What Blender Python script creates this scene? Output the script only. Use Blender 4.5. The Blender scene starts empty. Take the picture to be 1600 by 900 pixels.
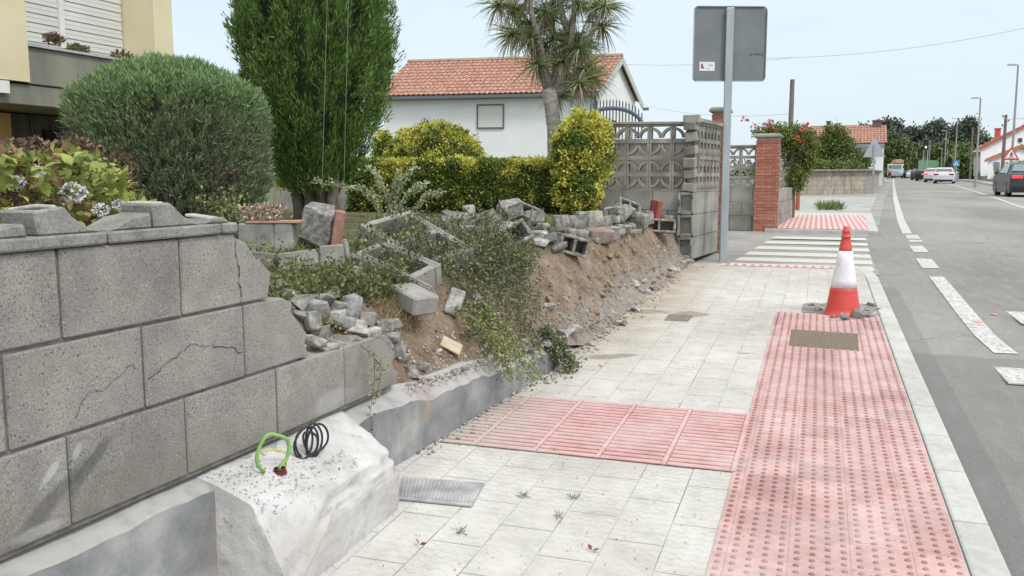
import bpy, bmesh, math, random
import numpy as np
from mathutils import Vector, Matrix, noise, Euler
random.seed(7); rng = np.random.default_rng(7)
S = bpy.context.scene
COL = S.collection
rad = math.radians; PI = math.pi

# ------------------------------------------------------------------ camera
FPX = 1400.0
PITCH = math.atan((450-275)/FPX)
AZ = math.atan(480/(FPX/math.cos(PITCH)))
cd = bpy.data.cameras.new('camera'); cam = bpy.data.objects.new('camera', cd); COL.objects.link(cam)
cd.sensor_width = 36; cd.lens = 36*FPX/1600; cd.clip_start = .05; cd.clip_end = 6000
cam.location = (0, 0, 1.4); cam.rotation_euler = (PI/2-PITCH, 0, AZ)
S.camera = cam

# ------------------------------------------------------------------ world, sun, exposure
SUN_EL, SUN_AZ = 52, 60           # high veiled sun, from behind right
wd = bpy.data.worlds.new('World'); S.world = wd; wd.use_nodes = True
nt = wd.node_tree; N = nt.nodes; Lk = nt.links
bg = N['Background']; bg.inputs['Strength'].default_value = 0.12
sky = N.new('ShaderNodeTexSky'); sky.sky_type = 'NISHITA'; sky.sun_disc = False
sky.sun_elevation = rad(SUN_EL); sky.sun_rotation = rad(SUN_AZ+90); sky.air_density = 1.0; sky.dust_density = 2.0; sky.ozone_density = 1.5
tc = N.new('ShaderNodeTexCoord'); mp = N.new('ShaderNodeMapping'); mp.inputs['Scale'].default_value = (1, 1, 3.5)
nz = N.new('ShaderNodeTexNoise'); nz.inputs['Scale'].default_value = 2.2; nz.inputs['Detail'].default_value = 5
cr = N.new('ShaderNodeValToRGB'); cr.color_ramp.elements[0].position = .36; cr.color_ramp.elements[0].color = (.80,.80,.80,1)
cr.color_ramp.elements[1].position = .66; cr.color_ramp.elements[1].color = (.97,.97,.97,1)
mx = N.new('ShaderNodeMix'); mx.data_type = 'RGBA'
sp = N.new('ShaderNodeSeparateXYZ'); zr_ = N.new('ShaderNodeValToRGB')      # overcast vault: brighter towards the zenith
zr_.color_ramp.elements[0].position = .0; zr_.color_ramp.elements[0].color = (.50,.575,.63,1); zr_.color_ramp.elements[1].position = .95; zr_.color_ramp.elements[1].color = (1.0,1.0,.98,1)
e_ = zr_.color_ramp.elements.new(.25); e_.color = (.50,.565,.61,1)
sc10 = N.new('ShaderNodeMix'); sc10.data_type = 'RGBA'; sc10.blend_type = 'MULTIPLY'; sc10.inputs[0].default_value = 1; sc10.inputs[7].default_value = (11, 11, 11, 1); sc10.clamp_result = False
Lk.new(tc.outputs['Generated'], mp.inputs[0]); Lk.new(mp.outputs[0], nz.inputs['Vector']); Lk.new(nz.outputs[0], cr.inputs[0])
Lk.new(tc.outputs['Generated'], sp.inputs[0]); Lk.new(sp.outputs[2], zr_.inputs[0]); Lk.new(zr_.outputs[0], sc10.inputs[6]); Lk.new(sc10.outputs[2], mx.inputs[7])
Lk.new(cr.outputs[0], mx.inputs[0]); Lk.new(sky.outputs[0], mx.inputs[6]); Lk.new(mx.outputs[2], bg.inputs['Color'])
sd = bpy.data.lights.new('sun', 'SUN'); so = bpy.data.objects.new('sun', sd); COL.objects.link(so)
sd.energy = 1.5; sd.angle = rad(14); sd.color = (1, .96, .9)
so.rotation_euler = (rad(90-SUN_EL), 0, rad(SUN_AZ))
S.view_settings.view_transform = 'Standard'; S.view_settings.look = 'None'
S.view_settings.exposure = 0.34; S.view_settings.gamma = 1; S.view_settings.use_curve_mapping = False
S.render.engine = 'CYCLES'
S.cycles.max_bounces = 6; S.cycles.diffuse_bounces = 3; S.cycles.glossy_bounces = 2; S.cycles.transparent_max_bounces = 6

# ------------------------------------------------------------------ surveying helpers (world metres)
FW = np.array([-math.sin(AZ)*math.cos(PITCH), math.cos(AZ)*math.cos(PITCH), -math.sin(PITCH)])
RT = np.array([math.cos(AZ), math.sin(AZ), 0]); UP = np.cross(RT, FW); CC = np.array([0, 0, 1.4])
SL = 0.0285
KY = [-50, 16, 40, 90, 160, 400, 1500]; KZ = [-50*SL, 16*SL, .60, .76, 1.08, 1.36, 1.4]
def H(y): return float(np.interp(y, KY, KZ))
def ray(x, y): return FW + RT*(x-800)/FPX + UP*(450-y)/FPX
def D(x, y, d): return Vector(CC + ray(x, y)*d)
def G(x, y, dz=0.0, f=None):
    d = ray(x, y); f = f or (lambda X, Y: H(Y))
    g = lambda t: (CC+d*t)[2]-f((CC+d*t)[0], (CC+d*t)[1])-dz
    t = .8
    while g(t) > 0 and t < 3000: t *= 1.015
    lo, hi = t/1.015, t
    for _ in range(30):
        m = (lo+hi)/2
        if g(m) > 0: lo = m
        else: hi = m
    return Vector(CC+d*lo)
def DX(x, y, X):
    d = ray(x, y); return Vector(CC+d*X/d[0])
def lerp(a, b, t): return a+(b-a)*t
def face_x(Y):    # outer face of the footing
    return float(np.interp(Y, [0, 1.61, 2.4, 3.43, 5.47, 6.6, 10.7, 12], [-1.93, -1.855, -1.815, -1.765, -1.58, -1.57, -1.54, -1.52]))
def foot_top(Y): return float(np.interp(Y, [0, 3.6, 5.5, 7, 12], [.43, .42, .33, .27, .34]))
def GZ(X, Y):     # garden earth
    xf = face_x(Y)-.10
    edge = xf - float(np.interp(Y, [2, 3.4, 4.2, 6, 12], [.25, .30, .50, .48, .34]))
    g0 = .82 + .012*(Y-3)
    sl_ = 1.0 if edge < X < xf else .45
    n = noise.noise(Vector((X*2.1, Y*2.1, 3)))*.07 + (noise.noise(Vector((X*6, Y*6, 8)))*.07 + noise.noise(Vector((X*15, Y*15, 1)))*.035 + noise.noise(Vector((X*34, Y*34, 1)))*.014)*sl_
    lowz = foot_top(Y)-.03 if Y < 6 else lerp(foot_top(Y)-.03, H(Y)+.02, min(1, (Y-6)/1.5))
    if X >= xf: z = lowz - (.05 if X > xf+.03 else 0)
    if X >= xf: pass
    elif X <= edge: z = g0
    else:
        t = (xf-X)/(xf-edge); tt = t**.75
        z = lerp(lowz, g0, tt*tt*(3-2*tt)*.5+tt*.5)
    return z + n
def GG(x, y): return G(x, y, 0, GZ)

# ------------------------------------------------------------------ materials
MT = {}
def mat(name, c1, c2=None, scale=6, rough=.85, bump=0, bscale=60, fine=0, metallic=0, island=0, spec=.3, stretch=None, pos=(.35, .65), trans=0, detail=6, speck=None):
    if name in MT: return MT[name]
    m = bpy.data.materials.new(name); m.use_nodes = True; t = m.node_tree; n = t.nodes; l = t.links
    b = n['Principled BSDF']; b.inputs['Roughness'].default_value = rough; b.inputs['Metallic'].default_value = metallic
    b.inputs['Specular IOR Level'].default_value = spec
    co = n.new('ShaderNodeTexCoord'); vec = co.outputs['Object']
    if stretch:
        q = n.new('ShaderNodeMapping'); q.inputs['Scale'].default_value = stretch; l.new(vec, q.inputs[0]); vec = q.outputs[0]
    out = None
    def rgb(c): return (c[0], c[1], c[2], 1)
    if island:
        g = n.new('ShaderNodeNewGeometry'); r = n.new('ShaderNodeValToRGB'); r.color_ramp.elements[0].color = rgb(c1); r.color_ramp.elements[1].color = rgb(c2 or c1)
        l.new(g.outputs['Random Per Island'], r.inputs[0]); out = r.outputs[0]
    elif c2:
        z = n.new('ShaderNodeTexNoise'); z.inputs['Scale'].default_value = scale; z.inputs['Detail'].default_value = detail; l.new(vec, z.inputs['Vector'])
        r = n.new('ShaderNodeValToRGB'); r.color_ramp.elements[0].color = rgb(c1); r.color_ramp.elements[1].color = rgb(c2)
        r.color_ramp.elements[0].position, r.color_ramp.elements[1].position = pos
        l.new(z.outputs[0], r.inputs[0]); out = r.outputs[0]
    if fine:
        z2 = n.new('ShaderNodeTexNoise'); z2.inputs['Scale'].default_value = bscale*1.3; z2.inputs['Detail'].default_value = 3; l.new(vec, z2.inputs['Vector'])
        mr = n.new('ShaderNodeMapRange'); mr.inputs[1].default_value = .3; mr.inputs[2].default_value = .7; mr.inputs[3].default_value = 1-fine; mr.inputs[4].default_value = 1+fine
        l.new(z2.outputs[0], mr.inputs[0])
        mm = n.new('ShaderNodeMix'); mm.data_type = 'RGBA'; mm.blend_type = 'MULTIPLY'; mm.inputs[0].default_value = 1
        if out: l.new(out, mm.inputs[6])
        else: mm.inputs[6].default_value = rgb(c1)
        l.new(mr.outputs[0], mm.inputs[7]); out = mm.outputs[2]
    if speck:
        v = n.new('ShaderNodeTexVoronoi'); v.inputs['Scale'].default_value = speck[1]; l.new(vec, v.inputs['Vector'])
        lt = n.new('ShaderNodeMath'); lt.operation = 'LESS_THAN'; lt.inputs[1].default_value = .27; l.new(v.outputs['Distance'], lt.inputs[0])
        sp = n.new('ShaderNodeSeparateColor'); l.new(v.outputs['Color'], sp.inputs[0])
        gt = n.new('ShaderNodeMath'); gt.operation = 'GREATER_THAN'; gt.inputs[1].default_value = speck[2]; l.new(sp.outputs[0], gt.inputs[0])
        mu = n.new('ShaderNodeMath'); mu.operation = 'MULTIPLY'; l.new(lt.outputs[0], mu.inputs[0]); l.new(gt.outputs[0], mu.inputs[1])
        mm = n.new('ShaderNodeMix'); mm.data_type = 'RGBA'; l.new(mu.outputs[0], mm.inputs[0])
        if out: l.new(out, mm.inputs[6])
        else: mm.inputs[6].default_value = rgb(c1)
        mm.inputs[7].default_value = rgb(speck[0]); out = mm.outputs[2]
    if out: l.new(out, b.inputs['Base Color'])
    else: b.inputs['Base Color'].default_value = rgb(c1)
    if bump:
        z3 = n.new('ShaderNodeTexNoise'); z3.inputs['Scale'].default_value = bscale; z3.inputs['Detail'].default_value = 8; z3.inputs['Roughness'].default_value = .65; l.new(vec, z3.inputs['Vector'])
        bp = n.new('ShaderNodeBump'); bp.inputs['Strength'].default_value = bump; bp.inputs['Distance'].default_value = .01
        l.new(z3.outputs[0], bp.inputs['Height']); l.new(bp.outputs[0], b.inputs['Normal'])
    if trans:
        tr = n.new('ShaderNodeBsdfTranslucent'); ms = n.new('ShaderNodeMixShader'); ms.inputs[0].default_value = trans
        if out: l.new(out, tr.inputs[0])
        else: tr.inputs[0].default_value = rgb(c1)
        l.new(b.outputs[0], ms.inputs[1]); l.new(tr.outputs[0], ms.inputs[2]); l.new(ms.outputs[0], n['Material Output'].inputs[0])
    MT[name] = m; return m
class NT:   # small node-writing helper
    def __init__(s, name, rough=.85, spec=.3):
        s.m = bpy.data.materials.new(name); s.m.use_nodes = True; s.t = s.m.node_tree; s.n = s.t.nodes; s.l = s.t.links
        s.b = s.n['Principled BSDF']; s.b.inputs['Roughness'].default_value = rough; s.b.inputs['Specular IOR Level'].default_value = spec
        s.co = s.n.new('ShaderNodeTexCoord').outputs['Object']; MT[name] = s.m
    def put(s, sock, v):
        if isinstance(v, bpy.types.NodeSocket): s.l.new(v, sock)
        elif isinstance(v, (tuple, list)): sock.default_value = (*v, 1) if len(v) == 3 and sock.type == 'RGBA' else v
        else: sock.default_value = v
    def math(s, op, a, b=0, c=0):
        q = s.n.new('ShaderNodeMath'); q.operation = op
        for i, v in enumerate((a, b, c)): s.put(q.inputs[i], v)
        return q.outputs[0]
    def xyz(s, v=None):
        q = s.n.new('ShaderNodeSeparateXYZ'); s.l.new(v or s.co, q.inputs[0]); return q.outputs
    def comb(s, x, y, z=0):
        q = s.n.new('ShaderNodeCombineXYZ')
        for i, v in enumerate((x, y, z)): s.put(q.inputs[i], v)
        return q.outputs[0]
    def noise(s, scale, detail=5, vec=None, rough=.5):
        q = s.n.new('ShaderNodeTexNoise'); q.inputs['Scale'].default_value = scale; q.inputs['Detail'].default_value = detail; q.inputs['Roughness'].default_value = rough
        s.l.new(vec or s.co, q.inputs['Vector']); return q.outputs[0]
    def ramp(s, f, stops):
        q = s.n.new('ShaderNodeValToRGB'); e = q.color_ramp.elements
        while len(e) < len(stops): e.new(.5)
        for i, (p, c) in enumerate(stops):
            e[i].position = p; e[i].color = (*c, 1) if isinstance(c, (tuple, list)) else (c, c, c, 1)
        s.put(q.inputs[0], f); return q.outputs[0]
    def mix(s, f, a, b, mode='MIX'):
        q = s.n.new('ShaderNodeMix'); q.data_type = 'RGBA'; q.blend_type = mode
        s.put(q.inputs[0], f); s.put(q.inputs[6], a); s.put(q.inputs[7], b); return q.outputs[2]
    def brick(s, vec, w, h, mortar, off=.5, c1=(1,1,1), c2=(.8,.8,.8), cm=(0,0,0), smooth=.1):
        q = s.n.new('ShaderNodeTexBrick'); q.offset = off; q.squash = 1
        q.inputs['Scale'].default_value = 1; q.inputs['Brick Width'].default_value = w; q.inputs['Row Height'].default_value = h
        q.inputs['Mortar Size'].default_value = mortar; q.inputs['Mortar Smooth'].default_value = smooth
        q.inputs['Color1'].default_value = (*c1, 1); q.inputs['Color2'].default_value = (*c2, 1); q.inputs['Mortar'].default_value = (*cm, 1)
        s.l.new(vec, q.inputs['Vector']); return q.outputs
    def bump(s, h, dist=.01, strength=.6, prev=None):
        q = s.n.new('ShaderNodeBump'); q.inputs['Strength'].default_value = strength; q.inputs['Distance'].default_value = dist
        s.put(q.inputs['Height'], h)
        if prev: s.l.new(prev, q.inputs['Normal'])
        s.l.new(q.outputs[0], s.b.inputs['Normal']); return q.outputs[0]
    def color(s, c): s.put(s.b.inputs['Base Color'], c)

CONC = mat('concrete', (.20,.195,.18), (.34,.33,.31), 7, bump=.5, bscale=70, fine=.15)
CONCL = mat('concrete_light', (.36,.355,.34), (.52,.51,.49), 8, bump=.5, bscale=60, fine=.12)
CONCD = mat('concrete_dark', (.13,.125,.115), (.24,.23,.21), 6, bump=.5, bscale=60, fine=.15)
FOOT = mat('footing_concrete', (.30,.31,.33), (.50,.50,.50), 3.2, bump=.4, bscale=40, fine=.08, pos=(.38,.6))
STEEL = mat('galvanised_steel', (.36,.40,.42), (.46,.50,.52), 9, rough=.45, metallic=.6, stretch=(1,1,.2))
SIGNB = mat('sign_back_grey', (.17,.19,.20), (.20,.22,.235), 3, rough=.6)
DARKM = mat('dark_metal', (.05,.055,.06), rough=.5)
BLACK = mat('black_rubber', (.015,.015,.016), rough=.55, spec=.4)
WHITE = mat('white_paint', (.72,.72,.70), (.80,.80,.79), 3, rough=.7)
GLASS = mat('dark_glass', (.03,.04,.045), rough=.12, spec=.6)
WOODP = mat('weathered_wood_pole', (.14,.11,.09), (.25,.21,.18), 8, stretch=(4,4,.4))
RED = mat('red_paint', (.62,.05,.04), rough=.5)

# ------------------------------------------------------------------ mesh building
class MB:
    def __init__(s): s.v = []; s.f = []; s.mi = []
    def add(s, vs, fs, mi=0):
        o = len(s.v); s.v += [tuple(p) for p in vs]; s.f += [tuple(o+i for i in f) for f in fs]; s.mi += [mi]*len(fs)
    def box(s, c, d, rot=None, mi=0, taper=1.0):
        vs = []
        for k in (-1, 1):
            tp = taper if k > 0 else 1
            for j, i in ((-1,-1),(-1,1),(1,1),(1,-1)): vs.append(Vector((i*d[0]/2*tp, j*d[1]/2*tp, k*d[2]/2)))
        if rot is not None:
            R = rot if isinstance(rot, Matrix) else Euler(rot).to_matrix()
            vs = [R @ p for p in vs]
        c = Vector(c); s.add([p+c for p in vs], [(0,3,2,1),(4,5,6,7),(0,1,5,4),(1,2,6,5),(2,3,7,6),(3,0,4,7)], mi)
    def prism(s, poly, y0, y1, mi=0, axis='y'):
        n = len(poly); A = []
        for y in (y0, y1):
            for (a, b) in poly: A.append((a, y, b) if axis == 'y' else ((y, a, b) if axis == 'x' else (a, b, y)))
        s.add(A, [tuple(range(n))[::-1], tuple(range(n, 2*n))]+[(i, (i+1) % n, (i+1) % n+n, i+n) for i in range(n)], mi)
    def tube(s, pts, r, n=8, mi=0, caps=True):
        pts = [Vector(p) for p in pts]; R = r if isinstance(r, (list, tuple)) else [r]*len(pts)
        vs = []; up = None
        for i, p in enumerate(pts):
            t = (pts[min(i+1, len(pts)-1)]-pts[max(i-1, 0)])
            t = t.normalized() if t.length > 1e-9 else Vector((0,0,1))
            if up is None: up = t.orthogonal().normalized()
            up = (up - t*up.dot(t)); up = up.normalized() if up.length > 1e-6 else t.orthogonal().normalized()
            sd_ = t.cross(up)
            for k in range(n):
                a = 2*PI*k/n; vs.append(p+(up*math.cos(a)+sd_*math.sin(a))*R[i])
        fs = []
        for i in range(len(pts)-1):
            for k in range(n): fs.append((i*n+k, i*n+(k+1) % n, (i+1)*n+(k+1) % n, (i+1)*n+k))
        if caps: fs += [tuple(range(n))[::-1], tuple(range((len(pts)-1)*n, len(pts)*n))]
        s.add(vs, fs, mi)
    def lathe(s, prof, c=(0,0,0), n=24, mi=0):
        vs = []; c = Vector(c)
        for r, z in prof:
            for k in range(n): vs.append(c+Vector((r*math.cos(2*PI*k/n), r*math.sin(2*PI*k/n), z)))
        fs = [(i*n+k, i*n+(k+1) % n, (i+1)*n+(k+1) % n, (i+1)*n+k) for i in range(len(prof)-1) for k in range(n)]
        fs += [tuple(range(n))[::-1], tuple(range((len(prof)-1)*n, len(prof)*n))]
        s.add(vs, fs, mi)
    def ball(s, c, r, mi=0, u=8, w=6):
        r = r if isinstance(r, (tuple, list)) else (r, r, r); vs = [(c[0], c[1], c[2]-r[2])]
        for j in range(1, w):
            a = -PI/2+PI*j/w
            for k in range(u): vs.append((c[0]+r[0]*math.cos(a)*math.cos(2*PI*k/u), c[1]+r[1]*math.cos(a)*math.sin(2*PI*k/u), c[2]+r[2]*math.sin(a)))
        vs.append((c[0], c[1], c[2]+r[2])); fs = []
        for k in range(u): fs.append((0, 1+(k+1) % u, 1+k)); fs.append((len(vs)-1, len(vs)-1-u+k, len(vs)-1-u+(k+1) % u))
        for j in range(w-2):
            for k in range(u): fs.append((1+j*u+k, 1+j*u+(k+1) % u, 1+(j+1)*u+(k+1) % u, 1+(j+1)*u+k))
        s.add(vs, fs, mi)
def WM(o):
    m = o.matrix_basis.copy()
    while o.parent: o = o.parent; m = o.matrix_basis @ m
    return m
def finish(name, me, mats, parent, local):
    for m in (mats if isinstance(mats, (list, tuple)) else [mats]): me.materials.append(m)
    o = bpy.data.objects.new(name, me); COL.objects.link(o)
    if parent:
        o.parent = parent
        if not local: me.transform(WM(parent).inverted())
    return o
def obj(name, mb, mats, parent=None, smooth=False, bevel=0, local=False, seg=1):
    me = bpy.data.meshes.new(name); me.from_pydata([tuple(p) for p in mb.v], [], mb.f)
    me.polygons.foreach_set('material_index', mb.mi)
    if smooth: me.polygons.foreach_set('use_smooth', [True]*len(me.polygons))
    me.update()
    o = finish(name, me, mats, parent, local)
    if bevel:
        b = o.modifiers.new('bevel', 'BEVEL'); b.width = bevel; b.segments = seg; b.limit_method = 'ANGLE'; b.angle_limit = rad(35)
    return o
def npobj(name, V, F, mats, parent=None, mi=None, local=False):
    me = bpy.data.meshes.new(name); V = np.asarray(V, dtype=np.float32); F = np.asarray(F, dtype=np.int32)
    me.vertices.add(len(V)); me.vertices.foreach_set('co', V.ravel())
    k = F.shape[1]; me.loops.add(F.size); me.loops.foreach_set('vertex_index', F.ravel())
    me.polygons.add(len(F)); me.polygons.foreach_set('loop_start', np.arange(0, F.size, k, dtype=np.int32))
    if mi is not None: me.polygons.foreach_set('material_index', np.asarray(mi, dtype=np.int32))
    me.update(calc_edges=True); me.validate()
    return finish(name, me, mats, parent, local)
def tag(o, label, cat, group=None):
    o['label'] = label; o['category'] = cat
    if group: o['group'] = group
    return o
def thing(name, label, cat, loc=(0,0,0), rz=0, group=None):
    o = bpy.data.objects.new(name, None); o.empty_display_size = .2; COL.objects.link(o)
    o.location = loc; o.rotation_euler = (0, 0, rz); return tag(o, label, cat, group)
def struct(o, kind='structure'): o['kind'] = kind; return o
def copy_thing(root, loc, rz, label, group=None, scale=None):
    r = root.copy(); COL.objects.link(r); r.location = loc; r.rotation_euler = (0, 0, rz); r['label'] = label
    if group: r['group'] = group
    if scale: r.scale = (scale,)*3
    for ch in list(root.children):
        if ch.name.split('.')[0] and ch.parent == root:
            c = ch.copy(); COL.objects.link(c); c.parent = r
            for g in ch.children:
                d = g.copy(); COL.objects.link(d); d.parent = c
    return r

# ---- leaves ---------------------------------------------------------------
def unit(a): return a/np.maximum(np.linalg.norm(a, axis=1, keepdims=True), 1e-9)
def rnd_dirs(n): return unit(rng.normal(size=(n, 3)))
def leafmesh(P, Dr, L, W, mid=.5, curl=0.0):
    n = len(P); Dr = unit(Dr); s = unit(np.cross(Dr, rnd_dirs(n))); nn = np.cross(s, Dr)
    L = np.broadcast_to(np.asarray(L, dtype=float).reshape(-1, 1), (n, 1)); W = np.broadcast_to(np.asarray(W, dtype=float).reshape(-1, 1), (n, 1))
    m = P+Dr*L*mid+nn*L*curl
    V = np.stack([P, m+s*W/2, P+Dr*L, m-s*W/2], axis=1).reshape(-1, 3)
    F = np.arange(4*n).reshape(n, 4)
    return V, F
def join(parts):
    V = []; F = []; M = []; o = 0
    for v, f, m in parts: V.append(v); F.append(f+o); M.append(np.full(len(f), m)); o += len(v)
    return np.concatenate(V), np.concatenate(F), np.concatenate(M)
def blobcore(c, r, seed=0, u=28, w=18, amp=.12, e=1.0, fz=None):
    vs = []; fs = []
    for j in range(w+1):
        a = -PI/2+PI*j/w
        for k in range(u):
            b = 2*PI*k/u
            d = Vector((math.cos(a)*math.cos(b), math.cos(a)*math.sin(b), math.sin(a)))
            if e != 1: d = Vector([math.copysign(abs(q)**e, q) for q in d])
            q = 1+amp*noise.noise(d*2.5+Vector((seed, 0, 0)))
            vs.append((c[0]+d.x*r[0]*q, c[1]+d.y*r[1]*q, c[2]+d.z*r[2]*q))
    for j in range(w):
        for k in range(u): fs.append((j*u+k, j*u+(k+1) % u, (j+1)*u+(k+1) % u, (j+1)*u+k))
    return np.array(vs), np.array(fs)
def ellip(n, c, r, e=1.0, shell=.75, amp=.12, seed=0, zmin=-1):
    d = rnd_dirs(n*2)
    if e < .9:      # even cover on boxy shapes
        cb = rng.uniform(-1, 1, (n*2, 3)); ax = rng.integers(0, 3, n*2); cb[np.arange(n*2), ax] = np.sign(rng.normal(size=n*2)); d = unit(np.sign(cb)*np.abs(cb)**(1/e)); d = d[rng.permutation(len(d))]
    d = d[d[:, 2] > zmin][:n]; n = len(d)
    q = np.array([1+amp*noise.noise(Vector(x)*2.5+Vector((seed, 0, 0))) + amp*.5*noise.noise(Vector(x)*7+Vector((seed, 4, 0))) for x in d])
    de = np.sign(d)*np.abs(d)**e
    t = shell+(1-shell)*rng.random(n)**.6
    return np.array(c)+de*np.array(r)*(q*t)[:, None], unit(de/np.array(r))

# =================================================================== SETTING
# ---- ground sheets following the gently rising street
def sheet(name, x0, x1, ys, dz, m, kind='structure', xf=None):
    mb = MB(); vs = []; fs = []
    for i, y in enumerate(ys):
        a, b = (xf(y) if xf else (x0, x1)); vs += [(a, y, H(y)+dz), (b, y, H(y)+dz)]
        if i: fs.append((2*i-2, 2*i-1, 2*i+1, 2*i))
    mb.add(vs, fs); return struct(obj(name, mb, m), kind)
YS = [-40, 0, 8, 16, 22, 28, 34, 40, 55, 70, 90, 110, 135, 160, 220, 300, 400, 700, 1500]
q = NT('far_ground'); q.color(q.ramp(q.noise(.15), [(.4, (.10,.12,.06)), (.6, (.17,.16,.10))]))
sheet('ground', -900, 900, YS, -.20, q.m)

# road: coordinates follow the curve measured from the picture
def road_l(y): return float(np.interp(y, [0, 11.5, 15, 20, 36, 60, 90, 134, 200, 400], [.6, .6, .6, 1.2, 2.3, 4.1, 6.4, 9.4, 13, 22]))
_ll = [G(a, b, -.079) for a, b in ((1462, 433), (1444, 411), (1431, 388), (1419, 368), (1408, 345), (1399, 310), (1396.5, 290), (1396, 281))]
def line_l(y): return float(np.interp(y, [p.y for p in _ll]+[250, 400], [p.x for p in _ll]+[16, 23]))
_lc = [G(a, b, -.079) for a, b in ((1600, 325), (1540, 304), (1490, 289), (1465, 284.5), (1445, 281.5))]
def line_c(y): return float(np.interp(y, [-10, 10]+[p.y for p in _lc]+[200, 400], [4.2, 4.5]+[p.x for p in _lc]+[18, 28]))
def road_r(y): return float(np.interp(y, [-10, 10, 28, 43, 73, 105, 160, 400], [7.5, 7.8, 8.7, 9.9, 12.3, 15.4, 19, 32]))
q = NT('asphalt', rough=.9)
x, y, z = q.xyz()
big = q.ramp(q.noise(.55, 4, q.comb(x, q.math('MULTIPLY', y, .25))), [(.35, (.215,.208,.193)), (.65, (.32,.312,.292))])
agg = q.noise(170, 3, rough=.8); agg2 = q.ramp(agg, [(.35, .55), (.5, .95), (.68, 1.6)])
c = q.mix(1, big, agg2, 'MULTIPLY')
oil = q.ramp(q.noise(1.9, 7, rough=.7), [(.50, 0.), (.66, .35)]); c = q.mix(oil, c, (.15,.145,.14)); pal = q.ramp(q.noise(4.5, 7, q.comb(q.math('MULTIPLY', x, 2.2), q.math('MULTIPLY', y, .5)), .7), [(.50, 0.), (.70, .35)]); c = q.mix(pal, c, (.40,.39,.365))
# darker patch of newer asphalt close to the kerb, browner further out
pm = q.math('MULTIPLY', q.math('LESS_THAN', q.math('ADD', y, q.math('MULTIPLY', q.noise(3), .25)), 7.15), q.math('LESS_THAN', x, q.math('ADD', 3.3, q.math('MULTIPLY', q.noise(2.0), .8))))
c = q.mix(q.math('MULTIPLY', pm, .38), c, (.13,.13,.135))
st = q.math('MULTIPLY', q.math('LESS_THAN', q.math('ADD', x, q.math('MULTIPLY', q.noise(9), .05)), .86), q.math('LESS_THAN', y, 10.4))
c = q.mix(q.math('MULTIPLY', st, .30), c, (.11,.115,.12))
crk = q.n.new('ShaderNodeTexVoronoi'); crk.feature = 'DISTANCE_TO_EDGE'; crk.inputs['Scale'].default_value = .5
wv = q.n.new('ShaderNodeTexNoise'); wv.inputs['Scale'].default_value = 3; q.l.new(q.co, wv.inputs['Vector'])
q.l.new(q.mix(.12, q.co, wv.outputs['Color']), crk.inputs['Vector'])
ck = q.math('LESS_THAN', crk.outputs['Distance'], .004); c = q.mix(q.math('MULTIPLY', q.math('MULTIPLY', ck, .45), q.ramp(q.noise(.8), [(.45, 0.), (.6, 1.)])), c, (.07,.07,.07))
q.color(c); q.bump(agg, .004, .5)
ASPH = q.m
sheet('road', 0, 0, YS[1:], -.085, ASPH, xf=lambda y: (road_l(y)-.15 if y > 11 else .4, road_r(y)))
q = NT('shoulder_asphalt', rough=.9)
c = q.mix(1, q.ramp(q.noise(1.3, 5), [(.35, (.25,.243,.225)), (.65, (.35,.342,.32))]), q.ramp(q.noise(150, 3, rough=.8), [(.35, .65), (.5, 1.0), (.68, 1.4)]), 'MULTIPLY')
q.color(c); SHLD = q.m
sheet('shoulder', 0, 0, [11.3, 14, 17, 20, 24, 30, 36, 40, 50, 60, 90, 134, 200], -.078, SHLD, xf=lambda y: (-4.5 if y < 40 else road_l(y)-4.5, road_l(y)+.02 if y > 16 else .72))

# painted lines with worn edges
q = NT('road_paint', rough=.8)
w = q.ramp(q.noise(28, 6, rough=.75), [(.40, 0.1), (.52, 1.0)])
c = q.mix(w, (.26,.255,.24), q.ramp(q.noise(4), [(.4, (.54,.54,.52)), (.6, (.62,.62,.60))])); q.color(c); PAINT = q.m
def strip(pts, wdt, dz=-.079, mb=None):
    vs = []; fs = []
    for i, p in enumerate(pts):
        a = Vector(pts[max(i-1, 0)]); b = Vector(pts[min(i+1, len(pts)-1)]); t = (b-a).normalized(); n_ = Vector((t.y, -t.x))
        w_ = wdt[i] if isinstance(wdt, (list, tuple)) else wdt
        for s_ in (-1, 1):
            u = Vector(p)+n_*w_/2*s_; vs.append((u.x, u.y, H(u.y)+dz))
        if i: fs.append((2*i-2, 2*i-1, 2*i+1, 2*i))
    mb.add(vs, fs)
mb = MB()
ys = list(np.arange(G(1417, 365, -.079).y, 60, 1.5))+list(range(60, 330, 6))
strip([(line_l(y), y) for y in ys], .16, mb=mb)
for (xa, ya), (xb, yb) in (((1432, 378), (1424, 367)), ((1440, 394), (1431, 384)), ((1455, 419), (1443, 404))):
    a, b = G(xa, ya, -.079), G(xb, yb, -.079); strip([(a.x, a.y), (b.x, b.y)], .20, mb=mb)
struct(obj('road_edge_line', mb, PAINT))
mb = MB(); strip([tuple(G(a, b, -.079)[:2]) for a, b in ((1463, 432), (1490, 465), (1515, 496), (1540, 525), (1572, 552))], .16, mb=mb); struct(obj('road_edge_line', mb, PAINT))
mb = MB(); strip([(line_c(y), y) for y in [-5, 0, 5, 10, 15, 20, 25, 28, 32, 36, 40, 45, 50, 60, 70, 80, 90, 100, 116, 140, 160, 220, 300]], .14, mb=mb); struct(obj('road_centre_line', mb, PAINT))
mb = MB()
for (px, py, w_, l_) in ((1612, 590, .36, .5), (1612, 497, .30, .8), (1640, 352, .2, 2.4)):
    g = G(px, py, -.085); mb.prism([(g.x-w_/2, g.y-l_/2), (g.x+w_/2, g.y-l_/2), (g.x+w_/2, g.y+l_/2), (g.x-w_/2, g.y+l_/2)], H(g.y)-.085, H(g.y)-.076, axis='z')
struct(obj('road_marking', mb, PAINT))
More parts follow.
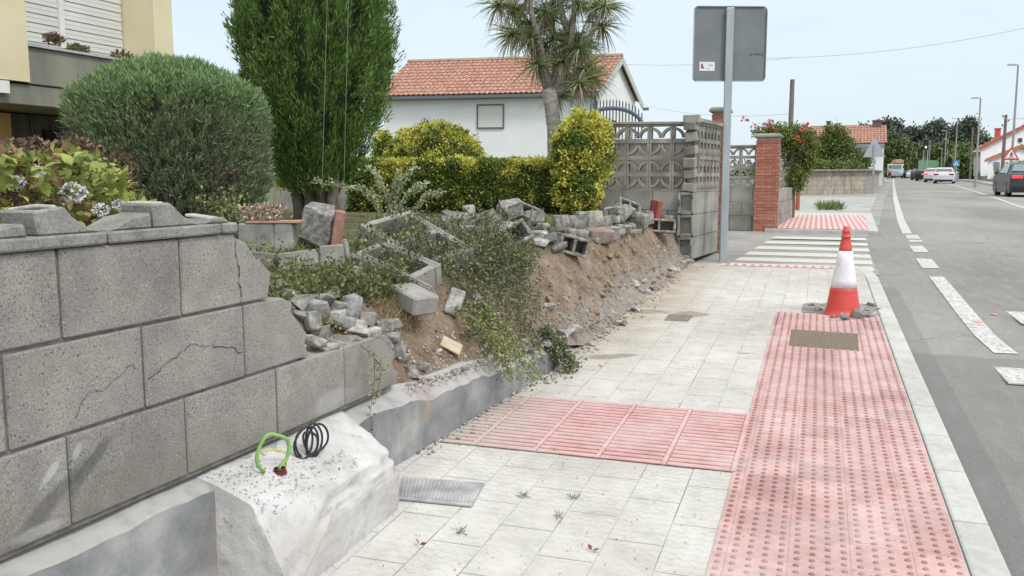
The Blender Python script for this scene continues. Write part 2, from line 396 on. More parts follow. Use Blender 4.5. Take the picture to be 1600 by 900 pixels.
# spray paint marks
q = NT('spray_paint', rough=.8); q.color(q.mix(q.ramp(q.noise(30), [(.42, 0.), (.55, 1.)]), (.62,.60,.57), (.85,.22,.12))); SPR = q.m
mb = MB()
for px, py, r_ in ((1527, 504, .045), (1552, 492, .03)):
    g = G(px, py, -.085); mb.lathe([(r_, 0), (r_*.7, .003)], (g.x, g.y, H(g.y)-.0775), 12)
struct(obj('spray_paint_mark', mb, SPR))

# ---- pavement
q = NT('pavement_tile', rough=.85)
x, y, z = q.xyz()
dust = q.noise(1.1, 6, rough=.6); spot = q.noise(9, 5, rough=.7)
vec = q.comb(y, q.math('ADD', x, .30*1.0+2.02))
br = q.brick(vec, .41, .205, .0035, .5, (1,1,1), (.86,.86,.86), (.0,.0,.0), .2)
base = q.ramp(dust, [(.30, (.42,.408,.372)), (.48, (.53,.518,.485)), (.70, (.62,.61,.58))])
c = q.mix(1, base, q.ramp(spot, [(.3, .82), (.5, 1.0), (.68, 1.08)]), 'MULTIPLY')
c = q.mix(.35, c, br[0], 'MULTIPLY')
# joints: dark hairlines across, pale mortar along the walking direction
fx = q.math('FRACT', q.math('DIVIDE', q.math('ADD', x, 2.32), .205)); dx = q.math('MINIMUM', fx, q.math('SUBTRACT', 1, fx))
lng = q.math('LESS_THAN', dx, .026); lngd = q.math('LESS_THAN', dx, .012)
br2 = q.brick(vec, .41, .205, .0035, .5, (0,0,0), (0,0,0), (1,1,1), .0)[0]
c = q.mix(q.math('MULTIPLY', br2, .38), c, (.20,.19,.17))
c = q.mix(q.math('MULTIPLY', lng, .5), c, (.58,.57,.55))
nj = q.noise(5, 4); c = q.mix(q.math('MULTIPLY', lngd, q.ramp(nj, [(.45, 0.), (.6, .8)])), c, (.22,.21,.19))
# scalloped relief
sx = q.math('ABSOLUTE', q.math('SINE', q.math('MULTIPLY', x, PI/.051)))
row = q.math('FRACT', q.math('ADD', q.math('DIVIDE', y, .046), q.math('MULTIPLY', sx, .42)))
grv = q.math('LESS_THAN', row, .2)
rag = q.ramp(q.noise(60, 3), [(.38, .15), (.56, 1.)])
fade = q.ramp(q.noise(1.7, 3), [(.35, .2), (.65, 1.0)])
gm = q.math('MULTIPLY', q.math('MULTIPLY', grv, rag), fade)
c = q.mix(q.math('MULTIPLY', gm, .42), c, (.24,.23,.21))
# soil washed over the tiles towards the bank and the far end
soil = q.math('MULTIPLY', q.ramp(q.noise(1.6, 6, rough=.65), [(.40, 0.), (.62, 1.)]), q.ramp(q.math('DIVIDE', y, 12), [(.35, 0.), (.98, 1.0)]))
c = q.mix(q.math('MULTIPLY', soil, .55), c, (.36,.31,.24))
edge = q.math('MULTIPLY', q.ramp(q.math('DIVIDE', q.math('SUBTRACT', -.75, x), .8), [(.2, 0.), (.85, 1.)]), q.ramp(q.math('DIVIDE', y, 12), [(.4, 0.), (.6, 1.)]))
c = q.mix(q.math('MULTIPLY', edge, q.ramp(q.noise(4, 6), [(.35, .3), (.6, .9)])), c, (.34,.28,.21))
for (sx_, sy_, ra, rb, ang) in ((-1.42, 7.75, .26, .13, 0), (-1.0, 7.7, .16, .2, 0), (-1.3, 5.95, .2, .09, .6), (-.45, 6.3, .05, .02, 0)):
    ddx = q.math('DIVIDE', q.math('SUBTRACT', x, sx_), ra); ddy = q.math('DIVIDE', q.math('SUBTRACT', y, q.math('ADD', sy_, q.math('MULTIPLY', q.math('SUBTRACT', x, sx_), ang))), rb)
    r2 = q.math('ADD', q.math('ADD', q.math('MULTIPLY', ddx, ddx), q.math('MULTIPLY', ddy, ddy)), q.math('MULTIPLY', q.math('SUBTRACT', spot, .5), 2.2))
    c = q.mix(q.math('MULTIPLY', q.ramp(r2, [(.45, 1.), (1., 0.)]), .75), c, (.24,.20,.155))
q.color(c)
hgt = q.math('SUBTRACT', 1, q.math('ADD', q.math('MULTIPLY', gm, .6), q.math('MULTIPLY', br2, 1.0)))
b1 = q.bump(hgt, .004, .55); q.bump(q.noise(120, 5, rough=.7), .003, .5, b1)
PAVE = q.m
def pave_x0(y): return face_x(y)-.12 if y < 11.6 else -1.5
mb = MB(); yy = list(np.arange(-.5, 11.25, .5))+[11.3]
mb.add([p for y_ in yy for p in ((pave_x0(y_), y_, H(y_)), (.525, y_, H(y_)))], [(2*i, 2*i+1, 2*i+3, 2*i+2) for i in range(len(yy)-1)])
mb.add([(-1.5, 11.3, H(11.3)), (.525, 11.3, H(11.3)), (.525, 11.5, H(11.5)-.085), (-1.5, 11.5, H(11.5)-.085)], [(0,1,2,3)])
struct(obj('pavement', mb, PAVE))

# ---- pink tactile strip with real domes
def pinkmat(name, hi, lo, fadeleft=False):
    q = NT(name, rough=.8); x, y, z = q.xyz()
    a = q.noise(2.0, 7, q.comb(x, q.math('MULTIPLY', y, 1.15)), .65); b_ = q.noise(14, 5, rough=.7)
    c = q.ramp(a, [(.30, lo), (.46, hi), (.60, tuple(lerp(hi[i], (.58,.47,.46)[i], .35) for i in range(3))), (.78, (.56,.46,.455))])
    c = q.mix(1, c, q.ramp(b_, [(.3, .84), (.6, 1.08)]), 'MULTIPLY')
    tone = q.brick(q.comb(y, q.math('ADD', x, 2.305)), .205, .205, .002, 0, (1,1,1), (.80,.78,.78), (.45,.4,.38), .1)[0]
    if not fadeleft:
        c = q.mix(.45, c, tone, 'MULTIPLY')
        wn = q.n.new('ShaderNodeTexWhiteNoise'); wn.noise_dimensions = '2D'; q.l.new(q.comb(q.math('FLOOR', q.math('DIVIDE', q.math('ADD', x, 2.305), .20625)), q.math('FLOOR', q.math('DIVIDE', y, .2052))), wn.inputs['Vector'])
        c = q.mix(1, c, q.ramp(wn.outputs['Value'], [(0., (.86,.84,.84)), (.55, (1.,1.,1.)), (1., (1.06,1.09,1.10))]), 'MULTIPLY')
        grime = q.ramp(q.noise(6, 7, rough=.75), [(.52, 0.), (.68, .35)]); c = q.mix(grime, c, (.33,.27,.24))
    if fadeleft:
        f = q.ramp(q.math('ADD', q.math('DIVIDE', q.math('ADD', x, 1.85), .75), q.math('MULTIPLY', q.math('SUBTRACT', b_, .5), .35)), [(.25, 1.), (.95, 0.)])
        c = q.mix(q.math('MULTIPLY', f, .8), c, (.46,.43,.39) if 'groove' not in name else (.27,.24,.20))
    q.color(c); q.bump(b_, .003, .5); return q.m
PINK = pinkmat('pink_tile', (.54,.355,.345), (.43,.27,.262)); PINKD = pinkmat('pink_dome', (.38,.20,.195), (.28,.135,.13))
PINKR = pinkmat('pink_ribbed', (.56,.36,.355), (.48,.27,.27), True); PINKRV = pinkmat('pink_groove', (.26,.10,.10), (.20,.075,.075), True)
mb = MB(); X0, X1, W4 = -.305, .52, .825/4
yy = [0.2, 2, 4, 6, 8.02]
mb.add([p for y_ in yy for p in ((X0, y_, H(y_)+.004), (X1, y_, H(y_)+.004))], [(2*i, 2*i+1, 2*i+3, 2*i+2) for i in range(len(yy)-1)])
struct(obj('tactile_paving', mb, PINK))
V = []; F = []
n8 = 10; ang = np.arange(n8)*2*PI/n8
ringA = np.stack([np.cos(ang)*.0115, np.sin(ang)*.0115, np.zeros(n8)+.0035], 1); ringB = np.stack([np.cos(ang)*.0075, np.sin(ang)*.0075, np.zeros(n8)+.0095], 1)
o = 0
for i in range(16):
    cx = X0+W4/8+(i+0.0)*W4/4
    for j in range(int((8.0-1.8)/.0513)):
        cy = 8.0-.0256-j*.0513
        if -.165 < cx < .325 and 6.60 < cy < 7.24: continue
        c0 = np.array([cx+random.uniform(-1,1)*.001, cy, H(cy)])
        V.append(ringA+c0); V.append(ringB+c0)
        k = np.arange(n8); F += [(o+a, o+(a+1) % n8, o+n8+(a+1) % n8, o+n8+a) for a in k]; F += [(o+n8, o+n8+m_, o+n8+m_+1, o+n8+m_+1) for m_ in range(1, 1)]
        F.append(tuple(o+n8+a for a in range(n8))); o += 2*n8
me = bpy.data.meshes.new('tactile_domes'); me.from_pydata(np.concatenate(V).tolist(), [], F); me.update()
struct(finish('tactile_domes', me, PINKD, None, False))
# ribbed cross band
mb = MB(); bx0 = lambda y: face_x(y)+.02
mb.add([(bx0(3.9), 3.9, H(3.9)+.004), (-.305, 3.9, H(3.9)+.004), (-.305, 4.82, H(4.82)+.004), (bx0(4.82), 4.82, H(4.82)+.004)], [(0,1,2,3)], 1)
nr = 17
for j in range(nr):
    y0 = 3.9+.92*(j+.2)/nr; y1 = y0+.92/nr*.52
    for i in range(5):
        xr = -.305-i*.305-.012; xl = xr-.281
        xl = max(xl, bx0(y0)+.01)
        if xr-xl < .02: continue
        h0, h1 = H(y0)+.004, H(y1)+.004
        mb.add([(xl,y0,h0),(xr,y0,h0),(xr,y1,h1),(xl,y1,h1),(xl+.004,y0+.006,h0+.006),(xr-.004,y0+.006,h0+.006),(xr-.004,y1-.006,h1+.006),(xl+.004,y1-.006,h1+.006)],
               [(4,5,6,7),(0,1,5,4),(1,2,6,5),(2,3,7,6),(3,0,4,7)], 0)
for i in range(5):   # plain rims between tiles
    xr = -.305-i*.305; mb.box((xr, 4.36, H(4.36)+.006), (.02, .92, .006), (math.atan(SL), 0, 0), 0)
struct(obj('tactile_paving', mb, [PINKR, PINKRV]))

# ---- kerb of separate stones
q = NT('kerb_stone', rough=.8); c = q.ramp(q.noise(3, 6), [(.35, (.43,.435,.41)), (.65, (.54,.545,.52))]); c = q.mix(1, c, q.ramp(q.noise(25, 5, rough=.7), [(.3, .85), (.6, 1.04)]), 'MULTIPLY'); q.color(c); q.bump(q.noise(60, 6), .004, .4); KERB = q.m
mb = MB(); ky = [.5, 1.1, 1.75, 2.45, 3.1, 3.62, 4.2, 4.72, 5.25, 5.9, 6.4, 7.05, 7.6, 8.15, 8.7, 9.4, 10.0, 10.5]
def stone(a, b, xa, xb, xa2=None, xb2=None):
    xa2 = xa if xa2 is None else xa2; xb2 = xb if xb2 is None else xb2
    g = .004; P = [(xa, a+g), (xb, a+g), (xb2, b-g), (xa2, b-g)]
    top = [(p[0], p[1], H(p[1])+.006) for p in P]; bot = [(p[0], p[1], H(p[1])-.14) for p in P]
    mb.add(bot+top, [(4,5,6,7),(0,1,5,4),(1,2,6,5),(2,3,7,6),(3,0,4,7)])
for a, b in zip(ky, ky[1:]): stone(a, b, .528, .655)
stone(10.5, 10.9, .528, .655, .50, .63); stone(10.9, 11.25, .50, .63, .44, .585); 
struct(obj('kerb', mb, KERB, bevel=.012, seg=2))

# ---- zebra ramp between the gate walls
q = NT('zebra_paint', rough=.8); w = q.ramp(q.noise(16, 6, rough=.7), [(.32, 0.), (.44, 1.)]); q.color(q.mix(w, (.34,.325,.29), (.56,.55,.50))); ZP = q.m
mb = MB()
for i, yb in enumerate((11.62, 12.30, 13.02, 13.83, 14.66, 15.5)):
    xl = float(np.interp(yb, [11.6, 16], [-1.1, -.68])); 
    a, b = yb, yb+.42
    mb.add([(xl, a, H(a)-.074), (.68+.018*i, a, H(a)-.074), (.68+.018*i, b, H(b)-.074), (xl+.05, b, H(b)-.074)], [(0,1,2,3)])
struct(obj('zebra_crossing', mb, ZP))
mb = MB(); mb.add([(-1.1, 11.32, H(11.32)+.004), (.45, 11.32, H(11.32)+.004), (.45, 11.12, H(11.12)+.004), (-1.1, 11.12, H(11.12)+.004)], [(3,2,1,0)])
q = NT('pink_far', rough=.8); x, y, z = q.xyz(); fr = q.math('FRACT', q.math('MULTIPLY', x, 1/.1))
q.color(q.mix(q.math('GREATER_THAN', fr, .55), q.mix(q.ramp(q.noise(6), [(.4, 0.), (.6, .6)]), (.66,.44,.42), (.66,.6,.55)), (.50,.26,.25))); PF = q.m
struct(obj('tactile_paving', mb, PF))
# far island pavement with pink tiles and pale rim
mb = MB()
def slab(x0, x1, y0, y1, dz, t, mi, xs=0): 
    mb.add([(x0, y0, H(y0)+dz-t), (x1, y0, H(y0)+dz-t), (x1+xs, y1, H(y1)+dz-t), (x0, y1, H(y1)+dz-t), (x0, y0, H(y0)+dz), (x1, y0, H(y0)+dz), (x1+xs, y1, H(y1)+dz), (x0, y1, H(y1)+dz)], [(4,5,6,7),(0,1,5,4),(1,2,6,5),(2,3,7,6),(3,0,4,7)], mi)
slab(-.9, 1.02, 16.9, 24.0, -.02, .12, 0, .25)
mb.add([(-.68, 17.1, H(17.1)-.012), (.86, 17.1, H(17.1)-.012), (1.05, 22.6, H(22.6)-.012), (-.72, 22.6, H(22.6)-.012)], [(0,1,2,3)], 1)
struct(obj('pavement', mb, [KERB, PF], bevel=0))
mb = MB(); mb.add([(-4.2, 23.9, H(24)-.074), (1.2, 23.9, H(24)-.074), (2.3, 40.5, H(40.5)-.074), (-4.2, 40.5, H(40.5)-.074)], [(0,1,2,3)])
struct(obj('path', mb, mat('driveway_concrete', (.32,.32,.30), (.42,.42,.40), 1.2, bump=.2, bscale=20)))

# ---- garden earth
q = NT('garden_soil', rough=.95)
x, y, z = q.xyz()
c = q.ramp(q.noise(7, 8, rough=.7), [(.30, (.12,.085,.06)), (.46, (.24,.175,.125)), (.60, (.33,.25,.185)), (.75, (.42,.36,.30))])
peb = q.n.new('ShaderNodeTexVoronoi'); peb.inputs['Scale'].default_value = 38; q.l.new(q.co, peb.inputs['Vector'])
c = q.mix(q.math('MULTIPLY', q.math('LESS_THAN', peb.outputs['Distance'], .3), q.ramp(q.noise(11), [(.5, 0.), (.62, .7)])), c, (.36,.35,.33))
lowb = q.ramp(q.math('ADD', q.math('SUBTRACT', z, q.math('MULTIPLY', y, .0285)), q.math('MULTIPLY', q.noise(5, 6, rough=.7), .25)), [(.24, 1.), (.40, 0.)])
c = q.mix(q.math('MULTIPLY', lowb, .75), c, q.ramp(q.noise(22, 7, rough=.75), [(.35, (.15,.135,.115)), (.5, (.30,.28,.25)), (.66, (.46,.44,.41))]))
gr = q.math('MULTIPLY', q.ramp(z, [(.74, 0.), (.84, 1.)]), q.ramp(q.noise(3.1, 5), [(.36, .2), (.55, 1.)]))
c = q.mix(gr, c, (.10,.115,.05)); q.color(c)
b1 = q.bump(q.noise(26, 9, rough=.75), .03, .8); q.bump(q.math('SUBTRACT', 1, peb.outputs['Distance']), .008, .5, b1)
SOIL = q.m
xs = [face_x(5)+.02-.0*i for i in range(1)]
us = [-.13, -.08, -.02]+[.04*i for i in range(1, 22)]+[.9+.12*i for i in range(12)]+[2.5, 3, 4, 5.5, 8, 12, 18]
ysg = list(np.arange(1.0, 2.6, .2))+list(np.arange(2.6, 11.68, .05))+[11.68]
vs = []; fs = []
for i, y_ in enumerate(ysg):
    for u in us:
        tb_ = min(1, max(0, (y_-5.8)/.6)); X = face_x(y_)-.09-lerp(max(u, -.02), u, tb_); z_ = GZ(X, y_)
        if u < -.05: z_ = lerp(foot_top(y_)-.06, H(y_)+.014*(1+noise.noise(Vector((X*9, y_*9, 0))))*(1 if u > -.1 else -1), tb_)
        vs.append((X, y_, z_))
    if i:
        for k in range(len(us)-1): a = (i-1)*len(us)+k; fs.append((a, a+len(us), a+len(us)+1, a+1))
mb = MB(); mb.add(vs, fs); struct(obj('garden_ground', mb, SOIL, smooth=True))
mb = MB(); mb.add([(-45, -2, .80), (-13, -2, .80), (-13, 11.7, .90), (-2.8, 11.7, .88), (-1.6, 11.7, .5), (-1.6, 12.5, .5), (-2.8, 16, .60), (-3, 60, .7), (-60, 60, .7)], [(0,1,2,3,4,5,6,7,8)]); struct(obj('lawn', mb, mat('lawn', (.07,.09,.035), (.14,.15,.07), 3, bump=.5, bscale=30)))

# ---- concrete footing (its own body)
t = thing('concrete_footing', 'long low pale concrete footing running along the inner pavement edge under the broken wall', 'footing', (-1.76, 3.4, H(3.4)))
mb = MB(); yy = list(np.arange(.6, 7.3, .06)); vs = []; fs = []
for i, y_ in enumerate(yy):
    f = face_x(y_); zt = foot_top(y_); zz = H(y_)-.25
    brk = max(0, y_-4.9)*.0; n1 = noise.noise(Vector((y_*5, 1, 0)))*.018+noise.noise(Vector((y_*17, 1, 0)))*.014; n2 = (noise.noise(Vector((y_*4, 7, 0)))*.03+noise.noise(Vector((y_*19, 7, 0)))*.02)*(1 if y_ > 3.2 else .4)
    if y_ > 5.6: zt -= (y_-5.6)*.22
    zl = zt-.028-.03*min(1, max(0, y_-2.9)); vs += [(f+n1*.25, y_, zz), (f+n1*.3, y_, lerp(H(y_), zl, .6)), (f+n1*.8, y_, zl-.004+n2), (f-.006+n1*.8, y_, zl+n2), (f-.10, y_, zt+n2*.5+.012), (f-.40, y_, zt+.015), (f-.40, y_, zz)]
    if i:
        a = (i-1)*7; fs += [(a+k, a+7+k, a+8+k, a+1+k) for k in range(6)]
mb.add(vs, fs)
q = NT('footing_mat', rough=.85); x, y, z = q.xyz()
c = q.ramp(q.noise(5, 7, rough=.6), [(.33, (.19,.195,.205)), (.5, (.27,.275,.28)), (.68, (.40,.40,.39))])
gn = q.n.new('ShaderNodeNewGeometry'); nzz = q.xyz(gn.outputs['Normal'])[2]
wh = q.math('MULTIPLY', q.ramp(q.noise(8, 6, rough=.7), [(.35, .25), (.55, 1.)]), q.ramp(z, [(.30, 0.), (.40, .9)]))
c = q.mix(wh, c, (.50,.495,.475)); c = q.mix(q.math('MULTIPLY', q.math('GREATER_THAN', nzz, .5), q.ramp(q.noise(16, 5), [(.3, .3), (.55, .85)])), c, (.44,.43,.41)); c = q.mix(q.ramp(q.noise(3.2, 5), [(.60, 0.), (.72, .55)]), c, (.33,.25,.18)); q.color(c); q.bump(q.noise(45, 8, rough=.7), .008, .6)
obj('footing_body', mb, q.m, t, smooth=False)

# =================================================================== NEAR BROKEN BLOCK WALL
q = NT('block_face', rough=.95)
big = q.ramp(q.noise(3.0, 5), [(.35, (.27,.258,.236)), (.65, (.365,.35,.322))])
gr = q.noise(150, 4, rough=.75); c = q.mix(1, big, q.ramp(gr, [(.33, .45), (.45, .92), (.6, 1.12), (.72, 1.5)]), 'MULTIPLY')
vo = q.n.new('ShaderNodeTexVoronoi'); vo.inputs['Scale'].default_value = 75; q.l.new(q.co, vo.inputs['Vector'])
sc_ = q.n.new('ShaderNodeSeparateColor'); q.l.new(vo.outputs['Color'], sc_.inputs[0])
fl = q.math('MULTIPLY', q.math('LESS_THAN', vo.outputs['Distance'], .2), q.math('GREATER_THAN', sc_.outputs[0], .80)); c = q.mix(q.math('MULTIPLY', fl, .7), c, (.56,.55,.53))
fd = q.math('MULTIPLY', q.math('LESS_THAN', vo.outputs['Distance'], .22), q.math('LESS_THAN', sc_.outputs[1], .09)); c = q.mix(q.math('MULTIPLY', fd, .7), c, (.08,.075,.07))
x, y, z = q.xyz()
# scuffs: two dark diagonal rubs and white plaster smears near the bottom left
def blob(cx, cz, rx, rz_, slope):
    dz_ = q.math('SUBTRACT', q.math('SUBTRACT', z, cz), q.math('MULTIPLY', q.math('SUBTRACT', x, cx), slope))
    a = q.math('DIVIDE', q.math('SUBTRACT', x, cx), rx); b_ = q.math('DIVIDE', dz_, rz_)
    r2 = q.math('ADD', q.math('ADD', q.math('MULTIPLY', a, a), q.math('MULTIPLY', b_, b_)), q.math('MULTIPLY', q.math('SUBTRACT', q.noise(13, 5), .5), 1.6)); return q.ramp(r2, [(.3, 1.), (1.1, 0.)])
WALL_X0, WALL_Y0, WK = -1.90, 1.61, .05
SC = [(.27+.02, .60, .10, .03, .75), (.14, .53, .17, .035, .6)]
for a in SC: c = q.mix(q.math('MULTIPLY', blob(*a), .6), c, (.09,.09,.095))
for a in ((.165, .625, .045, .018, .8), (.255, .655, .02, .022, .6), (1.5, .50, .18, .05, 0), (.12, .48, .1, .02, 0)): c = q.mix(q.math('MULTIPLY', blob(*a), .65), c, (.55,.55,.55))
dirt = q.ramp(q.math('ADD', z, q.math('MULTIPLY', q.noise(4), .2)), [(.52, .6), (.72, 0.)]); c = q.mix(dirt, c, (.22,.205,.175))
gi = q.n.new('ShaderNodeNewGeometry'); c = q.mix(1, c, q.ramp(gi.outputs['Random Per Island'], [(0., .90), (1., 1.08)]), 'MULTIPLY'); c = q.mix(1, c, q.ramp(q.noise(7, 6, rough=.7), [(.3, .82), (.6, 1.06)]), 'MULTIPLY')
q.color(c); b1 = q.bump(gr, .006, .8); q.bump(q.math('SUBTRACT', 1, q.math('MULTIPLY', fd, 1)), .006, .6, b1); BLK = q.m
MORT = mat('mortar', (.13,.12,.108), (.225,.21,.19), 20, bump=.6, bscale=80)
wall = thing('broken_block_wall', 'near grey concrete block wall, its far end smashed into steps and its top row broken off', 'wall', (WALL_X0, WALL_Y0, 0), math.atan2(1, WK))
def wy(Y): return (Y-WALL_Y0)*math.sqrt(1+WK*WK)
rows = [(.455, .703, [0.0, .46, .92, 1.38, 1.834, 2.285, 2.754, 3.21, 3.60], [(3.21,.455),(3.63,.455),(3.66,.50),(3.60,.55),(3.63,.60),(3.55,.66),(3.44,.703),(3.21,.703)]),
        (.713, .958, [.28, .74, 1.20, 1.66, 2.12, 2.582, 2.9], [(2.582,.713),(2.96,.713),(2.93,.76),(2.95,.80),(2.90,.85),(2.85,.90),(2.86,.93),(2.80,.958),(2.582,.958)]),
        (.968, 1.208, [.46, .92, 1.385, 1.842, 2.289], [(2.289,.968),(2.715,.968),(2.73,1.02),(2.74,1.055),(2.70,1.09),(2.66,1.11),(2.61,1.17),(2.56,1.19),(2.545,1.208),(2.289,1.208)])]
mb = MB()
for z0, z1, js, last in rows:
    for a, b in zip(js, js[1:]):
        if last and abs(b-js[-1]) < .001 and abs(a-last[0][0]) < .001: continue
        j = random.uniform(-.002, .002)
        mb.box(((wy(a)+wy(b))/2, .10+j, (z0+z1)/2), (wy(b)-wy(a)-.008, .2, z1-z0), (0, random.uniform(-.004,.004), random.uniform(-.004, .004)))
    mb.prism([(wy(a)+.004, b) for a, b in last], .0, .2)
obj('block_courses', mb, BLK, wall, bevel=.005, local=True)
mb = MB(); mb.prism([(wy(.2), .44), (wy(3.6), .44), (wy(3.58), .60), (wy(3.4), .69), (wy(2.9), .70), (wy(2.88), .80), (wy(2.76), .945), (wy(2.68), .96), (wy(2.60), 1.12), (wy(2.52), 1.198), (wy(.5), 1.198)], .010, .19)
obj('mortar_bed', mb, MORT, wall, local=True)
# cracks: thin dark slivers following the broken lines
def crack(pts, w=.0035):
    mb = MB()
    for _ in range(2):
        np_ = [pts[0]]
        for p, q_ in zip(pts, pts[1:]): d_ = math.hypot(q_[0]-p[0], q_[1]-p[1]); np_ += [((p[0]+q_[0])/2+random.uniform(-.16, .16)*d_, (p[1]+q_[1])/2+random.uniform(-.16, .16)*d_), q_]
        pts = np_
    for (a, za), (b, zb) in zip(pts, pts[1:]):
        a, b = wy(a), wy(b); d = Vector((b-a, zb-za)); n_ = Vector((-d.y, d.x)).normalized()*w*random.uniform(.15, .8)
        mb.add([(a-n_.x, -.0035, za-n_.y), (b-n_.x*.7, -.0035, zb-n_.y*.7), (b+n_.x*.7, -.0035, zb+n_.y*.7), (a+n_.x, -.0035, za+n_.y)], [(0,1,2,3)])
    return mb
CRK = mat('crack_dark', (.05,.045,.04))
obj('crack', crack([(2.562,.968),(2.570,1.02),(2.562,1.06),(2.556,1.12),(2.548,1.16),(2.545,1.208)], .004), CRK, wall, local=True)
obj('crack', crack([(2.13,.80),(2.18,.815),(2.21,.835),(2.25,.84),(2.30,.865),(2.33,.87),(2.36,.86),(2.42,.845),(2.50,.83),(2.58,.80)], .0022), CRK, wall, local=True)
obj('crack', crack([(1.86,.75),(1.885,.79),(1.905,.805),(1.96,.80),(1.99,.82),(2.02,.83),(2.055,.855),(2.075,.852),(2.085,.84)], .002), CRK, wall, local=True)
# coping: stumps of a broken-off scalloped screen-block row
q = NT('coping_concrete', rough=.9); c = q.ramp(q.noise(9, 6), [(.35, (.20,.195,.18)), (.65, (.32,.31,.285))]); c = q.mix(1, c, q.ramp(q.noise(120, 3, rough=.8), [(.35, .7), (.6, 1.1)]), 'MULTIPLY'); q.color(c); q.bump(q.noise(70, 6), .006, .6); COP = q.m
BRK = mat('lit_break', (.38,.37,.35), (.58,.57,.54), 20, bump=1.0, bscale=50)
mb = MB()
for a, b in ((.5, .96), (.97, 1.43), (1.44, 2.0), (2.005, 2.47), (2.475, 2.555)):
    mb.box(((wy(a)+wy(b))/2, .06, 1.229), (wy(b)-wy(a)-.003, .15, .034), (0, 0, random.uniform(-.01, .01)))
def stump(cx, w, h, lean, flip=1, top=.03):
    pl = []; n_ = 8
    for i in range(n_+1):
        t_ = i/n_; pl.append((cx-flip*w*(.5-t_*.5), 1.2455+h*(t_**2)))
    pl += [(cx+flip*top, 1.2455+h), (cx+flip*(top+lean), 1.2455)]
    if flip < 0: pl = pl[::-1]
    mb.prism([(wy(p[0]), p[1]) for p in pl], -.005, .125)
for pl, dpt in (([(1.785,1.2455),(1.772,1.312),(1.87,1.320),(1.895,1.290),(1.94,1.262),(2.0,1.2455)], .125), ([(2.01,1.2455),(2.05,1.262),(2.10,1.282),(2.14,1.286),(2.175,1.293),(2.178,1.2455)], .11),
    ([(2.187,1.2455),(2.182,1.318),(2.255,1.320),(2.28,1.302),(2.31,1.277),(2.35,1.258),(2.39,1.2455)], .125), ([(2.40,1.2455),(2.425,1.262),(2.50,1.266),(2.53,1.2455)], .10), ([(1.585,1.2455),(1.64,1.262),(1.70,1.278),(1.745,1.280),(1.752,1.2455)], .10),
    ([(1.30,1.2455),(1.30,1.312),(1.39,1.318),(1.42,1.28),(1.50,1.2455)], .125), ([(1.1,1.2455),(1.18,1.275),(1.28,1.29),(1.29,1.2455)], .1)):
    mb.prism([(wy(a), b) for a, b in pl], -.004, dpt)
obj('broken_coping', mb, COP, wall, bevel=.006, local=True)
mb = MB()
for a, z_, l_ in ((1.822, 1.321, .085), (2.218, 1.324, .06), (2.465, 1.272, .065)):
    mb.box((wy(a), .06, z_-.006), (l_*.8, .10, .012), (random.uniform(-.12,.12), random.uniform(-.15,.15), .05))
obj('lit_break', mb, BRK, wall, bevel=.004, local=True)  # thin plates on the broken tops, their lit look put into the pale colour

# =================================================================== PEDESTAL, CABLES
q = NT('fresh_concrete', rough=.9); c = q.ramp(q.noise(6, 7, rough=.65), [(.30, (.46,.45,.44)), (.46, (.62,.61,.60)), (.66, (.76,.755,.75))])
x, y, z = q.xyz(); c = q.mix(q.ramp(q.noise(22, 6, rough=.75), [(.34, .55), (.42, 0.)]), c, (.30,.30,.29))
c = q.mix(q.math('MULTIPLY', q.ramp(q.noise(3, 4), [(.45, 0.), (.6, .35)]), q.ramp(q.math('SUBTRACT', .25, z), [(0.02, 0.), (.12, 1.)])), c, (.42,.36,.30)); q.color(c)
b1 = q.bump(q.noise(35, 8, rough=.8), .012, .9); FRC = q.m
bm = bmesh.new(); bmesh.ops.create_grid(bm, x_segments=1, y_segments=1, size=1); bm.clear()
x0, x1, y0, y1 = -1.90, -1.53, 2.345, 3.20; nx, ny, nz_ = 26, 50, 22
def pedp(u, v, w):
    X = lerp(x0, x1, u); Y = lerp(y0, y1+.03*(1-u), v); zt = lerp(.425, .285, u**1.3)+.03*math.exp(-((v-.9)/.25)**2)*(1-u)
    Z = lerp(-.05, zt, w)
    # chipped front-left corner and worn right end
    if u > .6 and v < .35: Z = min(Z, zt-.22*max(0, (u-.6)/.4)*max(0, (.35-v)/.35)**.8)
    if v > .86: X -= .10*((v-.86)/.14)**2*u
    p = Vector((X, Y, Z)); d = .006*noise.noise(p*7)+.006*noise.noise(p*30)+.0045*noise.noise(p*75)
    cxx = Vector((X-(x0+x1)/2, (Y-(y0+y1)/2)*.4, Z-.1)); p += cxx.normalized()*d
    if w > .9 and u > .9: p -= Vector((.02, 0, .02))*(1+noise.noise(p*15))
    return p
vs = []; fs = []; mbp = MB()
def patch(fn, n, m):
    o = [fn(i/n, j/m) for i in range(n+1) for j in range(m+1)]
    mbp.add(o, [(i*(m+1)+j, (i+1)*(m+1)+j, (i+1)*(m+1)+j+1, i*(m+1)+j+1) for i in range(n) for j in range(m)])
patch(lambda a, b: pedp(a, b, 1), nx, ny); patch(lambda a, b: pedp(1, a, b), ny, nz_); patch(lambda a, b: pedp(a, 0, b), nx, nz_); patch(lambda a, b: pedp(a, 1, b), nx, nz_)
t = thing('concrete_pedestal', 'white rough concrete block against the wall, cables coming out of its top', 'concrete block', (-1.7, 2.75, H(2.75)))
o_ = obj('pedestal_body', mbp, FRC, t, smooth=True)
mo = G(437, 738, 0, lambda X, Y: lerp(.425, .285, max(0, min(1, (X+1.90)/.365))**1.3))
mb = MB(); 
for k in range(5): mb.lathe([(.026-.002*k, 0), (.026-.002*k, .004), (.020, .004), (.020, 0)], mo+Vector((0, 0, -.004+.004*k)), 18)
obj('conduit_mouth', mb, mat('maroon_plastic', (.16,.04,.04), rough=.5), t)
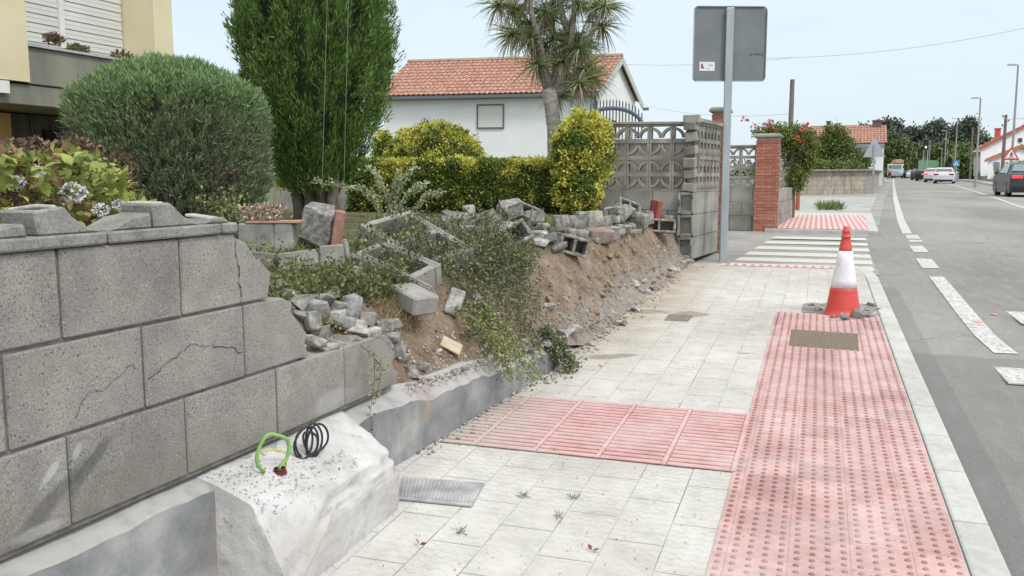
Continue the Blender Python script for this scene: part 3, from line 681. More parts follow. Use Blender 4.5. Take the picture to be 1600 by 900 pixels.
def loop(center, r, tilt, turns, thick, wob, squash=1.0):
    pts = []; n_ = int(24*turns)
    for i in range(n_+1):
        a = 2*PI*i/24-PI*.5
        p = Vector((math.cos(a)*r*squash*(1+wob*math.sin(i*.5)), wob*.4*i/24*r*6, math.sin(a)*r)); pts.append(center+Euler(tilt).to_matrix() @ p)
    return pts
t = thing('green_cable_loop', 'bright green cable tube looped above the maroon conduit in the white block', 'cable', mo)
c0 = mo+Vector((-.01, -.02, .075)); mb = MB()
pts = [c0+Vector((math.cos(a)*.025, math.cos(a)*(.056+.007*math.sin(2*a+.6)), math.sin(a)*(.066+.006*math.cos(3*a)))) for a in np.linspace(-PI*.38, PI*1.30, 30)][::-1]
mb.tube([Vector(p) for p in pts]+[mo+Vector((.0, .02, -.02))], .0066, 10); obj('cable_sleeve', mb, mat('green_plastic', (.17,.36,.08), (.28,.46,.16), 25, rough=.7), t, smooth=True)
mb = MB(); mb.tube([c0+Vector((-.02, -.045, .012)), c0+Vector((0, 0, .012)), c0+Vector((.01, .03, .0)), c0+Vector((.02, .055, -.02)), mo+Vector((.0, .03, -.02))], .0028, 6)
obj('earth_wire', mb, mat('yellow_plastic', (.60,.50,.05), rough=.5), t, smooth=True)
cb = G(484, 714, 0, lambda X, Y: lerp(.425, .285, max(0, min(1, (X+1.90)/.365))**1.3))
t = thing('black_cable_coil', 'coil of black cables standing on the white block beside the green loop', 'cable', cb)
for k in range(5):
    mb = MB(); ph = k*.5; rr = .055+.008*math.sin(k*2.3); cy = .012*k-.02
    pts = [cb+Vector((math.cos(a)*rr*.35+.006*k-.01, cy*1.2+math.cos(a)*rr*(.55+.08*math.sin(k*5))+.014*math.sin(a+k*1.7), .058+math.sin(a)*rr*(1.0+.16*math.sin(k*3))+.006*math.sin(2*a+k))) for a in np.linspace(-PI*.5, PI*1.5, 26)]
    mb.tube(pts, .0042, 8); obj('cable_turn', mb, mat('black_cable', (.035,.037,.04), rough=.5), t, smooth=True)

# =================================================================== COVERS IN THE PAVEMENT
GRT = mat('grey_cast_cover', (.26,.27,.28), (.46,.46,.46), 9, rough=.7, bump=.3, bscale=60)
t = thing('ribbed_cover', 'grey ribbed metal cover set in the pale tiles beside the white block', 'cover', (-1.45, 3.3, H(3.3)))
g = [(-1.66, 3.40), (-1.565, 3.17), (-1.255, 3.19), (-1.295, 3.44)]
mb = MB(); mb.add([(a, b, H(b)+.004) for a, b in g]+[(a, b, H(b)+.010) for a, b in g], [(4,5,6,7),(0,1,5,4),(1,2,6,5),(2,3,7,6),(3,0,4,7)])
obj('cover_plate', mb, GRT, t)
mb = MB()
for i in range(20):
    a = (i+.7)/21; p0 = Vector(g[0]).lerp(Vector(g[3]), a).lerp(Vector(g[1]).lerp(Vector(g[2]), a), .08); p1 = Vector(g[0]).lerp(Vector(g[3]), a).lerp(Vector(g[1]).lerp(Vector(g[2]), a), .90)
    mb.tube([(p0.x, p0.y, H(p0.y)+.011), (p1.x, p1.y, H(p1.y)+.011)], .0042, 5)
obj('ribs', mb, GRT, t)
q = NT('rusty_cover', rough=.95); q.color(q.ramp(q.noise(70, 5, rough=.8), [(.35, (.12,.09,.065)), (.55, (.23,.185,.14)), (.7, (.36,.31,.25))])); q.bump(q.noise(60, 6, rough=.8), .01, .9)
mb = MB(); P = [(-.158, 6.62), (.31, 6.58), (.325, 7.20), (-.158, 7.24)]
mb.add([(a, b, H(b)-.03) for a, b in P]+[(a, b, H(b)+.0065) for a, b in P], [(4,5,6,7),(0,1,5,4),(1,2,6,5),(2,3,7,6),(3,0,4,7)])
tag(obj('utility_cover', mb, q.m), 'brown rusty rectangular cover set in the pink tactile strip', 'cover')
mb = MB(); g = G(1060, 497); P = [(g.x-.1, g.y-.14), (g.x+.1, g.y-.14), (g.x+.1, g.y+.14), (g.x-.1, g.y+.14)]
mb.add([(a, b, H(b)-.03) for a, b in P]+[(a, b, H(b)+.004) for a, b in P], [(4,5,6,7),(0,1,5,4),(1,2,6,5),(2,3,7,6),(3,0,4,7)])
tag(obj('utility_cover', mb, mat('grey_cover', (.16,.15,.135), (.22,.20,.18), 20, bump=.5)), 'small grey square cover among the pale pavement tiles left of the pink strip', 'cover')

# =================================================================== HOLE, CONE
def chunkmesh(size, seed, n=16, e=.6):
    r = random.Random(seed); bm = bmesh.new()
    for _ in range(n):
        v = Vector((r.gauss(0, 1), r.gauss(0, 1), r.gauss(0, 1))).normalized()
        v = Vector([math.copysign(abs(a)**e, a) for a in v])
        bm.verts.new((v.x*size[0]/2*r.uniform(.85, 1.05), v.y*size[1]/2*r.uniform(.85, 1.05), v.z*size[2]/2*r.uniform(.85, 1.05)))
    res = bmesh.ops.convex_hull(bm, input=bm.verts[:]); 
    bmesh.ops.delete(bm, geom=[g_ for g_ in res['geom_interior'] if isinstance(g_, bmesh.types.BMVert)], context='VERTS')
    bmesh.ops.dissolve_limit(bm, angle_limit=rad(14), verts=bm.verts[:], edges=bm.edges[:])
    me = bpy.data.meshes.new('chunk'); bm.to_mesh(me); bm.free(); return me
def chunk(name, p, size, seed, m, label, cat, group=None, rot=None, bevel=.006, n=16, e=.6):
    me = chunkmesh(size, seed, n, e); me.materials.append(m); o = bpy.data.objects.new(name, me); COL.objects.link(o)
    r = random.Random(seed*3+1); o.location = p; o.rotation_euler = rot or (r.uniform(-.4,.4), r.uniform(-.4,.4), r.uniform(0, 6.28))
    b = o.modifiers.new('bevel', 'BEVEL'); b.width = bevel; b.segments = 1
    return tag(o, label, cat, group)
q = NT('hole_rubble', rough=.95); q.color(q.ramp(q.noise(25, 7, rough=.7), [(.35, (.16,.14,.12)), (.5, (.33,.31,.28)), (.65, (.52,.50,.47))])); q.bump(q.noise(30, 8, rough=.8), .02, 1)
mb = MB(); cx, cy = .30, 8.30; n_ = 26; vs = []
for k in range(n_):
    a = 2*PI*k/n_; r_ = 1+.18*noise.noise(Vector((math.cos(a)*2, math.sin(a)*2, 5))); X = cx+math.copysign(abs(math.cos(a))**.5, math.cos(a))*.225*r_; Y = cy+math.copysign(abs(math.sin(a))**.5, math.sin(a))*.36*r_
    vs.append((min(X, .524), Y, H(Y)+.004))
vs.append((cx, cy, H(cy)+.004)); mb.add(vs, [(k, (k+1) % n_, n_) for k in range(n_)])
a0 = len(mb.v); mb.add([(-.10, 8.06, H(8.06)+.0042), (.09, 8.04, H(8.04)+.0042), (.10, 8.52, H(8.5)+.0042), (-.02, 8.60, H(8.6)+.0042), (-.09, 8.5, H(8.5)+.0042)], [(0,1,2,3,4)])
struct(obj('broken_pavement', mb, q.m))
RB = mat('rubble_grey', (.17,.16,.14), (.39,.38,.355), 17, bump=1.0, bscale=45, fine=.18, rough=.95, spec=.15)
RBB = mat('rubble_bluegrey', (.19,.195,.20), (.37,.375,.37), 14, bump=1.0, bscale=45, fine=.15, rough=.95, spec=.15)
RBL = mat('rubble_pale', (.27,.255,.23), (.52,.51,.48), 15, bump=1.0, bscale=45, fine=.15, rough=.95, spec=.15)
g = G(1340, 497); chunk('concrete_chunk', (g.x, g.y-.02, H(g.y)+.035), (.13, .09, .10), 11, RBB, 'bluish grey concrete lump leaning against the right foot of the traffic cone', 'rubble')
g = G(1322, 500); chunk('concrete_chunk', (g.x, g.y, H(g.y)+.02), (.14, .09, .07), 12, RB, 'grey rubble lump in front of the left foot of the traffic cone', 'rubble')
for k, (px, py, s_) in enumerate(((1278, 485, .10), (1290, 478, .08), (1268, 478, .07), (1362, 478, .10), (1368, 492, .09), (1355, 496, .08), (1300, 497, .06), (1310, 502, .05), (1349, 502, .05), (1372, 484, .05), (1357, 486, .07))):
    g = G(px, py); chunk('concrete_chunk', (g.x, g.y, H(g.y)+.008), (s_, s_*.8, s_*.45), 20+k, (RB, RBL, CONCD)[k % 3], 'small grey concrete bit in the broken pavement patch around the traffic cone', 'rubble', 'concrete bits around the cone')
cpos = Vector((.235, 8.05, H(8.05)))
t = thing('traffic_cone', 'red and white traffic cone standing on the pavement at the end of the pink strip', 'traffic cone', cpos)
prof = lambda z: .146-.168*z
q = NT('cone_red', rough=.45, spec=.4); q.color(q.ramp(q.noise(6), [(.35, (.58,.07,.055)), (.65, (.66,.10,.08))])); CR = q.m
q = NT('cone_white', rough=.5, spec=.4); q.color(q.mix(q.ramp(q.noise(22, 6, rough=.7), [(.62, 0.), (.68, .8)]), q.ramp(q.noise(7), [(.4, (.72,.72,.76)), (.6, (.82,.82,.85))]), (.38,.37,.35))); CWt = q.m
mb = MB(); mb.lathe([(.158, .0), (.156, .012), (.143, .018)]+[(prof(z), z) for z in np.linspace(.03, .237, 8)][1:], cpos, 36); obj('lower_band', mb, CR, t, smooth=True)
mb = MB(); mb.lathe([(prof(z)+.0015, z) for z in np.linspace(.235, .545, 6)], cpos, 36); obj('reflective_sleeve', mb, CWt, t, smooth=True)
mb = MB(); mb.lathe([(prof(z), z) for z in np.linspace(.54, .655, 5)]+[(.041, .658), (.041, .668), (.034, .672), (.031, .70), (.035, .705), (.035, .712), (.027, .72), (.025, .745), (.018, .75)], cpos, 28); obj('tip', mb, CR, t, smooth=True)
mb = MB(); mb.box((0, 0, .013), (.34, .34, .026)); mb.v = [(Vector(p) if 0 else Vector(p)+cpos) for p in mb.v]; 

# =================================================================== SIGN POST
pb = Vector((-1.165, 12.13, H(12.13)-.05))
t = thing('sign_post', 'tall galvanised post carrying a square sign seen from its grey back', 'road sign', pb)
mb = MB(); mb.box(pb+Vector((0, 0, 1.60)), (.10, .055, 3.30), (0, 0, AZ*.6)); obj('post', mb, STEEL, t, bevel=.012, seg=2)
zc = pb.z+2.90; yaw = AZ*.6-.27
cpl = pb+Vector((.0, .05, 2.80)); mbp = MB(); hw = .475; r_ = .05; pts = []
for cx, cz, a0 in ((hw-r_, hw-r_, 0), (-hw+r_, hw-r_, 90), (-hw+r_, -hw+r_, 180), (hw-r_, -hw+r_, 270)):
    for k in range(5): a = rad(a0+k*22.5); pts.append((cx+r_*math.cos(a), cz+r_*math.sin(a)))
mbp.prism(pts, -.006, .006)
Rz = Matrix.Rotation(AZ*.6+.16, 3, 'Z')
def place(mb, R, c): mb.v = [tuple((R @ Vector(p))+Vector(c)) for p in mb.v]; return mb
obj('sign_panel', place(mbp, Rz, cpl), SIGNB, t)
mb = MB(); 
for s_ in (-1, 1): mb.box((s_*(hw-.004), -.016, 0), (.008, .022, .86)); mb.box((0, -.016, s_*(hw-.004)), (.86, .022, .008))
obj('rim', place(mb, Rz, cpl), STEEL, t)
mb = MB(); mb.box((-.29, -.0085, -.285), (.20, .003, .115)); st_ = obj('sticker', place(mb, Rz, cpl), mat('sticker_white', (.74,.75,.78)), t)
mb = MB(); mb.box((-.36, -.011, -.265), (.018, .002, .03), (0, .6, 0)); mb.box((-.345, -.011, -.295), (.018, .002, .04), (0, -.5, 0)); mb.box((-.365, -.011, -.30), (.012, .002, .02), (0, .2, 0))
obj('sticker_emblem', place(mb, Rz, cpl), mat('emblem_dark_red', (.25,.02,.04)), st_)
mb = MB()
for k in range(4): mb.box((-.29+k*.012, -.011, -.318), (.008, .002, .006))
mb2 = MB(); mb2.box((-.245, -.011, -.268), (.06, .002, .010)); obj('sticker_caption', place(mb2, Rz, cpl), mat('print_grey', (.35,.36,.4)), st_)
obj('sticker_print', place(mb, Rz, cpl), mat('print_grey', (.35,.36,.4)), st_)
mb = MB()
for k in range(5): mb.box((.28+k*.035, -.0085, -.13+.004*(k % 2)), (.020, .002, .022 if k != 1 else .012))
obj('stamped_number', place(mb, Rz, cpl), mat('stamp_dark', (.09,.09,.095)), t)

# =================================================================== SCREEN-BLOCK WALLS
SCR = mat('screen_block', (.21,.20,.175), (.38,.365,.325), 4, bump=.5, bscale=60, fine=.12)
def arc(mb, cx, cz, r, a0, a1, w, y0, y1, n=7):
    for k in range(n):
        p = rad(lerp(a0, a1, k/n)); q_ = rad(lerp(a0, a1, (k+1)/n))
        mb.prism([(cx+(r-w/2)*math.cos(p), cz+(r-w/2)*math.sin(p)), (cx+(r+w/2)*math.cos(p), cz+(r+w/2)*math.sin(p)), (cx+(r+w/2)*math.cos(q_), cz+(r+w/2)*math.sin(q_)), (cx+(r-w/2)*math.cos(q_), cz+(r-w/2)*math.sin(q_))], y0, y1)
def screen(mb, x0, z0, nx, nz, cw, ch, th=.10, skip=lambda i, j: False, par=0):
    for j in range(nz):
        for i in range(nx):
            if skip(i, j): continue
            a, b = x0+i*cw, z0+j*ch; f = .026
            mb.box((a+cw/2, th/2, b+f/2), (cw-.004, th, f)); mb.box((a+cw/2, th/2, b+ch-f/2), (cw-.004, th, f))
            mb.box((a+f/2+.002, th/2+.001, b+ch/2), (f, th-.004, ch-2*f)); mb.box((a+cw-f/2-.002, th/2+.001, b+ch/2), (f, th-.004, ch-2*f))
            r = cw/2-.012; y0_, y1_ = .006, th-.006
            if (j+par) % 2:
                zt = b+f; arc(mb, a+.004, zt, min(r, ch-2*f), 8, 84, .034, y0_, y1_); arc(mb, a+cw-.004, zt, min(r, ch-2*f), 96, 172, .034, y0_, y1_)
            else:
                zt = b+ch-f; arc(mb, a+.004, zt, min(r, ch-2*f), -84, -8, .034, y0_, y1_); arc(mb, a+cw-.004, zt, min(r, ch-2*f), -172, -96, .034, y0_, y1_)
def blocks(mb, x0, x1, z0, rowsn, h=.245, L=.40, th=.18, off=0.0, g=.006, y=0):
    for r in range(rowsn):
        a = x0-(L/2 if (r+off) % 2 else 0)
        while a < x1-.01:
            l_, r_ = max(a, x0), min(a+L, x1)
            if r_-l_ > .03: mb.box(((l_+r_)/2, y+th/2+random.uniform(-.001,.001), z0+r*h+h/2), (r_-l_-g, th, h-g))
            a += L
# wing wall, facing the camera
z0 = .05
wing = thing('screen_wall', 'decorative grey screen-block wall behind the rubble facing the street, between the golden shrub and the broken wall end', 'wall', (-2.86, 11.78, 0), 0)
mb = MB(); blocks(mb, -.0, 1.30, -.04, 5, .249, .40, .16); obj('block_base', mb, BLK2 if 0 else mat('plain_block', (.20,.195,.175), (.36,.35,.32), 2.5, bump=.5, bscale=60, fine=.12, stretch=(1,1,1)), wing, bevel=.004, local=True)
mb = MB(); screen(mb, -.15, 1.207, 5, 4, .298, .215, .12); obj('screen_blocks', mb, SCR, wing, local=True)
mb = MB(); mb.box((.55, .06, 2.086), (1.62, .17, .035), (0, .012, 0)); obj('coping', mb, SCR, wing, bevel=.006, local=True)
PLB = MT['plain_block']
rw_ = thing('garden_wall', 'reddish brown wall glimpsed through the openings of the screen blocks', 'wall', (-2.5, 13.6, 0)); mb = MB(); mb.box((0, 0, 1.13), (2.3, .15, 1.56)); obj('masonry', mb, mat('brown_wall', (.24,.19,.165), (.36,.32,.28), 3, bump=.4), rw_, local=True)
mb = MB(); mb.box((0, 0, 1.93), (2.36, .2, .04)); obj('coping', mb, SCR, rw_, local=True)
BR = None
q = NT('red_brick', rough=.9); x, y, z = q.xyz(); vec = q.comb(q.math('ADD', x, y), z)
br = q.brick(vec, .25, .058, .006, .5, (.36,.12,.08), (.52,.20,.14), (.42,.36,.32), .1)
c = q.mix(1, br[0], q.ramp(q.noise(40, 5), [(.3, .75), (.65, 1.15)]), 'MULTIPLY'); q.color(c); q.bump(q.math('SUBTRACT', 1, br[1]), .012, .9); BRICK = q.m
def pillar(name, label, x, y, w, d, zt, zb, cap=True, group=None):
    t = thing(name, label, 'pillar', (x, y, zb), 0, group)
    mb = MB(); n_ = int((zt-zb)/.058)
    for k in range(n_):
        j = random.uniform(-.004, .004); mb.box((j, random.uniform(-.003,.003), k*.058+.0265), (w+random.uniform(-.006,.006), d, .053))
    obj('bricks', mb, BRICK, t, bevel=.004, local=True)
    mb = MB(); mb.box((0, 0, (zt-zb)/2), (w-.02, d-.02, zt-zb-.01)); obj('mortar_core', mb, mat('pale_mortar', (.36,.29,.25), (.45,.38,.33), 20), t, local=True)
    if cap:
        mb = MB(); mb.box((0, 0, zt-zb+.02), (w+.08, d+.08, .04)); mb.box((0, 0, zt-zb+.055), (w+.08, d+.08, .03), taper=.75); obj('cap', mb, SCR, t, bevel=.008, local=True)
    return t
pillar('brick_pillar', 'red brick pillar with grey cap standing right of the galvanised post', -.905, 17.3, .42, .36, 2.10, H(17)-.1)
pillar('brick_pillar', 'red brick pillar mostly hidden behind the galvanised sign post', -1.365, 13.3, .22, .30, 2.30, .3)
pillar('brick_pillar', 'short dark red brick pillar at the left end of the screen wall behind the golden shrub', -3.05, 11.95, .30, .28, 1.85, .3)
# side wall towards the post, broken near edge
side = thing('broken_screen_wall', 'tall grey wall stub of solid blocks with screen blocks above, its near edge torn open beside the sign post', 'wall', (-1.507, 11.67, 0), math.atan2(1.39, .161))
mb = MB(); blocks(mb, .02, 1.42, .33, 3, .288, .40, .20, y=-.0); mb.prism([(0, .33), (.02, .33), (.02, .55), (-.04, .50), (-.02, .4)], .0, .05)
obj('block_base', mb, PLB, side, bevel=.004, local=True)
mb = MB(); screen(mb, .06, 1.196, 7, 4, .198, .222, .10, skip=lambda i, j: (i == 0 and j in (1, 2)), par=1); obj('screen_blocks', mb, SCR, side, local=True)
mb = MB(); mb.box((.75, .05, 2.112), (1.46, .17, .05)); mb.box((.03, .06, 2.12), (.12, .2, .10)); obj('coping', mb, SCR, side, bevel=.006, local=True)
# torn hollow cells on the near end
mb = MB()
for k, z_ in enumerate((.335, .62, .91)):
    for yy_ in (.014, .186):
        e1, e2, e3, e4 = [random.uniform(-.07, .0) for _ in range(4)]
        mb.prism([(e1, z_+.01), (.03, z_+.005), (.03, z_+.28), (e4, z_+.275), (e3-.01, z_+.19), (e2, z_+.10)], yy_-.016, yy_+.016)
    mb.box((.035-random.uniform(.02, .05), .10, z_+.02), (.07, .14, .05), (random.uniform(-.08,.08), random.uniform(-.2,.2), 0)); mb.box((.02-random.uniform(0,.03), .10, z_+.262), (.06, .14, .035), (random.uniform(-.1,.1), random.uniform(-.25,.25), 0))
for z_, dx in ((1.20, 0), (1.38, .03), (1.52, -.01), (1.68, .04), (1.84, .03), (1.98, 0)):
    mb.box((.03+dx, .07, z_+.05), (.09+random.uniform(0,.05), .16, .09+random.uniform(0,.04)), (random.uniform(-.15,.15), random.uniform(-.2,.2), random.uniform(-.2,.2)))
obj('torn_edge', mb, PLB, side, bevel=.008, local=True)
# wall left of the far pillar
w2 = thing('screen_wall', 'short screen-block wall between the galvanised post and the red brick pillar', 'wall', (-1.95, 17.2, 0), 0)
mb = MB(); blocks(mb, 0, .84, .40, 3, .262, .40, .16); obj('block_base', mb, PLB, w2, bevel=.004, local=True)
mb = MB(); screen(mb, .0, 1.19, 3, 4, .28, .185, .10); obj('screen_blocks', mb, SCR, w2, local=True)
mb = MB(); mb.box((.42, .06, 1.95), (.86, .15, .035)); obj('coping', mb, SCR, w2, bevel=.006, local=True)
w3 = thing('screen_wall', 'low block and screen wall running back from the red brick pillar under the flowering bush', 'wall', (-.72, 17.5, 0), PI/2-.05)
mb = MB(); blocks(mb, 0, 3.6, .40, 3, .25, .40, .16); obj('block_base', mb, PLB, w3, bevel=.004, local=True)
mb = MB(); screen(mb, .0, 1.155, 3, 3, .3, .19, .10); obj('screen_blocks', mb, SCR, w3, local=True)
t = thing('orange_post', 'rusty orange post standing behind the hanging bush', 'post', G(1246, 329, -.085))
mb = MB(); mb.tube([(0,0,0), (0,0,.9)], .06, 12); mb.lathe([(.07, .9), (.04, .94)], (0,0,0), 12); obj('post_body', mb, mat('orange_rust', (.36,.10,.05), (.45,.14,.07), 10), t, local=True)
# low screen wall in front of the white house
w4 = thing('screen_wall', 'long low screen-block wall in front of the white house behind the hedge', 'wall', D(425, 275, 21)*1.0, AZ*.9)
w4.location.z = .6
mb = MB(); blocks(mb, 0, 8.0, 0, 2, .25, .40, .16); obj('block_base', mb, PLB, w4, local=True)
mb = MB(); screen(mb, 0, .50, 27, 3, .295, .19, .10); obj('screen_blocks', mb, SCR, w4, local=True)
mb = MB(); mb.box((4, .05, 1.09), (8.0, .14, .04)); obj('coping', mb, SCR, w4, local=True)
p = D(598, 262, 20.9); pillar('brick_pillar', 'small brown brick pillar between the tall conifer and the round golden shrub', p.x, p.y, .3, .3, D(598, 240, 20.9).z, .6)
# =================================================================== RUBBLE ALONG THE GARDEN EDGE
BRKRED = mat('brick_dark_red', (.26,.07,.06), (.38,.12,.10), 12, bump=.4)
RBROWN = mat('rubble_brownish', (.20,.15,.13), (.32,.26,.23), 9, bump=.6, bscale=50)
def put(px, py, wpx, hpx, m, seed, label, name='concrete_chunk', cat='rubble', group=None, dpt=.8, rot=None, e=.6, lift=0.0, n=16, f=None):
    g = GG(px, py) if f is None else f(px, py); d = (np.array(g)-CC) @ FW; w, h = wpx/FPX*d, hpx/FPX*d
    r = random.Random(seed); return chunk(name, (g.x, g.y, g.z+h*.42+lift), (w, w*dpt, h), seed, m, label, cat, group, rot or (r.uniform(-.25,.25), r.uniform(-.25,.25), AZ+r.uniform(-.5,.5)), .008, n, e)
put(799, 345, 52, 38, RB, 101, 'biggest grey boulder-like concrete lump on the rubble ridge left of the brick fragments')
put(745, 352, 40, 26, RBL, 102, 'pale curved concrete lump on the rubble ridge behind the brambles')
put(838, 358, 26, 36, RB, 103, 'upright grey slab leaning on the rubble ridge right of the biggest lump', rot=(.1, .5, AZ))
put(764, 349, 22, 16, RBL, 104, 'white broken concrete bit low in front of the biggest lump')
put(972, 345, 44, 26, RB, 105, 'grey block half lying flat in the heap against the screen wall', e=.35)
put(998, 356, 34, 30, RB, 106, 'grey squarish block in the heap beside the dark red brick', e=.3)
put(1012, 352, 18, 26, RB, 107, 'narrow grey block standing directly left of the dark red brick', e=.3)
put(1042, 348, 26, 14, RB, 108, 'thin grey slab tilted right of the dark red brick', e=.3)
g = GG(1023, 352); mb = MB(); mb.box((0, 0, 0), (.075, .16, .33)); o = obj('brick', mb, BRKRED, bevel=.006); o.location = g+Vector((0, 0, .14)); o.rotation_euler = (.1, .1, AZ+.5); tag(o, 'dark red brick standing on end in the heap by the torn wall', 'brick')
put(937, 378, 44, 24, RBROWN, 110, 'long brownish block in the row on top of the earth cut', e=.25)
put(959, 376, 20, 25, RBL, 111, 'pale squarish block beside the brownish one on top of the earth cut', e=.3)
put(903, 374, 40, 18, RB, 112, 'grey block in the row above the earth cut left of the brownish one', e=.3)
put(905, 388, 26, 18, RB, 113, 'small grey cube block hanging over the earth cut', e=.3)
put(872, 392, 30, 15, CONCD, 114, 'dark grey block at the lip of the earth cut nearest the brambles', e=.35)
for k, (px, py, w, h) in enumerate(((877, 362, 22, 26), (893, 361, 22, 24), (912, 358, 22, 20), (927, 356, 24, 26), (944, 356, 18, 18), (915, 345, 26, 14), (953, 350, 18, 14), (957, 340, 20, 18), (990, 345, 20, 14), (975, 364, 24, 12), (860, 378, 18, 13), (848, 372, 18, 12), (885, 380, 18, 14), (930, 366, 18, 10), (985, 366, 28, 8))):
    put(px, py, w*1.25, h*1.2, (RB, RB, CONCD, RBL)[k % 4], 130+k, 'grey broken block piece in the jumbled row along the top of the earth cut', group='block pieces along the earth cut', e=.35)
for k, (px, py, w, h) in enumerate(((720, 350, 24, 18), (733, 338, 18, 16), (775, 352, 20, 16), (822, 350, 20, 20), (786, 335, 18, 16), (815, 362, 26, 10), (850, 362, 20, 12), (775, 364, 50, 8), (700, 345, 20, 14), (806, 372, 30, 10), (845, 384, 26, 10), (830, 378, 20, 10))):
    put(px, py, w*1.35, h*1.3, (RB, RBL, CONCD)[k % 3], 160+k, 'grey concrete fragment on the rubble ridge behind the brambles', group='fragments on the rubble ridge', e=.5)
# hollow blocks
def hollow(name, px, py, L, label, rot, m=RB, lift=.09, h=.20, t_=.16, seed=1):
    g = GG(px, py); o = thing(name, label, 'concrete block', g+Vector((0, 0, lift)))
    o.rotation_euler = rot; mb = MB(); w = .026
    mb.box((0, t_/2-w/2, 0), (L, w, h)); mb.box((0, -t_/2+w/2, 0), (L, w, h))
    for k in range(3): mb.box((-L/2+w/2+k*(L-w)/2, 0, .001), (w, t_-2*w-.002, h-.004))
    obj('block_shell', mb, m, o, bevel=.006, local=True); mb = MB(); mb.box((0, 0, -h/2+.03), (L-2*w-.01, t_-2*w-.01, .02)); obj('block_web', mb, CONCD, o, local=True); return o
hollow('hollow_block', 905+73, 341, .28, 'hollow grey block tilted on top of the heap with its two cells showing', (.9, .35, AZ+.3))
hollow('hollow_block', 1028, 366, .40, 'hollow block lying in line with the torn wall end on top of the earth cut', (PI/2*.92, .05, AZ-.05), lift=.10)
hollow('hollow_block', 1060, 362, .24, 'short hollow block touching the torn wall end', (PI/2*.9, -.1, AZ+.1), lift=.12)
# planter, pillar stump, slabs
g = GG(428, 393); d = (np.array(g)-CC) @ FW; sc = d/FPX
PLT = mat('planter_block', (.20,.20,.19), (.38,.37,.35), 6, bump=.5, fine=.1)
t = thing('block_planter', 'two grey blocks with dried rosettes on top, left of the broken pillar lump', 'planter', g, AZ+.06)
mb = MB(); mb.box((-.10, 0, 22*sc), (54*sc, .2, 46*sc)); mb.box((.5*54*sc-.10+14*sc, 0, 22*sc), (28*sc, .2, 46*sc)); obj('planter_blocks', mb, PLT, t, bevel=.01, local=True)
mb = MB(); mb.box((.02, -.01, 47*sc), (82*sc, .19, 3*sc)); obj('tile_layer', mb, mat('terracotta', (.40,.22,.15), (.50,.32,.24), 15), t, local=True)
for xr in (-.2, -.13, -.06, .01):
    n = 170; P = np.column_stack([rng.normal(xr, .028, n), rng.uniform(-.08, .08, n), 50*sc+rng.random(n)**1.4*.10]); Dr = rnd_dirs(n)+np.array([0,0,.8]); V1, F1 = leafmesh(P, Dr, .035, .014); npobj('dried_rosette', V1, F1, mat('dried_succulent', (.20,.12,.07), (.66,.60,.48), island=1), t, local=True)
g = GG(502, 388); t = thing('broken_pillar_lump', 'rough pillar lump of grey rubble concrete with a red brick side standing behind the slabs', 'rubble', g, AZ+.08)
d = (np.array(g)-CC) @ FW; sc = d/FPX
me = chunkmesh((56*sc, .26, 74*sc), 77, 26, .35); me.materials.append(mat('aggregate_core', (.13,.13,.125), (.34,.33,.31), 30, bump=1.2, bscale=40)); o = bpy.data.objects.new('core', me); COL.objects.link(o); o.parent = t; o.location = (-6*sc, 0, 36*sc); o.rotation_euler = (0, .12, 0)
mb = MB(); mb.box((27*sc, -.02, 28*sc), (16*sc, .24, 62*sc), (0, .16, .1)); obj('brick_side', mb, mat('brick_side', (.30,.15,.11), (.42,.25,.19), 14, bump=.5), t, bevel=.01, local=True)
def slab_(px, py, wpx, hpx, th, rot, label, m=RB, name='concrete_slab', lift=0):
    g = GG(px, py); d = (np.array(g)-CC) @ FW; mb = MB(); w, h = wpx/FPX*d, hpx/FPX*d
    mb.box((0, 0, 0), (w, th, h)); o = obj(name, mb, m, bevel=.008); o.location = g+Vector((0, 0, h*.42+lift)); o.rotation_euler = rot; return tag(o, label, 'rubble')
slab_(467, 424, 62, 34, .05, (-.25, -.12, AZ), 'greenish grey slab leaning in the weeds below the planter', PLT)
slab_(520, 418, 38, 38, .05, (-.2, -.08, AZ), 'pale square slab leaning below the broken pillar lump', PLT)
slab_(517, 386, 38, 11, .1, (0, -.06, AZ), 'flat cap piece lying on the pale square slab', RB)
slab_(410, 425, 40, 34, .08, (-.1, .1, AZ), 'mossy grey block behind the smashed end of the near wall', CONCD)
slab_(543, 410, 7, 40, .04, (-.2, -.2, AZ), 'narrow standing strip of concrete right of the pale square slab', RBL)
slab_(710, 490, 24, 42, .06, (-.35, .35, AZ), 'pale slab fragment leaning in the brambles beside the lowest fallen block', RBL)
slab_(745, 482, 20, 26, .05, (-.5, -.6, AZ), 'half-buried slab fragment inside the brambles', RB)
put(569, 384, 26, 19, mat('cream_stone', (.60,.56,.40), (.72,.68,.52), 8, bump=.3), 201, 'cream coloured round stone in the weeds left of the fallen frame blocks', 'stone', 'stone', e=1.0)
put(556, 432, 22, 18, RBL, 202, 'small pale block piece in the weeds under the cream stone', e=.4)
put(488, 500, 58, 40, RBB, 203, 'large grey lump directly above the smashed wall end', e=.55)
put(550, 500, 42, 48, RBB, 204, 'pointed bluish grey lump above the step of the smashed wall', e=.8)
put(440, 457, 36, 24, CONCD, 205, 'dark lump in the shade of the weeds behind the smashed wall', e=.7)
put(600, 520, 30, 26, RBL, 206, 'pale lump beside the tuft of dry grass', e=.6)
put(587, 545, 60, 26, RB, 207, 'broad grey slab end lying on the lowest wall course', e=.35)
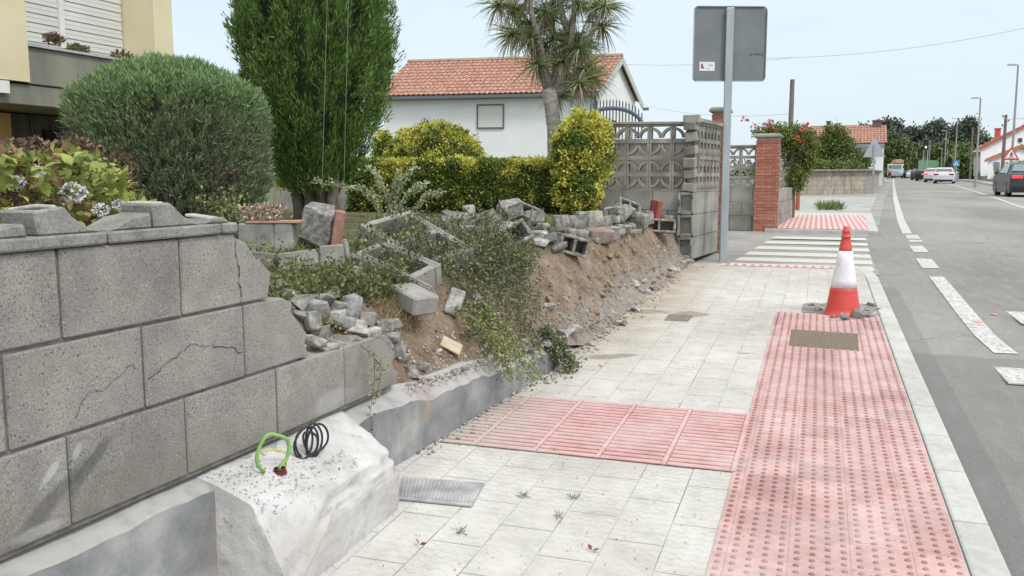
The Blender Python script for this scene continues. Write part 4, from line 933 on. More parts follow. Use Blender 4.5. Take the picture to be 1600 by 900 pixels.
for k, (px, py, w, h) in enumerate(((470, 485, 20, 16), (505, 480, 22, 14), (520, 510, 26, 18), (540, 520, 24, 20), (480, 520, 26, 22), (500, 535, 22, 18), (560, 525, 24, 16), (575, 510, 18, 16), (610, 545, 20, 20), (620, 560, 18, 18), (630, 572, 16, 14), (470, 505, 18, 12), (590, 530, 18, 12), (530, 490, 20, 14), (455, 470, 18, 12), (520, 470, 16, 12), (645, 590, 14, 12), (660, 580, 14, 10))):
    put(px, py, w*1.7, h*1.6, (RB, RB, RBL, CONC)[k % 4], 220+k, 'grey stone-sized fragment heaped on the smashed end of the near wall', group='fragments on the smashed wall end', e=.3, lift=.005, n=11)
for k, (px, py, w, h) in enumerate(((505, 552, 44, 16), (545, 560, 40, 18), (575, 566, 46, 14), (604, 560, 30, 22), (528, 540, 30, 22), (560, 545, 34, 20), (492, 538, 26, 20), (612, 578, 26, 16))):
    d = ray(px, py); tt_ = -1.88/d[0]; P_ = CC+d*tt_
    if P_[2] < .69: P_[2] = .70
    chunk('concrete_chunk', (P_[0], P_[1], P_[2]+.012), (w/FPX*tt_, .12, h/FPX*tt_), 700+k, (RB, CONC, RBL)[k % 3], 'flat broken piece lying directly on the lowest smashed wall course', 'rubble', 'flat pieces on the lowest wall course', (random.uniform(-.2,.2), random.uniform(-.2,.2), PI/2+random.uniform(-.3,.3)), .005, 12, .3)
# fallen pieces of screen wall: open rectangular frames with grooves
FRM = mat('frame_block', (.21,.205,.19), (.34,.33,.31), 6, bump=.4, bscale=60, fine=.12)
def frameblock(pts, nrm, label, w=.05, depth=.13, cells=2, name='fallen_frame_block'):
    A, B, Cc = [Vector(p) for p in pts]; ux = (B-A); Lx = ux.length; ux.normalize(); uy = (Cc-A); uy -= ux*uy.dot(ux); Ly = uy.length; uy.normalize(); uz = ux.cross(uy)
    if uz.z < 0: uz = -uz
    R = Matrix((ux, uy, uz)).transposed(); t = thing(name, label, 'screen block', A)
    mb = MB()
    def bar(x0, x1, y0, y1): mb.box(((x0+x1)/2, (y0+y1)/2, -depth/2), (x1-x0, y1-y0, depth))
    bar(0, Lx, 0, w); bar(0, Lx, Ly-w, Ly)
    for k in range(cells+1):
        x = k*(Lx-w)/cells; bar(x+.001, x+w-.001, w+.001, Ly-w-.001)
    mb.v = [tuple((R @ Vector(p))+A) for p in mb.v]; obj('frame', mb, FRM, t, bevel=.006)
    mb = MB(); 
    for y0 in (w*.35, Ly-w*.65): mb.box((Lx/2, y0+w*.15, .0005), (Lx-.02, w*.22, .004))
    mb.v = [tuple((R @ Vector(p))+A) for p in mb.v]; obj('groove', mb, CONCD, t); return t
dd = lambda x, y, d: D(x, y, d)
frameblock([dd(640, 328, 6.0), dd(742, 388, 5.6), dd(598, 372, 5.6)], None, 'uppermost fallen screen-block frame lying aslant in the brambles')
frameblock([dd(600, 374, 5.45), dd(690, 412, 5.15), dd(662, 450, 4.9)], None, 'middle fallen screen-block frame with open triangular corner', cells=1)
frameblock([dd(566, 392, 5.35), dd(676, 446, 4.85), dd(572, 418, 5.2)], None, 'third fallen frame strip partly under weeds', cells=3, w=.035, depth=.10)
mb = MB(); A = dd(640, 452, 4.75); B = dd(690, 478, 4.55); ux = (B-A).normalized(); uy = Vector((0, 0, 1)).cross(ux).normalized(); uz = ux.cross(uy); R = Matrix((ux, uy, uz)).transposed()
mb.box((.07, -.02, -.03), (.24, .16, .10)); mb.v = [tuple((R @ Vector(p))+A) for p in mb.v]; tag(obj('concrete_block', mb, FRM, bevel=.01), 'solid lowest fallen block with its corner pointing down over the bare earth', 'concrete block')
hollow('hollow_block', 822, 350, .36, 'hollow block lying on its side on the ridge right of the biggest lump', (PI/2*.8, .3, AZ+.8), lift=.09)
hollow('hollow_block', 752, 362, .34, 'half buried hollow block on the ridge above the brambles', (.5, -.3, AZ-.6), lift=.05)
hollow('hollow_block', 893, 392, .26, 'broken hollow block hanging at the lip of the earth cut', (PI/2, .25, AZ+.2), lift=.05)
hollow('hollow_block', 790, 395, .34, 'hollow block standing askew among the brambles', (PI/2*.7, -.4, AZ+.5), lift=.08)
frameblock([dd(735, 350, 7.4), dd(800, 372, 7.1), dd(712, 372, 7.0)], None, 'small fallen screen-block frame on the ridge behind the brambles', cells=1, w=.04, depth=.10)
frameblock([dd(800, 352, 8.3), dd(872, 368, 8.0), dd(792, 372, 7.9)], None, 'pale fallen frame strip lying along the rubble ridge', cells=2, w=.04, depth=.10)
# stones on the slope and gravel
for k in range(120):
    y_ = random.uniform(5.0, 11.3); u = random.random()**2.2*.42; X = face_x(y_)-.02-u if k % 3 else face_x(y_)+random.uniform(-.06, .10)
    s_ = random.choice((.04, .05, .07, .09, .12, .15))*(1.0 if u < .2 else .6); z_ = max(GZ(X, y_), H(y_)) if X < face_x(y_)-.09 else (H(y_) if X > face_x(y_) or y_ > 7.0 else foot_top(y_))
    chunk('stone', (X, y_, z_+s_*.12), (s_, s_*.8, s_*.6), 300+k, (RBL, RB, RBL, RBROWN)[k % 4], 'small loose stone at the foot of the earth cut', 'stone', 'loose stones at the foot of the earth cut', bevel=.003, n=10, e=.7)
CLOD = mat('soil_clod', (.20,.145,.10), (.34,.265,.195), 14, bump=.8, bscale=40)
for k in range(46):
    y_ = random.uniform(5.6, 11.4); X = face_x(y_)-.05-random.random()**1.3*.45; s_ = random.choice((.04, .06, .08, .11))
    chunk('soil_clod', (X, y_, GZ(X, y_)+s_*.1), (s_, s_*.9, s_*.7), 500+k, CLOD, 'lump of brown earth clinging to the earth cut', 'soil clod', 'soil clods on the earth cut', bevel=.006, n=12, e=.9)
for k in range(30):
    px, py = random.uniform(695, 1010), random.uniform(345, 388)
    if px < 860: py = min(py, 372)
    put(px, py, random.uniform(10, 24), random.uniform(8, 16), (RB, RBL, CONCD, CONC)[k % 4], 560+k, 'small broken concrete piece strewn over the ridge between the hedge and the earth cut', group='small pieces strewn over the ridge', e=.4, n=12)
for k in range(14):
    y_ = random.uniform(3.75, 4.9); X = face_x(y_)-random.uniform(.04, .22); s_ = random.choice((.03, .045, .06))
    chunk('stone', (X, y_, max(GZ(X, y_), foot_top(y_))+s_*.2), (s_, s_*.8, s_*.6), 400+k, (RBL, RB)[k % 2], 'small pale stone on top of the footing under the brambles', 'stone', 'stones on the footing', bevel=.003, n=10, e=.7)
def gravel(name, n, fx, fy, smin, smax, m, zf):
    T = np.array([(1,0,-.4),(-.5,.87,-.4),(-.5,-.87,-.4),(0,0,.7)]); V = []; F = []
    for i in range(n):
        y_ = fy(); X = fx(y_); s_ = random.uniform(smin, smax); r = Euler((random.random()*6, random.random()*6, random.random()*6)).to_matrix()
        V.append((T @ np.array(r))*s_*np.array([1, 1, .7])+np.array([X, y_, zf(X, y_)+s_*.2])); o = 4*i; F += [(o, o+1, o+2), (o, o+3, o+1), (o+1, o+3, o+2), (o+2, o+3, o)]
    return struct(npobj(name, np.concatenate(V), np.array(F), m), 'stuff')
def zfoot(X, y): return max(GZ(X, y), 0) if X < face_x(y)-.09 else (H(y)+.003 if (X > face_x(y) or y > 6.9) else foot_top(y))
gravel('gravel', 4200, lambda y: face_x(y)+random.gauss(-.10, .11), lambda: random.uniform(3.7, 11.4), .004, .018, mat('gravel_bits', (.24,.19,.15), (.52,.49,.45), island=1), zfoot)
gravel('grit', 1500, lambda y: random.uniform(-1.5, .5), lambda: random.uniform(2.4, 11.2)**1.0, .0015, .005, mat('grit_bits', (.12,.10,.08), (.40,.37,.33), island=1), lambda X, y: H(y)+.004)
gravel('plaster_crumbs', 900, lambda y: random.uniform(-1.86, -1.60), lambda: random.uniform(2.3, 3.4), .002, .006, mat('crumbs', (.25,.24,.23), (.62,.61,.60), island=1), lambda X, y: lerp(.425, .285, min(1, max(0, (X+1.9)/.365))**1.3)+.002 if 2.36 < y < 3.08 else H(y)-.02)
mb = MB(); mb.box((0,0,0), (.12, .09, .012)); o = obj('stone_flake', mb, mat('ochre_stone', (.45,.38,.27), (.55,.47,.34), 20), bevel=.004); g = GG(700, 545); o.location = g+Vector((.02, 0, .02)); o.rotation_euler = (.5, .5, .4); tag(o, 'flat ochre stone flake on the bare earth under the fallen block', 'stone')

# =================================================================== PLANTS
JUN = mat('juniper_leaf', (.10,.17,.07), (.31,.45,.20), island=1, rough=.7, trans=.15); JBR = mat('juniper_brown', (.15,.14,.09), (.26,.24,.165), island=1, trans=.1)
CORE = mat('juniper_core', (.035,.032,.022), (.06,.055,.035), 12)
def trunk_mb(p0, p1, r0, r1, n=5, wob=.03, seed=0):
    mb = MB(); p0, p1 = Vector(p0), Vector(p1); pts = []; rr = []
    for i in range(n+1):
        t_ = i/n; pts.append(p0.lerp(p1, t_)+Vector((noise.noise(Vector((t_*3, seed, 0))), noise.noise(Vector((t_*3, seed, 5))), 0))*wob*(t_ > 0)); rr.append(lerp(r0, r1, t_))
    mb.tube(pts, rr, 10); return mb
BARK = mat('bark', (.10,.08,.065), (.20,.165,.14), 10, bump=.8, bscale=40, stretch=(3,3,.6))
# -- rounded juniper
c = D(263, 190, 7.5); t = thing('juniper_bush', 'big boxy grey-green juniper bush with a domed top behind the near wall', 'bush', (c.x, c.y, .82))
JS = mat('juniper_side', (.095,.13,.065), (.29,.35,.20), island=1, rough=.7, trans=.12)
def rsq(a, e=.55): ca, sa = math.cos(a), math.sin(a); k_ = (abs(ca)**(2/e)+abs(sa)**(2/e))**(-e/2); return ca*k_, sa*k_
HWX, HWY, ZS, ZP, ZB = .685, .60, 1.99, .27, 1.0
Pl = []; Nl = []; Kd = []
for i in range(6200):
    if i % 5 < 3:
        a = random.random()*2*PI; ux_, uy_ = rsq(a); f = random.random(); z_ = lerp(ZB, ZS+.02, f); b_ = 1+.05*noise.noise(Vector((ux_*2.5, uy_*2.5, z_*2)))+.035*noise.noise(Vector((ux_*8, uy_*8, z_*4)))
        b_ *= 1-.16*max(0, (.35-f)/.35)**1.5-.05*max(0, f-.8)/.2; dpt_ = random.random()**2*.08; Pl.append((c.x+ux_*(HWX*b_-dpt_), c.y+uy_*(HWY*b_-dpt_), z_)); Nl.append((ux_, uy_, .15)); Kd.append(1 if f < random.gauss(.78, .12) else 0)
    else:
        a = random.random()*2*PI; ux_, uy_ = rsq(a); r_ = math.sqrt(random.random()); px_ = ux_*r_-.05; z_ = ZS+ZP*(1-r_**2.0)+.04*noise.noise(Vector((ux_*r_*4, uy_*r_*4, 2))); Pl.append((c.x+ux_*r_*HWX*.96, c.y+uy_*r_*HWY*.96, z_)); Nl.append((ux_*r_*.5, uy_*r_*.5, .9)); Kd.append(0)
P = np.array(Pl); Nn = np.array(Nl); Kd = np.array(Kd); k = 17
tip = rng.normal(size=P.shape)*.018; ax_ = unit(Nn*.8+np.array([0,0,1.0])+rng.normal(size=P.shape)*.22); along = rng.random((len(P), k, 1))*.10
PP = (P[:, None, :]+ax_[:, None, :]*along+rng.normal(size=(len(P), k, 3))*.012).reshape(-1, 3); DR = np.repeat(ax_, k, 0)+rng.normal(size=PP.shape)*.36
V1, F1 = leafmesh(PP, DR, rng.uniform(.03, .062, len(PP)), rng.uniform(.006, .011, len(PP)), mid=.45)
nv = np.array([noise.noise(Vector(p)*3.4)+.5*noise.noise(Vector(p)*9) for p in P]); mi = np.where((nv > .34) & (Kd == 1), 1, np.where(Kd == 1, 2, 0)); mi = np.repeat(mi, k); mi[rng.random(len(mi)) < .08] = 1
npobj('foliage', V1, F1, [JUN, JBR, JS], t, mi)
vs = []; fs = []; U = 28; lv = [(ZB, .70), (1.2, .84), (1.6, .9), (ZS-.03, .88), (ZS+ZP*.45, .62), (ZS+ZP*.78, .30), (ZS+ZP*.88, .02)]
for z_, r_ in lv:
    for q_ in range(U): ux_, uy_ = rsq(2*PI*q_/U); vs.append((c.x+ux_*HWX*r_, c.y+uy_*HWY*r_, z_-.02))
for j in range(len(lv)-1):
    for q_ in range(U): fs.append((j*U+q_, j*U+(q_+1) % U, (j+1)*U+(q_+1) % U, (j+1)*U+q_))
npobj('foliage_core', vs, fs, CORE, t)  # plain dark solid added inside the bush, backing the tufts
# -- tall conifer
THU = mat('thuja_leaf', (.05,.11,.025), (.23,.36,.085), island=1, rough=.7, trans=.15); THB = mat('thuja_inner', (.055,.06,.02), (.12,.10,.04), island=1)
c = D(495, 300, 10); t = thing('conifer', 'tall dark green conifer with upswept sprays and a thick bare trunk behind the rubble', 'tree', (c.x, c.y, .85))
zz = [1.26, 1.44, 1.72, 1.95, 2.3, 2.8, 3.3, 3.7, 4.3, 4.8]; rz = [.24, .34, .46, .55, .69, .775, .775, .73, .5, .1]
n = 1500; Zs = rng.uniform(1.28, 4.5, n); A = rng.random(n)*2*PI; rr = np.interp(Zs, zz, rz)
lump = np.array([noise.noise(Vector((math.cos(a)*1.8, math.sin(a)*1.8, z_*1.3)))*.13+noise.noise(Vector((math.cos(a)*5, math.sin(a)*5, z_*2.5)))*.07 for a, z_ in zip(A, Zs)])
rad_ = (rr+lump)*(.84+.16*rng.random(n)**.5); base = np.column_stack([c.x+np.cos(A)*rad_, c.y+np.sin(A)*rad_, Zs-.10]); Nn = np.column_stack([np.cos(A), np.sin(A), np.zeros(n)])
ax_ = unit(Nn*.42+np.array([0,0,1.0])+rng.normal(size=base.shape)*.16); Lp = rng.uniform(.16, .36, n); k = 72
al = rng.random((n, k, 1)); wd_ = .055*(1-al*.75)*np.sqrt(al+.15)
PP = (base[:, None, :]+ax_[:, None, :]*al*Lp[:, None, None]+rng.normal(size=(n, k, 3))*wd_).reshape(-1, 3); DR = np.repeat(ax_, k, 0)+rng.normal(size=PP.shape)*.30+np.repeat(Nn, k, 0)*.12
V1, F1 = leafmesh(PP, DR, rng.uniform(.035, .085, len(PP)), rng.uniform(.008, .015, len(PP)), mid=.5)
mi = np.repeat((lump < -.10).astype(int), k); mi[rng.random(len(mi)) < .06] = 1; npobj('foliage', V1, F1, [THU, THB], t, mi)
vs = []; fs = []; U = 24
for j, (z_, r_) in enumerate(zip(zz, rz)):
    for q_ in range(U): vs.append((c.x+math.cos(2*PI*q_/U)*r_*.80, c.y+math.sin(2*PI*q_/U)*r_*.80, z_+.05))
for j in range(len(zz)-1):
    for q_ in range(U): fs.append((j*U+q_, j*U+(q_+1) % U, (j+1)*U+(q_+1) % U, (j+1)*U+q_))
npobj('foliage_core', vs, fs, mat('conifer_core', (.015,.03,.008), (.03,.045,.015), 8), t)  # dark solid core added behind the sprays
for k, (a, b) in enumerate(((-.20, -.25), (-.06, -.05), (.08, .10), (.20, .26))):
    obj('trunk', trunk_mb((c.x+a, c.y-.05, .80), (c.x+b, c.y, 1.75), .085, .05, seed=k), BARK, t, smooth=True)
for k, (x_, s_) in enumerate(((-.28, .4), (.35, -.25))):
    pass
# -- hedge, golden bushes
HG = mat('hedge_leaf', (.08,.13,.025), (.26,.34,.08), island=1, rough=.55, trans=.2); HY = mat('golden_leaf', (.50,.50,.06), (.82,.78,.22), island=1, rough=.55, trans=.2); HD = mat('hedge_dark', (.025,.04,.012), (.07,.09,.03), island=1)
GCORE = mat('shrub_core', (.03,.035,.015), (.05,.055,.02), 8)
def golden(name, label, c, r, n, L, ythr, seed, cat='bush', amp=.16, e=.9, zmin=-.9, shell=.78, topy=.0, lobes=()):
    t = thing(name, label, cat, (c.x, c.y, c.z-r[2]))
    P, Nn = ellip(n, c, r, e, shell, amp, seed, zmin)
    for lc, lr, ln in lobes: P_, N_ = ellip(ln, lc, lr, 1, shell, amp, seed+1); P = np.vstack([P, P_]); Nn = np.vstack([Nn, N_])
    k = 5; PP = np.repeat(P, k, 0)+rng.normal(size=(len(P)*k, 3))*L*.5; DR = np.repeat(Nn, k, 0)*.7+rnd_dirs(len(PP))+np.array([0,0,.35])
    V1, F1 = leafmesh(PP, DR, rng.uniform(.7, 1.15, len(PP))*L, rng.uniform(.38, .55, len(PP))*L, curl=.15)
    nv = np.array([noise.noise(Vector(p)*3.6+Vector((seed, 0, 0)))+.6*noise.noise(Vector(p)*10) for p in P])+topy*(P[:, 2]-c.z)/r[2]
    mi = np.repeat(np.where(nv > ythr, 1, 0), k); rr_ = rng.random(len(mi)); mi[(rr_ < .12)] = 1; mi[rr_ > .93] = 2
    npobj('foliage', V1, F1, [HG, HY, HD], t, mi); cv, cf = blobcore(c, [q_*.80 for q_ in r], seed, e=e, amp=amp); npobj('foliage_core', cv, cf, GCORE, t); return t  # core is a plain dark blob added under the leaves
a, b = D(556, 300, 12.2), D(900, 300, 11.9); ctr = (a+b)/2; ctr.z = 1.17; Lh = (b-a).length/2
t = thing('hedge', 'long clipped green hedge with yellow young leaves behind the rubble ridge', 'hedge', (ctr.x, ctr.y, .84)); dirv = (b-a).normalized(); side_ = Vector((-dirv.y, dirv.x, 0))
n = 16000; u = rng.uniform(-1, 1, n); face = rng.random(n); w = np.where(face < .35, rng.uniform(-1, 1, n), -1.0); zt = np.where(face < .35, 1.0, rng.uniform(-1, 1, n))
bmp = np.array([noise.noise(Vector((x_*7, z_*2, y_)))+.5*noise.noise(Vector((x_*20, z_*5, y_))) for x_, y_, z_ in zip(u, w, zt)])
topc = 1.0
P = np.array(ctr)+np.outer(u*Lh, np.array(dirv))+np.outer((w*(.40+bmp*.05)-rng.random(n)*.0)+rng.random(n)*.08*(w < 0), np.array(side_)); P[:, 2] = ctr.z+zt*(.40+bmp*.045)
nrm = np.where((face < .35)[:, None], np.array([0,0,1.0]), -np.array(side_)); k = 5; PP = np.repeat(P, k, 0)+rng.normal(size=(n*k, 3))*.022; DR = np.repeat(nrm, k, 0)*.6+rnd_dirs(n*k)+np.array([0,0,.35])
V1, F1 = leafmesh(PP, DR, rng.uniform(.03, .05, n*k), rng.uniform(.014, .024, n*k), curl=.15)
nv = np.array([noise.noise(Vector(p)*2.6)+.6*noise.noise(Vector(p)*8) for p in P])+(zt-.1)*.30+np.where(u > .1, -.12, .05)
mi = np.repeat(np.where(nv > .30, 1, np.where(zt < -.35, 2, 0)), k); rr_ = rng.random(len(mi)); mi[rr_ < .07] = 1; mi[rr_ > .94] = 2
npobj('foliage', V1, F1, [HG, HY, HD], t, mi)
mb = MB(); mb.box((0,0,0), (Lh*2-.1, .70, .72)); mb = place(mb, Matrix.Rotation(math.atan2(dirv.y, dirv.x), 3, 'Z'), ctr); obj('foliage_core', mb, GCORE, t)  # plain dark box added as the hedge's core
c = D(903, 285, 11.4); c.z = 1.32; lb_ = [(D(915, 212, 11.4), (.30, .28, .27), 1500), (D(893, 228, 11.3), (.22, .22, .24), 900), (D(935, 245, 11.4), (.17, .2, .30), 500)]; golden('golden_shrub', 'upright golden-leaved shrub at the right end of the hedge beside the screen wall', c, (.28, .30, .50), 2000, .048, .02, 5, e=1, amp=.35, topy=.16, lobes=lb_)
c = D(680, 245, 15); c.z = 1.62; golden('golden_shrub', 'dome-shaped golden shrub rising behind the hedge in front of the white house', c, (.80, .7, .64), 5200, .05, -.02, 9, topy=.2)
c = D(598, 225, 20); c.z = 1.9; golden('small_shrub', 'small green shrub with yellow tips seen between the tall conifer and the white house', c, (.22, .2, .5), 500, .07, .1, 13)
c = D(445, 268, 19); c.z = 1.45; golden('small_shrub', 'small yellow-green plant seen between the juniper bush and the tall conifer', c, (.25, .2, .35), 350, .07, .1, 17)
# -- hydrangea behind the near wall
t = thing('hydrangea', 'hydrangea with large yellow-green leaves and faded flower heads directly behind the near wall', 'bush', D(100, 340, 3.1))
HL = mat('hydrangea_leaf', (.10,.15,.03), (.44,.48,.13), island=1, rough=.5, trans=.25); HR = mat('hydrangea_red_leaf', (.17,.09,.05), (.42,.34,.14), island=1, rough=.6, trans=.2); HB = mat('dried_flower', (.09,.05,.035), (.24,.16,.12), island=1)
HLAC = mat('pale_flower', (.55,.55,.58), (.78,.78,.80), island=1)
def bigleaf(P, Dr, L, W):   # two halves folded along the midrib, pointed tip
    n = len(P); Dr = unit(Dr); s = unit(np.cross(Dr, unit(rng.normal(size=(n, 3))*.35+np.array([0,0,1])))); nn = np.cross(s, Dr); nn *= np.sign(nn[:, 2:3]+1e-6)
    L = L[:, None]; W = W[:, None]
    m0 = P; m1 = P+Dr*L*.3+nn*L*.03; m2 = P+Dr*L*.65+nn*L*.02; tp = P+Dr*L-nn*L*.12; a1 = P+Dr*L*.28+s*W*.5+nn*L*.12; a2 = P+Dr*L*.62+s*W*.42+nn*L*.08; b1_ = P+Dr*L*.28-s*W*.5+nn*L*.12; b2_ = P+Dr*L*.62-s*W*.42+nn*L*.08
    V = np.stack([m0, m1, m2, tp, a1, a2, b1_, b2_], 1).reshape(-1, 3); F = []
    for i in range(n):
        o = 8*i; F += [(o, o+1, o+4, o), (o+1, o+2, o+5, o+4), (o+2, o+3, o+5, o+2), (o, o+6, o+1, o), (o+1, o+6, o+7, o+2), (o+2, o+7, o+3, o+2)]
    return V, F
def polyobj(name, V, F, mats, parent, mi=None):
    me = bpy.data.meshes.new(name); F2 = [tuple(dict.fromkeys(f)) for f in F]; me.from_pydata([tuple(v) for v in V], [], F2)
    if mi is not None: me.polygons.foreach_set('material_index', mi)
    return finish(name, me, mats, parent, False)
n = 2300; px = rng.uniform(-40, 232, n); dep = rng.uniform(2.5, 3.9, n)
topy_ = np.interp(px, [-40, 0, 40, 130, 180, 225], [222, 232, 240, 236, 262, 320]); py = topy_+rng.random(n)**1.2*(365-topy_)
P = np.array([D(a, b, d_) for a, b, d_ in zip(px, py, dep)]); ok = np.array([p[0] < -2.14 and p[2] > .9 for p in P]); P = P[ok]
Dr = rng.normal(size=P.shape)*.9+np.array([.15, -.35, .05]); Lf = rng.uniform(.028, .062, len(P))
V1, F1 = bigleaf(P, Dr, Lf, Lf*.62); nvv = np.array([noise.noise(Vector(p)*4) for p in P]); mi = np.repeat(np.where(nvv+rng.normal(size=len(P))*.2 > .27, 1, 0), 6)
polyobj('leaves', V1, F1, [HL, HR], t, mi.tolist())
mb = MB()
for _ in range(26):
    p = Vector(P[rng.integers(len(P))]); q_ = Vector((p.x+random.uniform(-.1,.1), p.y+random.uniform(-.1,.1), .8)); mb.tube([q_, (p+q_)/2+Vector((.02,.02,0)), p], .004, 5)
obj('stems', mb, mat('hydrangea_stem', (.16,.10,.06), (.25,.2,.12), 9), t)
def floret(px, py, d_, r, m, n, name):
    c = D(px, py, d_); P, Nn = ellip(n, c, (r, r, r*.8), 1, .7, .1, 3); V1, F1 = leafmesh(P, Nn+rnd_dirs(len(P))*.9, r*.42, r*.30); npobj(name, V1, F1, m, t)
for px, py, d_, r in ((20, 238, 3.0, .055), (5, 258, 2.9, .05), (70, 250, 3.2, .05), (95, 240, 3.4, .05), (120, 236, 3.4, .055), (140, 240, 3.5, .05), (78, 262, 3.1, .045), (190, 255, 3.3, .04), (40, 300, 2.75, .035), (30, 255, 3.1, .045), (55, 235, 3.2, .05), (150, 262, 3.2, .035), (110, 258, 3.0, .035), (10, 315, 2.7, .03), (200, 285, 3.1, .03), (85, 318, 2.7, .025)): floret(px, py, d_, r, HB, 170, 'dried_flower_head')
for px, py, d_, r in ((114, 302, 2.75, .034), (158, 328, 2.8, .022), (62, 268, 2.8, .018), (26, 285, 2.7, .02), (185, 320, 2.9, .018)): floret(px, py, d_, r, HLAC, 150, 'pale_flower_head')
# -- brambles
BRL = mat('bramble_leaf', (.055,.08,.04), (.24,.28,.16), island=1, rough=.6, trans=.2); BRY = mat('bramble_young', (.22,.26,.09), (.40,.42,.18), island=1, trans=.2); STM = mat('bramble_stem', (.07,.06,.035), (.13,.10,.06), 8)
def stemcloud(name, label, stems, lf, leafn, mats=(BRL, BRY), cat='bramble', yprob=.1, W=.5, r=.003, spread=.02):
    t = thing(name, label, cat, stems[0][0]); mb = MB(); PP = []; DD = []
    for st in stems:
        mb.tube(st, [r*(1-.7*i/len(st)) for i in range(len(st))], 4)
        for i in range(len(st)-1):
            a, b = Vector(st[i]), Vector(st[i+1])
            for _ in range(leafn):
                q_ = a.lerp(b, random.random()); dv = (b-a).normalized()*.5+Vector((random.gauss(0,1), random.gauss(0,1), random.gauss(0,1)+.3))*.8
                PP.append(np.array(q_)+rng.normal(size=3)*spread); DD.append(np.array(dv))
    obj('stems', mb, STM, t); PP = np.array(PP); V1, F1 = leafmesh(PP, np.array(DD), rng.uniform(.6, 1.2, len(PP))*lf, rng.uniform(.8, 1.2, len(PP))*lf*W, curl=.15)
    npobj('leaves', V1, F1, list(mats), t, (rng.random(len(PP)) < yprob).astype(int)); return t
def arch(p0, p1, h, n=9, wob=.04, hang=0):
    p0, p1 = Vector(p0), Vector(p1); s_ = random.random()*50; out = []
    for i in range(n+1):
        t_ = i/n; q_ = p0.lerp(p1, t_)+Vector((0, 0, h*math.sin(PI*t_**.8))); q_ += Vector((noise.noise(Vector((t_*4, s_, 0))), noise.noise(Vector((t_*4, s_, 3))), noise.noise(Vector((t_*4, s_, 7)))))*wob*2; out.append(q_)
    return out
st = []
for _ in range(84):
    a = GG(random.uniform(670, 830), random.uniform(372, 425)); px_, py_ = random.uniform(690, 850), random.uniform(425, 570)
    if px_ < 700+(py_-430)*.5: px_ += 45
    b = GG(px_, min(py_, 430+(px_-690)*1.5 if px_ < 780 else 560)); st.append(arch(a, b, random.uniform(.05, .34), wob=.07))
stemcloud('bramble', 'dense tangle of green brambles spilling over the rubble and down the bank', st, .028, 20, yprob=.16, W=.36, spread=.035)
st = [arch(GG(random.uniform(700, 760), random.uniform(470, 520)), GG(random.uniform(780, 850), random.uniform(560, 600)), random.uniform(.05, .15)) for _ in range(16)]
stemcloud('bramble', 'yellow-green young shoots trailing down over the footing', st, .024, 16, yprob=.75)
st = [arch(DX(852, 525, -1.62)+Vector((0,0,.02)), G(random.uniform(868, 905), random.uniform(570, 584)), random.uniform(.02, .08), wob=.03) for _ in range(9)]
stemcloud('bramble', 'small leafy branch that has dropped onto the pavement at the foot of the footing', st, .028, 14, yprob=.1)
st = []
for _ in range(46):
    a = GG(random.uniform(560, 700), random.uniform(360, 440)); b = GG(random.uniform(560, 720), random.uniform(380, 470)); st.append(arch(a, b, random.uniform(.10, .30)))
stemcloud('bramble', 'loose bramble stems growing through the fallen frame blocks', st, .030, 9, yprob=.15)
a = GG(505, 540); a.z += .12; b = DX(585, 560, -1.74); c_ = DX(578, 645, -1.72); st = [[a, a.lerp(b, .5)+Vector((0,0,.03)), b, b.lerp(c_, .5)+Vector((.01,0,0)), c_, c_+Vector((0,.02,-.10))]]
st.append([b, b+Vector((.01, .05, -.05)), c_+Vector((0,.05,.03))])
stemcloud('bramble', 'single thin bramble shoot hanging down in front of the wall above the pedestal', st, .020, 16, yprob=.5, r=.002, spread=.008)
# pale variegated sprigs behind the planter
VL = mat('variegated_leaf', (.32,.38,.20), (.66,.68,.50), island=1, trans=.2)
st = []
for (ax, ay, bx, by) in ((640, 322, 490, 282), (625, 330, 575, 262), (600, 330, 650, 262), (612, 335, 625, 268), (600, 335, 560, 290), (620, 325, 668, 285), (640, 330, 690, 300)):
    A_ = GG(ax, 372+10); A_ = D(ax, ay+20, 7.4); B_ = D(bx, by, 7.2); st.append(arch(A_, B_, .08, wob=.02))
stemcloud('variegated_shrub', 'arching sprigs with small cream-edged leaves between the hedge and the pillar lump', st, .035, 26, mats=(VL, BRY), cat='shrub', yprob=.15, W=.45, spread=.012)
st = [arch(D(345+random.uniform(-10, 25), 350, 4.3), D(335+random.uniform(-20, 55), random.uniform(300, 345), 4.3), .03, wob=.02, n=5) for _ in range(7)]
stemcloud('weed_sprig', 'leafy weed sprig rising where the near wall top breaks off', st, .022, 12, yprob=.6, cat='weed')
# -- weeds and grass
def tufts(name, pts, n, hmin, hmax, w, m, lean=.5, kind='stuff'):
    pts = np.array(pts); PP = np.repeat(pts, n, 0)+rng.normal(size=(len(pts)*n, 3))*np.array([.02, .02, .002]); DR = rng.normal(size=PP.shape)*lean+np.array([0,0,1])
    V1, F1 = leafmesh(PP, DR, rng.uniform(hmin, hmax, len(PP)), w, mid=.35); return struct(npobj(name, V1, F1, m), kind)
GRS = mat('grass_blade', (.06,.09,.02), (.22,.26,.09), island=1, trans=.2); DRY = mat('dry_grass', (.22,.17,.09), (.50,.42,.26), island=1, trans=.2); WEED = mat('weed_leaf', (.075,.095,.035), (.27,.28,.14), island=1, trans=.2)
pts = []
for _ in range(900): q_ = GG(random.uniform(370, 640), random.uniform(380, 470)); pts.append(q_)
for _ in range(500): q_ = GG(random.uniform(560, 1000), random.uniform(335, 372)); pts.append(q_)
tufts('grass', pts, 9, .02, .09, .006, GRS, .8)
pts = [GG(random.uniform(585, 650), random.uniform(478, 520)) for _ in range(110)]; tufts('dry_grass', pts, 14, .04, .12, .003, DRY, 1.1)
